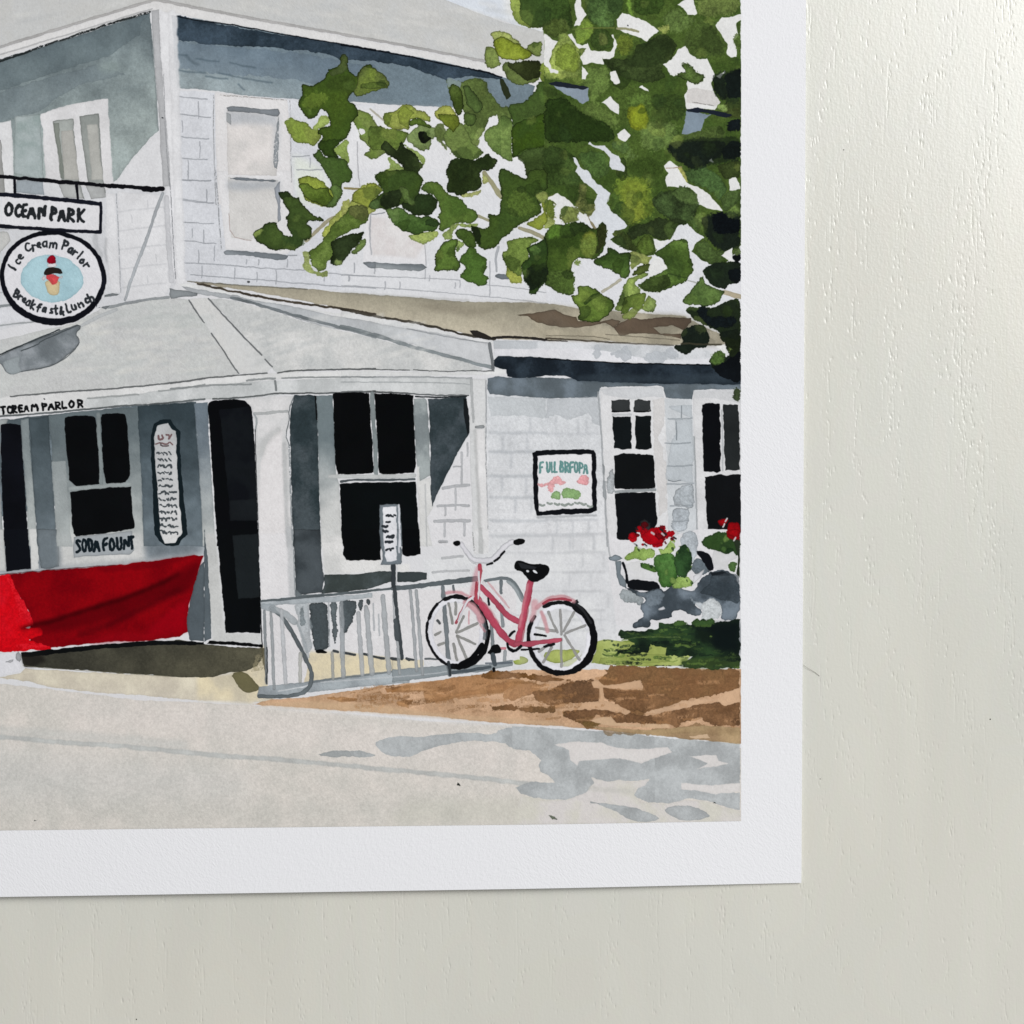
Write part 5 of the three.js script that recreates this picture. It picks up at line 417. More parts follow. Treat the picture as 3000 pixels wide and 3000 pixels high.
S(TE, 'b2b7bb', 28, [1535, 215, 1450, 450, 1340, 760, 1240, 1020, 1180, 1220], { v: 0.1, e: 0.15 });
// --- foliage
leafTone = true;
const LB = (t, c, f, o = {}) => B(t, c, f, { fe: 2.2, v: 0.17, er: 2, ...o, e: Math.min(0.75, (o.e ?? 0.3) * 1.35) });
const ST = 'a49d7e';
S(TF, ST, 34, [1280, 660, 1400, 550, 1480, 470, 1680, 385], { a: 0.9 }); S(TG, 'a39666', 18, [30, 165, 200, 175, 350, 190]); S(TC, 'a29f7c', 44, [1350, 1630, 1430, 1740, 1510, 1860], {}); S(TG, 'a29f80', 30, [1290, 425, 1390, 470]); S(TG, 'a5a184', 34, [1680, 540, 1800, 580, 1932, 645]); S(TH, '8f8668', 26, [395, 430, 430, 490, 460, 545]); S(TH, 'bdb9a6', 26, [530, 1140, 620, 1090, 700, 1030]); S(TH, 'b5aa90', 40, [1680, 1150, 1760, 1170, 1835, 1190]); S(TC, 'a5a08a', 16, [270, 1030, 400, 1140, 470, 1190], { a: 0.7 }); S(TH, 'b9bcb6', 12, [1340, 1035, 1420, 1060]);
// upper left spray
LB(TB, '98b254', [1085, 1130, 1150, 1110, 1220, 1145, 1290, 1150, 1330, 1220, 1400, 1230, 1430, 1300, 1360, 1370, 1250, 1360, 1160, 1340, 1090, 1230], { c2: '85a344' }); LB(TB, '9dba66', [1395, 1110, 1440, 1080, 1510, 1110, 1500, 1170, 1420, 1210, 1330, 1225, 1390, 1170], { e: 0.1 }); LB(TB, '93b360', [1500, 1420, 1580, 1380, 1640, 1310, 1690, 1340, 1660, 1400, 1690, 1500, 1660, 1560, 1620, 1490], { e: 0.12 });
LB(TC, '8ba85a', [130, 1040, 240, 1060, 330, 1150, 340, 1190, 400, 1210, 650, 1240, 600, 1320, 540, 1400, 420, 1440, 310, 1510, 170, 1460, 250, 1430, 290, 1400, 230, 1340, 180, 1310, 170, 1230, 100, 1170], { c2: '6f8f3f' }); LB(TC, '5c7a32', [260, 1190, 420, 1210, 640, 1240, 600, 1330, 520, 1440, 400, 1400, 300, 1420, 260, 1330], { c2: '6d8c3c', a: 0.85 }); W(TC, 'dfdfdf', [160, 1210, 220, 1215, 230, 1260, 180, 1280], { sm: 1, e: 0 });
LB(TB, '557527', [1230, 810, 1270, 800, 1330, 820, 1420, 770, 1490, 690, 1480, 650, 1540, 640, 1610, 600, 1600, 540, 1640, 490, 1670, 540, 1670, 640, 1700, 690, 1750, 730, 1790, 640, 1840, 600, 1900, 630, 1950, 680, 1950, 850, 1860, 850, 1760, 840, 1720, 870, 1680, 920, 1690, 970, 1740, 1010, 1770, 1090, 1710, 1170, 1690, 1250, 1640, 1320, 1560, 1380, 1510, 1400, 1540, 1430, 1600, 1490, 1530, 1490, 1450, 1480, 1390, 1380, 1400, 1330, 1440, 1290, 1395, 1250, 1420, 1210, 1480, 1190, 1510, 1180, 1480, 1080, 1430, 1030, 1395, 1060, 1370, 1110, 1300, 1125, 1250, 1080, 1210, 1010, 1205, 940, 1250, 880], { c2: '456323', e: 0.5, v: 0.14 });
LB(TB, '3f5523', [1430, 800, 1560, 720, 1700, 700, 1760, 780, 1700, 900, 1600, 860, 1480, 840], { a: 0.5, s: 8, e: 0 }); LB(TB, '769539', [1260, 900, 1400, 860, 1500, 900, 1420, 1000, 1300, 1060, 1230, 990], { a: 0.6, s: 8, e: 0 }); LB(TB, '34501d', [1390, 1340, 1500, 1320, 1640, 1300, 1560, 1390, 1500, 1410, 1590, 1490, 1480, 1480, 1400, 1400], { a: 0.7, e: 0.3 }); LB(TB, '5f6f52', [1600, 620, 1620, 500, 1650, 500, 1670, 560, 1660, 680, 1540, 720, 1490, 690], { a: 0.5, e: 0.2 });
LB(TC, '6b8244', [150, 720, 210, 610, 270, 640, 310, 660, 400, 700, 450, 790, 440, 830, 380, 840, 290, 880, 200, 900, 140, 910, 110, 860, 150, 800], { c2: '7d9a3f', e: 0.35 }); LB(TC, '5e7a34', [160, 800, 300, 760, 430, 790, 430, 825, 300, 850, 180, 840], { a: 0.8, e: 0.3 });
LB(TB, '577a3a', [1330, 1470, 1400, 1400, 1460, 1480, 1560, 1490, 1650, 1510, 1680, 1570, 1730, 1640, 1690, 1730, 1620, 1710, 1600, 1780, 1620, 1830, 1570, 1932, 1530, 1932, 1540, 1760, 1450, 1620, 1390, 1520], { c2: '496a2e', e: 0.4 });
LB(TF, '587838', [1010, 210, 1060, 195, 1110, 190, 1150, 230, 1180, 260, 1210, 240, 1215, 290, 1260, 340, 1340, 400, 1380, 440, 1450, 455, 1440, 475, 1370, 470, 1310, 480, 1280, 500, 1330, 540, 1335, 620, 1290, 660, 1240, 650, 1230, 710, 1180, 750, 1140, 760, 1090, 740, 1000, 750, 920, 740, 850, 690, 790, 640, 770, 600, 820, 560, 870, 540, 890, 510, 950, 480, 1010, 490, 1020, 550, 1090, 610, 1170, 625, 1110, 560, 1085, 530, 1105, 480, 1070, 440, 1120, 400, 1080, 330, 1050, 270], { c2: '425c2b', e: 0.55, v: 0.14 }); LB(TF, '8fae5a', [770, 600, 870, 545, 850, 600, 800, 640], { e: 0.2 }); LB(TF, '25361c', [1010, 210, 1110, 190, 1150, 240, 1080, 260, 1050, 270], { a: 0.6, e: 0.2 }); LB(TF, '364f27', [1090, 640, 1200, 600, 1290, 650, 1200, 740, 1060, 740], { a: 0.5, s: 6, e: 0 });
LB(TF, '9cb748', [1200, 100, 1230, 60, 1290, 55, 1370, 70, 1440, 110, 1480, 160, 1540, 170, 1555, 260, 1590, 290, 1530, 360, 1450, 340, 1340, 310, 1270, 270, 1240, 200], { e: 0.4 }); LB(TF, '5d7d2b', [1200, 120, 1300, 120, 1345, 170, 1480, 165, 1550, 260, 1500, 345, 1340, 300, 1250, 230], { c2: '6b8a35', e: 0.45 }); LB(TF, '5f8143', [1490, 170, 1550, 130, 1620, 190, 1600, 260, 1540, 350, 1450, 345, 1540, 280], { e: 0.35 });
LB(TF, 'b0c468', [1600, 360, 1690, 290, 1720, 220, 1800, 160, 1870, 115, 1950, 110, 1950, 380, 1850, 420, 1560, 600, 1450, 640, 1430, 570], { e: 0.2, c2: 'a6bb58' }); LB(TG, 'a4ba4e', [80, 300, 110, 200, 160, 180, 230, 170, 250, 125, 290, 110, 350, 150, 400, 190, 340, 240, 290, 300, 250, 360, 180, 320], { c2: '94ab3f', e: 0.3 }); LB(TG, 'b5c770', [0, 400, 0, 290, 80, 260, 90, 320, 60, 400, 20, 470], { e: 0.1 });
LB(TF, 'a8c07a', [1240, 760, 1320, 770, 1290, 850, 1330, 910, 1400, 960, 1480, 930, 1480, 1000, 1430, 1010, 1300, 950, 1245, 900, 1270, 840], { e: 0.08 }); LB(TF, '688a3b', [1680, 330, 1820, 320, 1860, 380, 1860, 480, 1800, 520, 1700, 560, 1620, 610, 1550, 650, 1520, 720, 1570, 770, 1480, 860, 1470, 940, 1400, 960, 1330, 900, 1320, 800, 1290, 770, 1400, 700, 1470, 600, 1530, 500, 1640, 430], { c2: '7d9c50', e: 0.3 }); LB(TF, '7b7f52', [1680, 330, 1830, 320, 1860, 400, 1840, 480, 1750, 470, 1690, 410], { a: 0.6, e: 0.2 }); LB(TF, '2b3d1e', [1510, 680, 1570, 640, 1720, 590, 1845, 560, 1830, 610, 1760, 700, 1690, 770, 1640, 830, 1600, 900, 1550, 900, 1500, 870, 1540, 780], { c2: '35482a', e: 0.3 }); LB(TF, '7b9d56', [1690, 770, 1760, 720, 1840, 610, 1840, 670, 1800, 760, 1740, 790], { e: 0.3 }); LB(TF, '8fae68', ellipse(1580, 870, 40, 34, 0, 10), {});
// middle sprays
LB(TC, 'a9bf5e', [400, 1090, 480, 1060, 560, 1010, 600, 985, 660, 980, 710, 1040, 780, 1060, 830, 1110, 855, 1180, 740, 1120, 640, 1130, 650, 1230, 560, 1230, 440, 1200, 410, 1150], { c2: '9bb44c', e: 0.35 }); LB(TC, '8aa53d', [530, 1070, 600, 1000, 700, 1060, 640, 1130, 650, 1220, 560, 1170], { a: 0.6, e: 0.35 }); LB(TC, '7f9b60', [610, 1290, 700, 1220, 760, 1170, 870, 1210, 950, 1200, 1010, 1300, 960, 1340, 890, 1290, 850, 1310, 830, 1400, 770, 1425, 680, 1370, 620, 1330], { c2: '89a86a', e: 0.25 }); LB(TC, '5e7f30', [640, 1140, 720, 1105, 800, 1150, 860, 1200, 830, 1210, 720, 1170, 640, 1200], { e: 0.35 }); W(TC, '161d15', [720, 1245, 800, 1240, 815, 1290, 860, 1300, 800, 1350, 760, 1355, 735, 1300], { sm: 1, e: 0 });
LB(TC, '738f4c', [880, 1200, 950, 1150, 1000, 1250, 950, 1330, 1050, 1480, 1000, 1420, 890, 1300], { e: 0.1, a: 0.9 }); LB(TC, '7f9d55', [950, 1290, 1000, 1210, 1130, 1150, 1210, 1250, 1280, 1390, 1360, 1440, 1260, 1510, 1150, 1510, 1060, 1470, 1000, 1390], { c2: '71904a', e: 0.25 });
LB(TC, '647f42', [1000, 740, 1100, 760, 1130, 790, 1200, 745, 1300, 735, 1380, 770, 1380, 850, 1430, 900, 1480, 980, 1510, 1020, 1570, 1010, 1620, 1080, 1600, 1150, 1480, 1150, 1480, 1080, 1400, 1110, 1380, 1190, 1310, 1290, 1280, 1390, 1230, 1370, 1200, 1260, 1150, 1180, 1170, 1070, 1120, 1000, 1000, 850], { c2: '7a9a52', e: 0.22 }); W(TC, '90a0ab', [1000, 735, 1060, 740, 1130, 780, 1120, 830, 1060, 795, 1005, 830], { a: 0.8, e: 0 }); LB(TC, 'b1c25e', [880, 1080, 910, 1010, 980, 985, 1030, 990, 1080, 1060, 1090, 1130, 1040, 1140, 900, 1120], { e: 0.3 }); LB(TC, '7d9630', [905, 1080, 1080, 1075, 1125, 1150, 1060, 1250, 1000, 1200, 930, 1130], { e: 0.35 }); LB(TC, '4f6a2a', [1005, 830, 1060, 795, 1120, 830, 1150, 900, 1160, 990, 1110, 1100, 1070, 1050, 1030, 960], { c2: '5c7735', e: 0.4 }); LB(TC, '54713a', [1150, 810, 1210, 805, 1270, 890, 1345, 980, 1340, 1050, 1270, 1070, 1180, 980, 1160, 880], { e: 0.35 }); LB(TC, '57753a', [1150, 1060, 1260, 1080, 1280, 1150, 1230, 1200, 1160, 1170], { e: 0.35 }); LB(TC, '9ab76a', [1280, 1210, 1390, 1180, 1310, 1290, 1280, 1390, 1225, 1360], { a: 0.5, e: 0.1 });
LB(TC, '8fae62', [440, 1470, 560, 1550, 640, 1640, 500, 1620, 370, 1640, 470, 1580], { e: 0.1 }); LB(TC, '99b86c', [560, 1330, 700, 1420, 790, 1490, 780, 1560, 700, 1470, 620, 1420], { e: 0.1 }); LB(TC, '2c3d20', [380, 1390, 410, 1330, 470, 1390, 530, 1430, 560, 1320, 610, 1390, 700, 1450, 740, 1530, 780, 1560, 730, 1620, 740, 1680, 640, 1640, 560, 1560, 420, 1440], { c2: '384b28', e: 0.35 });
LB(TC, '50702d', [295, 1665, 400, 1620, 540, 1600, 640, 1650, 740, 1640, 780, 1710, 740, 1790, 720, 1900, 660, 1932, 350, 1932, 410, 1790, 350, 1740], { c2: '46642a', e: 0.4 }); LB(TC, '7ba150', [710, 1690, 740, 1640, 775, 1700, 740, 1790, 720, 1780], { e: 0.3 }); LB(TG, '4b6a2b', [300, 40, 400, 0, 700, 0, 760, 60, 780, 110, 740, 170, 720, 290, 600, 290, 550, 330, 440, 370, 380, 370, 260, 330, 270, 290, 400, 200, 370, 130], { c2: '3f5a28', e: 0.35 });
LB(TG, '688c3d', [740, 180, 800, 110, 930, 110, 1000, 210, 1060, 230, 1160, 290, 1190, 360, 1260, 370, 1305, 430, 1230, 500, 1110, 490, 1000, 550, 960, 580, 900, 550, 940, 490, 890, 440, 930, 390, 910, 290, 860, 220], { c2: '567a34', e: 0.35, v: 0.13 }); LB(TG, '26351f', [380, 220, 470, 180, 560, 170, 560, 320, 440, 370, 360, 330], { c2: '34472a', e: 0.2, a: 0.9 }); LB(TG, '5d8047', [250, 320, 330, 250, 370, 290, 360, 370, 280, 370], { e: 0.25 }); LB(TG, '9ab974', [610, 600, 700, 610, 800, 570, 910, 570, 915, 600, 860, 670, 770, 700, 690, 660], { c2: 'a6c06a', e: 0.2 }); LB(TG, '4f7636', [420, 370, 540, 340, 600, 380, 680, 430, 800, 440, 900, 440, 940, 500, 880, 570, 780, 580, 690, 605, 600, 580, 520, 530, 450, 450], { c2: '5f8744', e: 0.4 }); LB(TG, '7ba05c', [420, 370, 540, 345, 560, 420, 520, 500, 450, 450], { a: 0.6, e: 0.2 }); LB(TG, '354d26', [700, 230, 850, 220, 920, 290, 890, 390, 780, 420, 680, 420, 580, 350, 580, 290, 680, 320], { c2: '2c4021', e: 0.35 }); LB(TG, '6b8e4a', [530, 160, 600, 140, 640, 200, 630, 250, 720, 310, 680, 330, 590, 290, 570, 200], { e: 0.3 }); LB(TG, '33502a', [800, 460, 900, 470, 945, 500, 880, 540, 790, 520], { a: 0.8, e: 0.25 });
LB(TC, 'b0c07c', [1120, 1840, 1200, 1820, 1330, 1790, 1330, 1620, 1390, 1680, 1380, 1720, 1340, 1740, 1320, 1830, 1200, 1865], { e: 0.15 }); LB(TC, '2f421f', [985, 1640, 1010, 1560, 1040, 1510, 1150, 1500, 1270, 1520, 1390, 1440, 1430, 1490, 1480, 1500, 1450, 1570, 1390, 1610, 1330, 1620, 1300, 1660, 1335, 1750, 1270, 1800, 1180, 1810, 1110, 1840, 1040, 1830, 980, 1800, 990, 1750, 1010, 1710], { c2: '3f562a', e: 0.4 });
// top middle leaves
LB(TC, '8ca84f', [1600, -300, 1950, -300, 1950, 210, 1870, 260, 1760, 270, 1660, 200, 1610, 130, 1600, 60], { e: 0.2, c2: '98b45a' }); LB(TC, '4f6f33', [1670, -200, 1950, -200, 1950, 230, 1860, 260, 1770, 260, 1700, 170], { c2: '3f5c2b', e: 0.25 }); LB(TC, 'a3b96a', [1395, 320, 1450, 295, 1600, 330, 1660, 370, 1710, 440, 1600, 420, 1440, 390], { e: 0.35 }); LB(TC, '8aa659', [1350, 450, 1440, 450, 1490, 550, 1510, 620, 1380, 650, 1345, 540], { e: 0.35 }); LB(TC, '809b52', [1740, 460, 1780, 410, 1915, 388, 1880, 540, 1820, 530], { e: 0.3 }); LB(TC, '8ca62c', [1445, 390, 1480, 355, 1570, 365, 1650, 400, 1740, 460, 1810, 510, 1780, 560, 1640, 580, 1500, 540, 1450, 460], { c2: '95ae3a', e: 0.45 }); LB(TC, '6b8347', [1520, 610, 1600, 590, 1660, 700, 1840, 720, 1890, 700, 1830, 770, 1720, 805, 1640, 800, 1560, 740], { e: 0.3 }); LB(TC, '333f1f', [1560, 610, 1640, 585, 1760, 560, 1890, 590, 1890, 710, 1840, 740, 1740, 760, 1650, 680], { c2: '3f4d28', e: 0.25 }); W(TC, '36432b', [1495, 740, 1530, 750, 1570, 820, 1600, 905, 1560, 940, 1510, 850], { e: 0.2 }); LB(TC, '8fae4a', [1870, 610, 1950, 580, 1950, 780, 1880, 770], { e: 0.15 });
LB(TC, '688b47', [1340, 1280, 1390, 1190, 1480, 1170, 1500, 1090, 1620, 1120, 1610, 1400, 1620, 1540, 1530, 1500, 1450, 1450, 1390, 1380], { c2: '7a9b54', e: 0.25 });
// right crown: whole mass, then lights and darks in it
LB(TC, '547437', [1570, 1000, 1740, 950, 1830, 860, 1860, 780, 1950, 760, 1950, 1932, 1520, 1932, 1480, 1680, 1500, 1600, 1640, 1640, 1750, 1690, 1740, 1600, 1720, 1520, 1660, 1480, 1610, 1490, 1600, 1380, 1620, 1180], { c2: '48672e', e: 0.3 }); LB(TC, '4a6d1f', [1605, 1190, 1740, 1130, 1950, 1060, 1950, 1380, 1720, 1420, 1650, 1480, 1610, 1470], { c2: '3d5b22', e: 0.35 }); LB(TC, '41582b', [1650, 1480, 1720, 1420, 1950, 1380, 1950, 1760, 1820, 1780, 1750, 1680, 1730, 1550], { c2: '4f6a38', a: 0.8, e: 0.25 }); LB(TC, '97b066', [1820, 1820, 1950, 1800, 1950, 1932, 1850, 1900], { e: 0.15 });
W(TD, '5a7a35', [-20, -550, 1836, -550, 1836, 1940, -20, 1940], { c2: '456229', v: 0.12, e: 0, g: 0.1, j: 2 });
const PT = { e: 0.16, v: 0.18, g: 0.12, j: 5, fe: 5 }, PS2 = { ...PT, fe: 13, e: 0.05, a: 0.85 };
LB(TD, '3f5c29', [-20, -300, 170, -100, 240, 180, 250, 280, 100, 300, -20, 260], PT); LB(TD, '4c6e3b', [400, -100, 700, -100, 740, 100, 660, 180, 640, 250, 560, 260, 430, 220, 380, 120], { ...PT, c2: '5f8549' }); LB(TD, '44632a', [810, -100, 1150, -100, 1080, 120, 940, 150, 850, 120], PT); LB(TD, '7cab45', [760, -50, 810, -50, 800, 130, 850, 160, 760, 110], PT); LB(TD, '6d8e4c', [1080, 150, 1230, 60, 1340, 150, 1480, 150, 1380, 250, 1250, 330, 1160, 280], PS2); LB(TD, '768f4d', [1420, -60, 1830, -60, 1830, 120, 1650, 160, 1430, 140], PS2); LB(TD, '44602c', [440, 290, 570, 270, 640, 400, 620, 470, 500, 480, 410, 430], PT); LB(TD, '76884a', [480, 320, 560, 300, 580, 400, 520, 430], { ...PT, a: 0.7 }); LB(TD, '84aa45', [270, 270, 370, 150, 445, 240, 430, 310, 390, 400, 290, 415, 265, 330], PT); LB(TD, '84a252', [120, 280, 200, 300, 240, 380, 320, 470, 330, 700, 300, 740, 100, 740, -20, 760, -20, 620, 60, 560, 40, 500, 110, 390], { ...PT, c2: '96b05a' }); LB(TD, '7e9a3d', [95, 470, 200, 400, 300, 470, 325, 680, 240, 710, 110, 640, 90, 560], PT); LB(TD, '5b7536', [0, 200, 160, 160, 240, 280, 120, 330, 60, 350, -20, 280], { ...PT, c2: '6a8648' });
LB(TD, '374b27', [850, 430, 960, 390, 1060, 330, 1160, 330, 1230, 430, 1200, 540, 1080, 620, 1150, 740, 960, 800, 760, 740, 590, 650, 520, 560, 640, 570, 800, 560], { ...PT, c2: '445a30' }); LB(TD, '526d35', [1280, 330, 1450, 170, 1600, 200, 1690, 380, 1710, 500, 1560, 550, 1360, 540], PS2); LB(TD, '3d5228', [1450, 250, 1560, 240, 1680, 420, 1690, 500, 1580, 540, 1480, 450], PS2); LB(TD, '6c8d46', [350, 620, 570, 620, 610, 780, 520, 900, 420, 960, 410, 850, 330, 780], PT); LB(TD, '768f35', [700, 300, 830, 380, 800, 520, 690, 500, 660, 400], PS2); LB(TD, '859b28', [770, 1010, 860, 1000, 920, 950, 970, 1100, 970, 1220, 800, 1230, 760, 1100], { ...PT, c2: '6d8a2a' }); LB(TD, '668a3e', [760, 900, 1000, 880, 1030, 1080, 980, 1100, 940, 950, 860, 990, 770, 1000], PS2); LB(TD, '395623', [-20, 920, 200, 930, 300, 1060, 450, 1120, 560, 1150, 640, 1240, 640, 1330, 430, 1330, 200, 1340, -20, 1360], { ...PT, c2: '304a1e', e: 0.3 }); LB(TD, '6b8a45', [300, 1000, 480, 960, 640, 1090, 720, 1200, 640, 1230, 540, 1140, 400, 1090], PS2); LB(TD, '3c5726', [-20, 1380, 180, 1400, 300, 1500, 280, 1620, 330, 1780, 200, 1760, -20, 1740], { ...PT, c2: '4b6832' }); LB(TD, '567a3d', [310, 1450, 440, 1420, 560, 1440, 600, 1560, 600, 1640, 460, 1700, 340, 1560], PT); LB(TD, '7c9a35', [640, 1700, 780, 1660, 980, 1660, 1000, 1932, 660, 1932], PS2); LB(TD, '415c25', [760, 1520, 1000, 1480, 1100, 1600, 1090, 1700, 900, 1660, 760, 1640], PS2); LB(TD, '5d8049', [620, 1330, 760, 1340, 800, 1400, 720, 1460, 620, 1400], PT); LB(TD, '74965c', [700, 1440, 820, 1420, 870, 1480, 780, 1520], PS2); LB(TD, '6f8f4c', [900, 1150, 1200, 1130, 1260, 1300, 1100, 1420, 880, 1400], PS2); LB(TD, '405a2a', [1000, 950, 1250, 870, 1310, 1000, 1270, 1150, 1080, 1120], PS2);
LB(TD, '4a5c2e', [1690, 980, 1840, 930, 1840, 1130, 1700, 1100], PT); LB(TD, '28382a', [1570, 720, 1690, 730, 1700, 900, 1680, 960, 1570, 850], PT); LB(TD, '131a20', [1690, 710, 1760, 670, 1850, 660, 1850, 920, 1720, 920, 1690, 800], PT); LB(TD, '29392a', [1130, 1380, 1330, 1330, 1700, 1320, 1660, 1480, 1500, 1560, 1400, 1620, 1180, 1480], { ...PT, c2: '1f2c26' }); LB(TD, '10171c', [1640, 1430, 1720, 1340, 1850, 1330, 1850, 1490, 1700, 1510], PT); LB(TD, '171f22', [1690, 1160, 1850, 1110, 1850, 1250, 1720, 1240], PT); LB(TD, '57703a', [1300, 1200, 1480, 1230, 1660, 1180, 1690, 1320, 1400, 1330, 1240, 1320], PS2); LB(TD, '3a522b', [990, 1880, 1130, 1780, 1320, 1770, 1430, 1830, 1450, 1940, 980, 1940], PT); LB(TD, '4f7340', [1280, 1620, 1500, 1560, 1640, 1650, 1700, 1800, 1640, 1900, 1540, 1800, 1300, 1700], PT); LB(TD, '3f5229', [1590, 1560, 1840, 1500, 1840, 1680, 1700, 1700, 1640, 1640], PT);
// gaps through which paper, sky and wall show
const GP = { e: 0, v: 0.02, g: 0.02, j: 2.4, sm: 0 }, WHT = 'dfdfdd';
for (const f of [[270, 60, 300, -60, 325, -60, 330, 60, 380, 140, 345, 190, 310, 240, 260, 250, 290, 180, 275, 120], [-20, 320, 60, 375, 110, 390, 50, 490, 30, 580, 45, 650, 120, 670, 115, 700, 40, 690, 20, 640, -20, 610], [205, 330, 245, 315, 290, 415, 340, 430, 395, 400, 420, 470, 500, 490, 600, 480, 640, 440, 640, 370, 615, 330, 635, 325, 665, 420, 640, 530, 600, 555, 520, 545, 545, 610, 430, 590, 350, 610, 320, 540, 380, 455, 310, 460, 250, 390], [335, 620, 400, 700, 370, 750, 330, 750], [660, 180, 720, 115, 850, 170, 970, 220, 1060, 290, 1030, 320, 950, 395, 820, 330, 690, 285, 670, 250], [1235, 45, 1340, -20, 1380, -20, 1425, 130, 1400, 145, 1330, 140, 1290, 80], [1600, 240, 1660, 170, 1840, 135, 1840, 190, 1795, 220, 1810, 330, 1765, 380, 1795, 450, 1795, 540, 1740, 545, 1705, 510, 1715, 420, 1650, 330], [605, 675, 650, 670, 695, 780, 640, 790, 605, 750], [875, 825, 910, 805, 970, 860], [515, 970, 605, 910, 685, 985, 685, 1080, 610, 1040, 560, 985], [665, 1260, 740, 1215, 795, 1275, 750, 1330, 680, 1300], [1725, 1690, 1790, 1670, 1830, 1780, 1740, 1795], [1535, 1520, 1560, 1495, 1585, 1530, 1570, 1540], [1100, 610, 1180, 570, 1240, 470, 1310, 435, 1360, 510, 1420, 555, 1520, 550, 1560, 640, 1590, 710, 1560, 780, 1590, 900, 1645, 965, 1590, 1030, 1330, 1030, 1300, 910, 1340, 850, 1330, 770, 1400, 800, 1480, 770, 1490, 720, 1430, 690, 1300, 690, 1200, 725, 1160, 710, 1140, 650], [1690, 670, 1600, 720, 1640, 740, 1690, 690]]) W(TD, WHT, f, GP);
W(TD, 'cfccc9', [1330, 850, 1400, 830, 1570, 860, 1645, 965, 1600, 1000, 1320, 970], { ...GP, j: 1 }); S(TD, '9c9996', 8, [1380, 965, 1500, 985, 1580, 1000], { dry: 0.1 }); LB(TD, '5f7f3f', [1285, 590, 1330, 588, 1380, 640, 1440, 690, 1490, 720, 1480, 770, 1400, 790, 1340, 760, 1280, 740, 1200, 730, 1260, 690, 1340, 685, 1300, 640], { ...PT, e: 0.4 }); LB(TD, 'a8bf68', [1050, 250, 1165, 240, 1130, 320, 1060, 290], PT); S(TD, 'a4a37c', 22, [670, 270, 780, 275, 870, 300]); S(TD, '8a9a52', 14, [250, 280, 400, 265, 640, 265], { a: 0.7 }); LB(TD, '5d7a3c', [1790, 230, 1840, 180, 1840, 560, 1800, 470, 1760, 380, 1810, 330], { ...PT, a: 0.8 }); LB(TD, '7f9f58', [1600, 1020, 1660, 970, 1720, 1060], PT); LB(TD, '93a860', [310, 460, 380, 450, 330, 540], { e: 0.1, a: 0.7 });
W(TD, '8e9caa', [60, 800, 400, 830, 390, 900, 400, 950, 340, 985, 300, 940, 210, 910, 130, 860], { ...GP, v: 0.1 }); W(TD, '252c38', [20, 785, 90, 770, 400, 825, 350, 845, 200, 830, 50, 805], { e: 0.1 }); W(TD, '7e8d9a', [1320, 1050, 1560, 1080, 1500, 1130, 1460, 1240, 1280, 1265, 1305, 1170], { ...GP, v: 0.1 }); W(TD, '222a38', [1320, 1035, 1430, 1018, 1600, 1050, 1755, 1085, 1700, 1112, 1480, 1062, 1340, 1055], { e: 0.1 });
const GB = 'd2d5da';
W(TD, GB, [395, 1360, 410, 1340, 460, 1375, 560, 1370, 620, 1440, 690, 1470, 700, 1530, 745, 1580, 735, 1620, 620, 1600, 595, 1570, 605, 1500, 545, 1425, 460, 1400], GP); W(TD, WHT, [1115, 1570, 1165, 1520, 1240, 1570, 1270, 1650, 1340, 1740, 1480, 1790, 1560, 1870, 1610, 1940, 1420, 1940, 1420, 1850, 1370, 1770, 1250, 1760, 1180, 1770, 1125, 1720, 1170, 1660], GP); W(TD, GB, [250, 1485, 275, 1490, 320, 1570, 400, 1670, 480, 1740, 510, 1800, 600, 1820, 590, 1900, 560, 1940, 450, 1940, 490, 1830, 440, 1770, 340, 1690, 270, 1620, 290, 1570], GP); W(TD, 'dfdfdd', [0, 1880, 110, 1825, 190, 1870, 260, 1940, 0, 1940], GP); LB(TD, 'b6c26e', [1240, 1590, 1270, 1580, 1350, 1720, 1320, 1730], { e: 0.1 }); S(TD, 'b49a80', 7, [1130, 1590, 1200, 1585, 1280, 1575]); S(TD, '44484c', 12, [768, 240, 772, 244]);
// lower crown
W(TH, '5a7a35', [380, 325, 380, 300, 400, 330, 490, 330, 600, 330], GP);
LB(TH, '647a3e', [-20, 325, 0, 270, 30, 255, 110, 220, 170, 250, 260, 330, 290, 380, 330, 420, 400, 440, 465, 370, 450, 300, 490, 220, 440, 170, 330, 90, 275, 320, 275, 323], { ...PT, c2: '76834a' });
W(TH, '5c7b36', [380, 322, 380, 10, 490, 130, 600, 210, 580, 310, 610, 380, 690, 440, 765, 520, 740, 550, 640, 560, 615, 600, 650, 615, 600, 655, 700, 710, 780, 750, 850, 775, 930, 810, 1015, 795, 1040, 740, 1010, 640, 1080, 665, 1180, 640, 1230, 540, 1330, 500, 1490, 635, 1410, 680, 1370, 760, 1440, 820, 1560, 890, 1700, 880, 1836, 700, 1836, 320], { c2: '4a672c', v: 0.14, e: 0.16, g: 0.1, j: 3 });
LB(TH, '7f9a36', [600, 330, 800, 200, 1000, 240, 1020, 400, 900, 480, 780, 530, 700, 430], { ...PS2, c2: '6f8f34' }); LB(TH, '4e6f31', [580, 260, 700, 200, 760, 330, 700, 440, 620, 380], PS2);
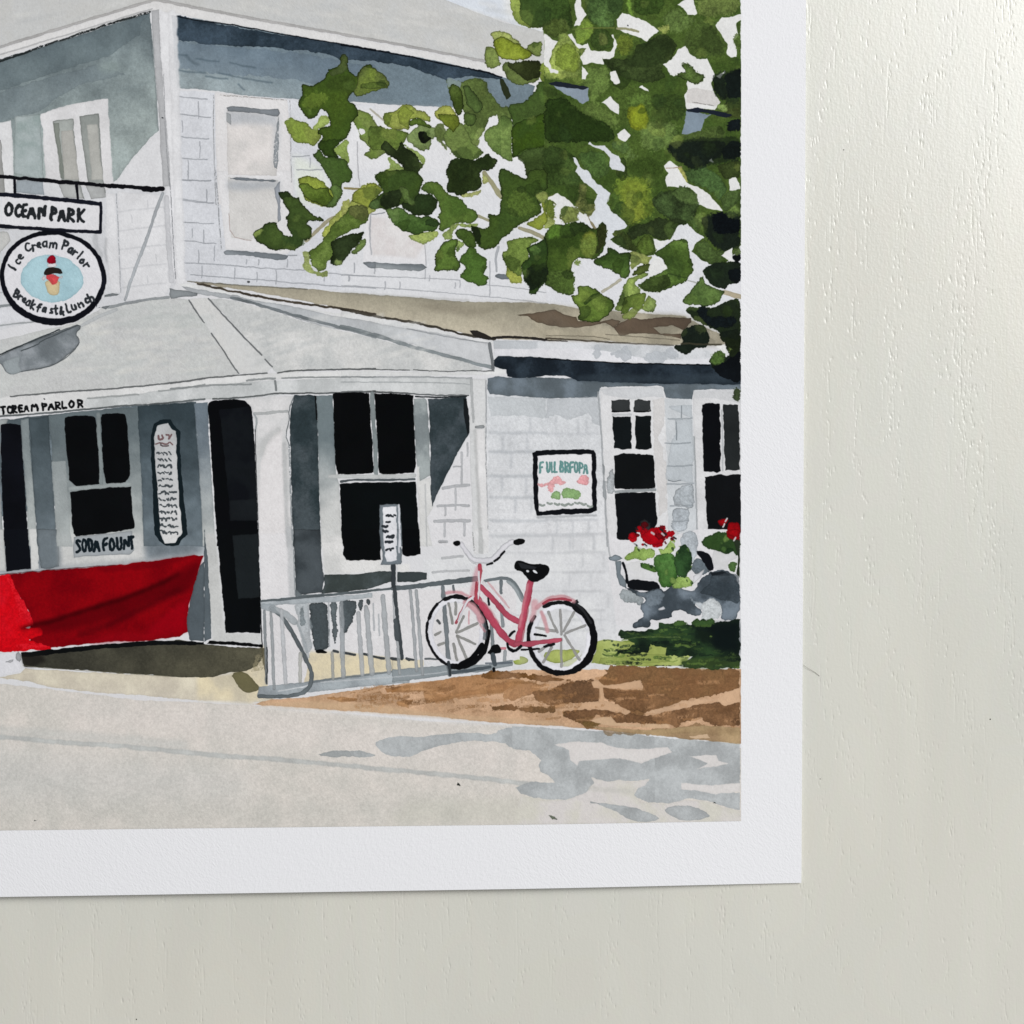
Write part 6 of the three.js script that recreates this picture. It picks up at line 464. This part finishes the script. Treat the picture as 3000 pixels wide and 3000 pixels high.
LB(TH, '3d5430', [980, 280, 1110, 210, 1260, 150, 1370, 180, 1430, 290, 1420, 420, 1360, 480, 1250, 500, 1120, 450], { ...PT, c2: '4b673a' }); LB(TH, '36482a', [740, 580, 880, 510, 1050, 440, 1250, 460, 1340, 490, 1230, 560, 1180, 640, 1080, 665, 960, 580, 860, 620, 820, 680], PT); LB(TH, '3f5228', [610, 600, 700, 545, 760, 600, 830, 680, 860, 760, 780, 750, 640, 680], PT); LB(TH, '5f7d34', [840, 680, 960, 600, 1030, 700, 1030, 760, 950, 810, 870, 770], { ...PT, e: 0.35 }); LB(TH, '8fae52', [970, 400, 1030, 380, 1050, 420, 980, 440], PS2); LB(TH, '678a4a', [1330, 490, 1420, 400, 1500, 380, 1480, 520, 1530, 600, 1490, 630], PS2); LB(TH, '28372b', [1470, 460, 1600, 400, 1836, 420, 1836, 700, 1700, 750, 1560, 720, 1500, 560], PT); LB(TH, '10171c', [1570, 400, 1660, 380, 1720, 440, 1836, 460, 1836, 600, 1700, 610, 1580, 580, 1550, 480], { ...PT, e: 0.1 }); LB(TH, '4f6b38', [1410, 690, 1500, 640, 1560, 720, 1700, 780, 1640, 830, 1740, 850, 1560, 890, 1440, 820], PT); LB(TH, '6f9148', [1690, 400, 1780, 300, 1820, 310, 1800, 440, 1740, 450], PT); LB(TH, '506d3a', [1640, 290, 1740, 200, 1836, 180, 1836, 290, 1760, 330, 1700, 400], PT);
W(TH, WHT, [1170, -10, 1240, -10, 1320, 110, 1430, 160, 1540, 230, 1680, 390, 1590, 370, 1480, 340, 1420, 300, 1420, 200, 1340, 160, 1130, 160, 1125, 90], { ...GP, e: 0 }); LB(TH, '3f582d', [1130, 200, 1250, 150, 1350, 165, 1425, 230, 1420, 330, 1300, 300], { ...PT, c2: '567340' }); W(TH, WHT, [1725, 80, 1790, 65, 1832, 170, 1740, 185], GP); W(TH, 'd3d7dc', [275, -10, 380, -10, 490, 130, 600, 210, 575, 310, 605, 380, 690, 440, 765, 520, 740, 550, 640, 565, 610, 600, 640, 620, 600, 650, 560, 700, 520, 770, 560, 640, 575, 570, 545, 485, 470, 545, 405, 440, 465, 370, 450, 300, 492, 220, 440, 170, 340, 90], GP); W(TH, WHT, [1645, 800, 1760, 725, 1750, 840, 1795, 870, 1740, 860], GP); W(TH, 'd8dadd', [1190, 640, 1240, 520, 1280, 510, 1490, 630, 1410, 670, 1350, 695, 1310, 640, 1240, 630], GP); W(TH, WHT, [1020, 645, 1090, 665, 1185, 645, 1100, 710, 1030, 755], GP); W(TH, 'dfdfdd', [0, 270, 110, 215, 190, 260, 260, 330, 140, 365, 150, 500, 90, 515, 95, 320, 60, 285, 0, 290], GP); W(TH, WHT, [290, 380, 340, 400, 390, 440, 400, 500, 330, 450], GP);
LB(TH, '7b8f4e', [140, 370, 210, 345, 290, 350, 300, 440, 350, 470, 260, 485, 150, 500], PT); LB(TH, 'a4b64a', [-20, 285, 60, 285, 95, 320, 80, 450, -20, 500], { ...PT, c2: '8fa63c' }); LB(TH, 'a9c070', [-20, 440, 75, 460, 70, 525, -20, 540], { e: 0.1 });
LB(TH, '3f5c24', [0, 570, 100, 515, 230, 500, 260, 475, 350, 490, 420, 540, 470, 545, 540, 480, 575, 560, 555, 640, 540, 760, 470, 820, 420, 835, 320, 820, 250, 860, 240, 940, 262, 980, 250, 1100, 250, 1180, 150, 1170, 50, 1120, -20, 1060, -20, 640], { c2: '4d6b2a', v: 0.14, e: 0.4 }); LB(TH, '6a9637', [10, 555, 120, 520, 235, 500, 230, 590, 130, 610, 60, 640, 15, 630], { ...PT, c2: '578330' }); LB(TH, '83993a', [350, 590, 440, 570, 490, 660, 470, 760, 410, 830, 320, 790, 330, 680], { ...PT, c2: '6f8a3e' }); LB(TH, '3a4723', [480, 560, 540, 490, 575, 570, 550, 650, 500, 780, 470, 800, 490, 680], PT); LB(TH, '567535', [-20, 980, 120, 940, 250, 930, 262, 980, 250, 1170, 150, 1170, 40, 1110, -20, 1060], PT); LB(TH, '2e4420', [230, 500, 330, 480, 420, 545, 350, 590, 250, 620], { ...PT, a: 0.8 }); LB(TH, '90b266', [255, 850, 330, 830, 330, 890, 260, 890], PT);
LB(TH, '577831', [230, 1170, 300, 1180, 285, 1085, 380, 1090, 490, 1110, 540, 1180, 610, 1210, 648, 1260, 600, 1350, 520, 1420, 400, 1425, 275, 1400, 320, 1340, 290, 1260, 240, 1220], { c2: '6b8d3a', e: 0.5 }); S(TH, '3d5a26', 34, [370, 1250, 440, 1190, 490, 1170]); LB(TH, 'abc16f', [790, 760, 850, 770, 960, 810, 1010, 810, 960, 890, 880, 880, 820, 940, 790, 930], { e: 0.15 }); LB(TH, '44662b', [420, 870, 580, 780, 575, 725, 620, 730, 690, 780, 800, 770, 790, 900, 800, 970, 740, 1030, 690, 970, 560, 930], { c2: '537735', e: 0.45 });
LB(TH, '8aad58', [650, 1290, 690, 1200, 720, 1090, 790, 1000, 830, 1000, 900, 960, 975, 960, 960, 1000, 830, 1050, 900, 1130, 880, 1160, 800, 1190, 720, 1330, 660, 1330], { e: 0.25, c2: '97b662' }); LB(TH, '53672f', [800, 1000, 820, 950, 870, 900, 900, 880, 980, 890, 985, 925, 890, 980], { e: 0.35 }); LB(TH, '93b366', [960, 1170, 1040, 1220, 1055, 1280, 1010, 1350, 940, 1330, 900, 1300], { e: 0.25 }); LB(TH, '668438', [740, 1200, 820, 1170, 950, 1140, 930, 1250, 870, 1320, 800, 1290, 760, 1350, 700, 1350, 720, 1290], { e: 0.3 }); LB(TH, '87a14f', [820, 1290, 870, 1310, 800, 1410, 740, 1415, 700, 1360, 780, 1340], { e: 0.2, a: 0.85 });
LB(TH, '587c34', [1000, 780, 1240, 640, 1310, 630, 1340, 720, 1380, 850, 1388, 950, 1320, 1060, 1180, 1100, 1050, 1160, 900, 1130, 840, 1070, 960, 1020, 1140, 920, 1100, 830, 1050, 800], { c2: '688e40', e: 0.4 }); LB(TH, '3a4f26', [840, 1070, 960, 1025, 1140, 950, 1180, 1080, 1050, 1155, 900, 1125], { ...PT, a: 0.85 }); S(TH, '3f5a2a', 10, [1150, 970, 1260, 1000, 1320, 1010], { a: 0.8 }); W(TH, WHT, [970, 935, 1010, 815, 1080, 830, 1140, 920, 1050, 980, 965, 1005], { ...GP, e: 0 });
LB(TH, '587a3f', [1275, 1220, 1420, 1070, 1470, 980, 1500, 1060, 1600, 1120, 1690, 1130, 1640, 1220, 1560, 1290, 1310, 1260], { c2: '668a48', e: 0.35 }); LB(TH, '28392c', [1480, 930, 1560, 890, 1700, 870, 1836, 850, 1836, 1060, 1730, 1070, 1680, 1120, 1560, 1080, 1490, 990], { c2: '334a30', e: 0.3 }); LB(TH, '12191c', [1710, 940, 1836, 915, 1836, 1065, 1740, 1050], { e: 0.1 }); LB(TH, '0f1416', [1750, 810, 1800, 780, 1836, 790, 1836, 850, 1790, 870], { e: 0.1 }); LB(TH, '6c8850', [1740, 770, 1836, 700, 1836, 790, 1770, 800], PT);
LB(TH, '3f5a2c', [1300, 1310, 1420, 1280, 1540, 1290, 1640, 1270, 1720, 1220, 1836, 1200, 1836, 1600, 1720, 1590, 1560, 1490, 1460, 1440, 1380, 1400], { c2: '31442a', e: 0.25 }); LB(TH, '172023', [1400, 1300, 1540, 1285, 1530, 1370, 1800, 1380, 1760, 1500, 1580, 1490, 1470, 1420], { ...PT, e: 0.15 }); LB(TH, '28382c', [1265, 1570, 1310, 1490, 1400, 1450, 1500, 1470, 1540, 1560, 1525, 1660, 1410, 1680, 1330, 1745, 1250, 1720, 1195, 1660, 1290, 1620], { c2: '1e2a25', e: 0.3 }); S(TH, '4a4636', 18, [1280, 1630, 1500, 1640, 1650, 1640], { a: 0.8 }); LB(TH, '26351f', [1620, 1520, 1836, 1480, 1836, 1940, 1700, 1940, 1560, 1880, 1545, 1780, 1620, 1700, 1690, 1760, 1720, 1740, 1690, 1640], { c2: '1a2422', e: 0.2 }); LB(TH, '567a3b', [1560, 1740, 1630, 1700, 1710, 1760, 1670, 1830, 1560, 1830], PT); LB(TH, '8aae58', [1700, 1660, 1785, 1670, 1730, 1730], PT); W(TH, WHT, [1590, 1660, 1680, 1640, 1720, 1750, 1650, 1690], GP); W(TH, 'a69f8c', [1540, 1510, 1620, 1515, 1600, 1590, 1550, 1570], GP); LB(TL, '12171c', [1540, 220, 1600, 240, 1700, 180, 1836, 60, 1836, 390, 1690, 360, 1610, 290], { e: 0.1, j: 5 }); LB(TL, '43563a', [1750, 470, 1836, 450, 1836, 580, 1780, 560], PT);
// right sprays
LB(TG, '9cba6c', [950, 610, 1010, 550, 1070, 490, 1220, 510, 1320, 490, 1240, 540, 1100, 530, 1050, 600, 1060, 640, 990, 660], { e: 0.15 }); LB(TG, '94b56a', [1090, 650, 1165, 690, 1100, 770, 1075, 760], { e: 0.15 });
LB(TG, '4f6f2d', [1480, 60, 1510, -10, 1600, 10, 1750, 90, 1760, -10, 1940, -10, 1940, 180, 1820, 190, 1880, 330, 1905, 400, 1830, 440, 1700, 510, 1600, 580, 1500, 650, 1440, 740, 1340, 750, 1290, 710, 1250, 600, 1220, 520, 1300, 545, 1400, 540, 1400, 480, 1370, 420, 1400, 410, 1480, 430, 1490, 360, 1515, 250], { c2: '43602a', e: 0.4, v: 0.14 }); LB(TG, '5f7f35', [1540, 250, 1700, 150, 1850, 300, 1840, 420, 1680, 450, 1560, 400], { ...PS2 }); LB(TG, '24351b', [1225, 525, 1300, 560, 1315, 640, 1305, 720, 1260, 640], { e: 0.1 }); LB(TG, '9fb850', [1880, 270, 1940, 260, 1940, 480, 1870, 555, 1780, 525, 1720, 510, 1850, 430, 1905, 400], { c2: '8ea43c', e: 0.25 }); LB(TG, '93ab5c', [1810, 220, 1940, 200, 1940, 290, 1870, 300], { e: 0.15 }); LB(TG, '4c6c2c', [1060, 580, 1110, 530, 1220, 560, 1260, 640, 1275, 710, 1230, 740, 1140, 660, 1090, 640], { c2: '5a7d36', e: 0.4 }); LB(TG, '50712e', [875, 820, 960, 680, 1060, 640, 1105, 640, 1070, 780, 1090, 840, 1130, 890, 1110, 945, 1010, 930, 875, 950, 900, 900], { c2: '5f8238', e: 0.55 }); LB(TG, '5d8a3a', [1115, 850, 1200, 720, 1240, 720, 1290, 790, 1370, 820, 1375, 920, 1340, 980, 1405, 1010, 1360, 1065, 1270, 1085, 1200, 1060, 1105, 1000, 1180, 920], { c2: '537a34', e: 0.35 });
LB(TG, 'adc05a', [1550, 890, 1700, 990, 1705, 1060, 1600, 1080, 1560, 1000], { e: 0.2 }); LB(TG, '7b9d48', [1500, 790, 1570, 740, 1560, 660, 1700, 640, 1800, 620, 1880, 660, 1780, 700, 1760, 850, 1700, 900, 1710, 960, 1680, 1005, 1560, 920], { c2: '8bab56', e: 0.3 }); LB(TG, '41632c', [1690, 890, 1780, 830, 1750, 720, 1880, 660, 1940, 640, 1940, 1030, 1890, 1110, 1830, 1175, 1770, 1150, 1790, 1110, 1740, 1060, 1710, 980], { c2: '365426', e: 0.4 }); LB(TG, '1d2b1f', [1750, 940, 1830, 890, 1940, 850, 1940, 1020, 1860, 1110, 1790, 1140, 1730, 1030], { ...PT, a: 0.85 }); LB(TG, '5c8340', [1780, 720, 1860, 700, 1890, 790, 1820, 830], PT);
LB(TD, '8ea326', [790, 1020, 870, 1000, 920, 960, 965, 1100, 960, 1210, 810, 1215, 780, 1110], { a: 0.75, fe: 6, e: 0.15 }); LB(TD, '8ba338', [700, 1760, 800, 1690, 930, 1720, 980, 1932, 700, 1932], { a: 0.6, fe: 14, e: 0 }); LB(TH, '93a83c', [700, 330, 820, 230, 940, 300, 930, 430, 820, 510, 720, 430], { a: 0.6, fe: 14, e: 0 }); LB(TD, '2f4222', [860, 450, 1000, 380, 1140, 350, 1210, 440, 1150, 560, 980, 640, 800, 640, 700, 600], { a: 0.65, fe: 10, e: 0.1 }); LB(TD, '2e481b', [20, 960, 200, 960, 320, 1090, 480, 1150, 600, 1230, 600, 1310, 300, 1320, 20, 1340], { a: 0.6, fe: 6, e: 0.2 });
for (const f of [[1560, 700, 1840, 640, 1840, 980, 1680, 960, 1580, 880], [1120, 1370, 1400, 1300, 1840, 1290, 1840, 1520, 1560, 1560, 1400, 1600, 1200, 1490]]) LB(TD, '1d2a23', f, { a: 0.6, fe: 9, e: 0.1 }); for (const f of [[1460, 420, 1840, 380, 1840, 760, 1620, 770, 1500, 600], [1470, 900, 1840, 850, 1840, 1120, 1560, 1090], [1300, 1310, 1560, 1260, 1840, 1210, 1840, 1620, 1560, 1520, 1380, 1420], [1240, 1560, 1400, 1460, 1550, 1520, 1530, 1660, 1350, 1720]]) LB(TH, '1c2822', f, { a: 0.6, fe: 9, e: 0.1, on: 1 });
// later touches of thicker and thinner pigment over the leaves
{ const Q = rng(404), q = (a, b) => a + (b - a) * Q();
  for (let i = 0; i < 250; i++) {
    const x = i < 130 ? q(1500, 2180) : q(830, 2100), y = i < 130 ? q(-150, 960) : q(150, 940), r = q(9, 34), n = 11, f = [], a0 = q(0, 6), el = q(0.5, 1);
    for (let k = 0; k < n; k++) { const a = k / n * 6.283, d = r * (0.75 + 0.5 * Q()), u = Math.cos(a) * d, v = Math.sin(a) * d * el; f.push(x + u * Math.cos(a0) - v * Math.sin(a0), y + u * Math.sin(a0) + v * Math.cos(a0)); }
    const dark = Q() < 0.62;
    B(PXU, dark ? ['3d5a22', '34502a', '2c411f'][i % 3] : ['86a34e', '98b155', '6f9545'][i % 3], f, { on: 1, a: q(0.2, dark ? 0.5 : 0.4), fe: Q() < 0.5 ? 2 : q(4, 10), e: q(0.1, 0.4), v: 0.2, j: 4 });
  } }
leafTone = false;
// ---------------------------------------------------------------- textures
function dataTexture(data, w, h, srgb) { const t = new THREE.DataTexture(data, w, h, THREE.RGBAFormat, THREE.UnsignedByteType); t.magFilter = THREE.LinearFilter; t.minFilter = THREE.LinearFilter; if (srgb) t.colorSpace = THREE.SRGBColorSpace; t.wrapS = t.wrapT = THREE.MirroredRepeatWrapping; t.needsUpdate = true; return t; }
const printData = new Uint8Array(TW * TW * 4);
for (let y = 0; y < TW; y++) for (let x = 0; x < TW; x++) { const i = y * TW + x, o = ((TW - 1 - y) * TW + x) * 4; 
  const R = img[i * 3], G = img[i * 3 + 1], Bq = img[i * 3 + 2], m = 0.3 * R + 0.55 * G + 0.15 * Bq, red = sstep(1.25, 1.9, R / (Math.max(G, Bq) + 1)), sat = lerp(0.84, 1, red);   // ink set of the printer: a little duller and deeper than the pigments
  [R, G, Bq].forEach((q, n) => { const d = Math.max(0, m + (q - m) * sat); printData[o + n] = clamp(d < 222 ? 222 * Math.pow(d / 222, 1.12) : d, 0, 255); }); printData[o + 3] = 255; }
const printMap = dataTexture(printData, TW, TW, true); printMap.wrapS = printMap.wrapT = THREE.ClampToEdgeWrapping;
// felt relief of the heavy paper, 60 mm to a side
const FS = 1024, feltData = new Uint8Array(FS * FS * 4);
{ const per = (x, y, fx, fy, s) => { const a = x / FS, b = y / FS, w = (u, v) => vnoise(L1, u * fx + s, v * fy + s * 2); const sx = sstep(0.8, 1, a), sy = sstep(0.8, 1, b); return lerp(lerp(w(a, b), w(a - 1, b), sx), lerp(w(a, b - 1), w(a - 1, b - 1), sx), sy); };
  const r = rng(31);
  for (let y = 0; y < FS; y++) for (let x = 0; x < FS; x++) {
    const u = x * 0.8 + y * 0.6, v = -x * 0.6 + y * 0.8;
    const h = 0.5 + 0.1 * per(x, y, 90, 90, 3) + 0.17 * vnoise(L2, u / 4.2, v / 8.5) + 0.17 * vnoise(L1, u / 2.2 + 40, v / 4.2) + 0.05 * (r() - 0.5), b = clamp(h * 255, 0, 255), o = (y * FS + x) * 4;
    feltData[o] = feltData[o + 1] = feltData[o + 2] = b; feltData[o + 3] = 255;
  } }
const felt = dataTexture(feltData, FS, FS, false);
// pores and grain lines of the painted wood, 260 mm to a side
const WS = 2048, WM = 0.26, woodH = new Float32Array(WS * WS).fill(0.7);
{ const r = rng(91), mm = WS / 260;
  const warp = (x, y) => x + 15 * vnoise(L1, x / 70 + 3, y / 210 + 1) + 3.5 * vnoise(L2, x / 26, y / 120 + 5) + 14 * Math.exp(-(((x - 205) / 26) ** 2)) * Math.sin(y / 60 - 0.6);
  for (let i = 0; i < WS * WS; i++) { const x = i % WS, y = (i / WS) | 0; woodH[i] += 0.03 * vnoise(L1, x / 2.2, y / 8) + 0.018 * vnoise(L2, x / 9, y / 60) + 0.03 * (r() - 0.5) + 0.035 * vnoise(L2, x / 2.4 + 9, y / 2.6); }
  let made = 0;
  for (let k = 0; k < 60000 && made < 11500; k++) {
    const x = r() * 260, y = r() * 260, ring = warp(x, y) / 7.2, ph = ring - Math.floor(ring), band = Math.exp(-(((ph - 0.5) / 0.17) ** 2));
    const patch = 0.45 + 0.55 * vnoise(L2, x / 30 + 60, y / 42 + 8);
    if (r() > band * (0.25 + 0.75 * Math.max(0, patch))) continue;
    made++;
    const len = (r() < 0.13 ? 2 + r() * 6 : 0.25 + r() * 0.75) * mm, wid = (0.085 + r() * 0.07) * mm, dep = (0.3 + 0.6 * r()) * (len > 12 ? 0.38 : 1);
    const cx = x * mm, cy = y * mm, R = Math.ceil(wid * 3), H = Math.ceil(len / 2 + 3), tl = (r() - 0.5) * 0.12;
    for (let dy = -H; dy <= H; dy++) for (let dx = -R; dx <= R; dx++) {
      const ex = dx - dy * tl, q = Math.exp(-((ex / wid) ** 2)) * sstep(len / 2 + 3, len / 2 - 3, Math.abs(dy)), px = (Math.round(cx) + dx + WS) % WS, py = (Math.round(cy) + dy + WS) % WS;
      const j = py * WS + px; woodH[j] = Math.min(woodH[j], woodH[j] - q * dep * 0.55) ;
    }
  } }
const woodData = new Uint8Array(WS * WS * 4), woodCol = new Uint8Array(512 * 512 * 4);
for (let i = 0; i < WS * WS; i++) { const b = clamp(woodH[i] * 255, 0, 255); woodData[i * 4] = woodData[i * 4 + 1] = woodData[i * 4 + 2] = b; woodData[i * 4 + 3] = 255; }
for (let y = 0; y < 512; y++) for (let x = 0; x < 512; x++) { const o = (y * 512 + x) * 4, f = 1 + 0.012 * vnoise(L1, x / 40, y / 90) + 0.008 * vnoise(L2, x / 9, y / 30), w = 0.006 * vnoise(L2, x / 70 + 9, y / 60); woodCol[o] = clamp(211 * f * (1 + w), 0, 255); woodCol[o + 1] = clamp(210 * f, 0, 255); woodCol[o + 2] = clamp(200 * f * (1 - w), 0, 255); woodCol[o + 3] = 255; }
const woodBump = dataTexture(woodData, WS, WS, false), woodMap = dataTexture(woodCol, 512, 512, true);

// ---------------------------------------------------------------- the table top
const tableMat = new THREE.MeshPhysicalMaterial({ map: woodMap, bumpMap: woodBump, bumpScale: 0.00015, roughness: 0.31, ior: 1.6 });
const X0 = -0.36, X1 = 0.3, Z0 = -0.36, Z1 = 0.3;
const tg = new THREE.BoxGeometry(X1 - X0, 0.022, Z1 - Z0); tg.translate((X0 + X1) / 2, -0.011, (Z0 + Z1) / 2);
{ const p = tg.attributes.position, u = tg.attributes.uv; for (let i = 0; i < p.count; i++) u.setXY(i, (p.getX(i) + 0.13) / WM, (0.13 - p.getZ(i)) / WM); }
const table = new THREE.Mesh(tg, tableMat); table.name = 'table_top'; table.castShadow = table.receiveShadow = true;
table.userData = { label: 'cream painted wooden table top with open grain', category: 'table', kind: 'structure' }; scene.add(table);

// ---------------------------------------------------------------- the art print: a heavy sheet, its lower edge lifting a little
const cornerBR = at(2346, 2584), cornerBL = at(-640, 2630), cornerTR = at(2362, -380), cornerTL = at(-640, -380);
const lift = (s, t) => { const away = 1 - s; return 0.0014 * sstep(0.45, 1, t) * sstep(-0.06, 0.3, away) + 0.00004; };   // s: 0 left .. 1 right, t: 0 top .. 1 bottom
const NS = 110;
const sheetPoint = (s, t) => new THREE.Vector3().lerpVectors(new THREE.Vector3().lerpVectors(cornerTL, cornerTR, s), new THREE.Vector3().lerpVectors(cornerBL, cornerBR, s), t);
function sheetST(p) { let s = 0.5, t = 0.5; for (let k = 0; k < 8; k++) { const a = new THREE.Vector3().lerpVectors(cornerTL, cornerTR, s), b = new THREE.Vector3().lerpVectors(cornerBL, cornerBR, s); t = (p.z - a.z) / (b.z - a.z); const l = new THREE.Vector3().lerpVectors(cornerTL, cornerBL, t), r = new THREE.Vector3().lerpVectors(cornerTR, cornerBR, t); s = (p.x - l.x) / (r.x - l.x); } return [clamp(s, 0, 1), clamp(t, 0, 1)]; }
const print = new THREE.Group(); print.name = 'art_print';
print.userData = { label: 'watercolour print of a grey shingled cafe with a pink bicycle, white paper border', category: 'art print' };
scene.add(print);
{ const pos = [], uv = [], idx = [], n = NS + 1;
  for (const top of [1, 0]) for (let j = 0; j <= NS; j++) for (let i = 0; i <= NS; i++) { const p = sheetPoint(i / NS, j / NS), h = lift(i / NS, j / NS) + (top ? TH0 : 0); pos.push(p.x, h, p.z); uv.push(p.x / 0.06, -p.z / 0.06); }
  const o = n * n, quad = (a, b, c, d) => idx.push(a, b, c, a, c, d);
  for (let j = 0; j < NS; j++) for (let i = 0; i < NS; i++) { const a = j * n + i; quad(a, a + n, a + n + 1, a + 1); quad(o + a, o + a + 1, o + a + n + 1, o + a + n); }
  // cut edges have their own points, so that they stay sharp
  const edge = (ids) => { const b0 = pos.length / 3; ids.forEach((a, k) => { for (const q of [a, o + a]) { pos.push(pos[q * 3], pos[q * 3 + 1], pos[q * 3 + 2]); uv.push(k / NS * 4, q === a ? 0.01 : 0); } }); for (let k = 0; k < ids.length - 1; k++) { const a = b0 + k * 2; idx.push(a, a + 1, a + 3, a, a + 3, a + 2); } };
  const seq = (f) => Array.from({ length: n }, (_, k) => f(k));
  edge(seq((k) => NS * n + k)); edge(seq((k) => (NS - k) * n + NS)); edge(seq((k) => NS - k)); edge(seq((k) => k * n));
  const g = new THREE.BufferGeometry(); g.setAttribute('position', new THREE.Float32BufferAttribute(pos, 3)); g.setAttribute('uv', new THREE.Float32BufferAttribute(uv, 2)); g.setIndex(idx); g.computeVertexNormals();
  const m = new THREE.Mesh(g, new THREE.MeshPhysicalMaterial({ color: new THREE.Color().setRGB(0.80, 0.802, 0.82), roughness: 0.95, specularIntensity: 0.08, bumpMap: felt, bumpScale: 0.00007 })); m.name = 'paper_sheet'; m.castShadow = m.receiveShadow = true; print.add(m); }
{ const pos = [], uv = [], idx = [], nx = 110, ny = 110;
  for (let j = 0; j <= ny; j++) for (let i = 0; i <= nx; i++) {
    const p = picTL.clone().addScaledVector(ex, picSide * i / nx).addScaledVector(ez, picSide * j / ny), [s, t] = sheetST(p);
    pos.push(p.x, lift(s, t) + TH0 + 0.00005, p.z); uv.push(i / nx, 1 - j / ny);
  }
  for (let j = 0; j < ny; j++) for (let i = 0; i < nx; i++) { const a = j * (nx + 1) + i; idx.push(a, a + nx + 1, a + nx + 2, a, a + nx + 2, a + 1); }
  const g = new THREE.BufferGeometry(); g.setAttribute('position', new THREE.Float32BufferAttribute(pos, 3)); g.setAttribute('uv', new THREE.Float32BufferAttribute(uv, 2));
  const uv1 = []; for (let i = 0; i < pos.length; i += 3) uv1.push(pos[i] / 0.06, -pos[i + 2] / 0.06); g.setAttribute('uv1', new THREE.Float32BufferAttribute(uv1, 2));
  g.setIndex(idx); g.computeVertexNormals();
  const f2 = felt.clone(); f2.channel = 1; f2.needsUpdate = true;
  const m = new THREE.Mesh(g, new THREE.MeshPhysicalMaterial({ map: printMap, roughness: 0.95, specularIntensity: 0.08, bumpMap: f2, bumpScale: 0.00004 })); m.name = 'printed_picture'; m.castShadow = m.receiveShadow = true;
  m.userData.label = 'painted shop front with green leaves, red cloth and pink bicycle'; print.add(m); }

// ---------------------------------------------------------------- a stray hair and dust on the table
{ const a = at(2347, 1944), b = at(2366, 1957), c = at(2385, 1968), d = at(2401, 1981);
  const g = new THREE.TubeGeometry(new THREE.CatmullRomCurve3([new THREE.Vector3(a.x, 0.00035, a.z), new THREE.Vector3(b.x, 0.0003, b.z), new THREE.Vector3(c.x, 0.00018, c.z), new THREE.Vector3(d.x, 0.00004, d.z)]), 24, 0.000032, 6);
  const m = new THREE.Mesh(g, new THREE.MeshStandardMaterial({ color: '#6b675c', roughness: 0.6 })); m.name = 'hair'; m.castShadow = m.receiveShadow = true; m.userData = { label: 'short dark hair sticking out from under the paper edge', category: 'hair' }; scene.add(m); }
const speckMat = new THREE.MeshStandardMaterial({ color: '#3a3833', roughness: 0.9 });
[[2403, 2282, 1.6, 'tiny dark round dust speck on the table beside the paper'], [2901, 2107, 1.9, 'dark dust speck on the table far from the paper'], [400, 2986, 2.2, 'dark dust speck below the lower paper edge'], [2472, 439, 1.5, 'small dust speck on the shiny part of the table']].forEach(([px, py, r, label], i) => {
  const p = at(px, py), g = new THREE.IcosahedronGeometry(r * 0.00005, 1), q = g.attributes.position, rn = rng(200 + i); for (let k = 0; k < q.count; k++) { const f = 1 + 0.35 * vnoise(L1, q.getX(k) * 9e4 + i * 9, q.getZ(k) * 9e4 + q.getY(k) * 5e4); q.setXYZ(k, q.getX(k) * f * (1 + 0.5 * (i % 2)), q.getY(k) * f * 0.6, q.getZ(k) * f * 1.3); } g.computeVertexNormals();
  const m = new THREE.Mesh(g, speckMat); m.name = i ? 'dust_speck_' + String(i).padStart(3, '0') : 'dust_speck'; m.position.set(p.x, r * 0.00005 * 0.4, p.z); m.rotation.y = rn() * 3; m.castShadow = m.receiveShadow = true; m.userData = { label, category: 'dust', group: 'dust specks on the table' }; scene.add(m);
});
renderer.render(scene, camera);
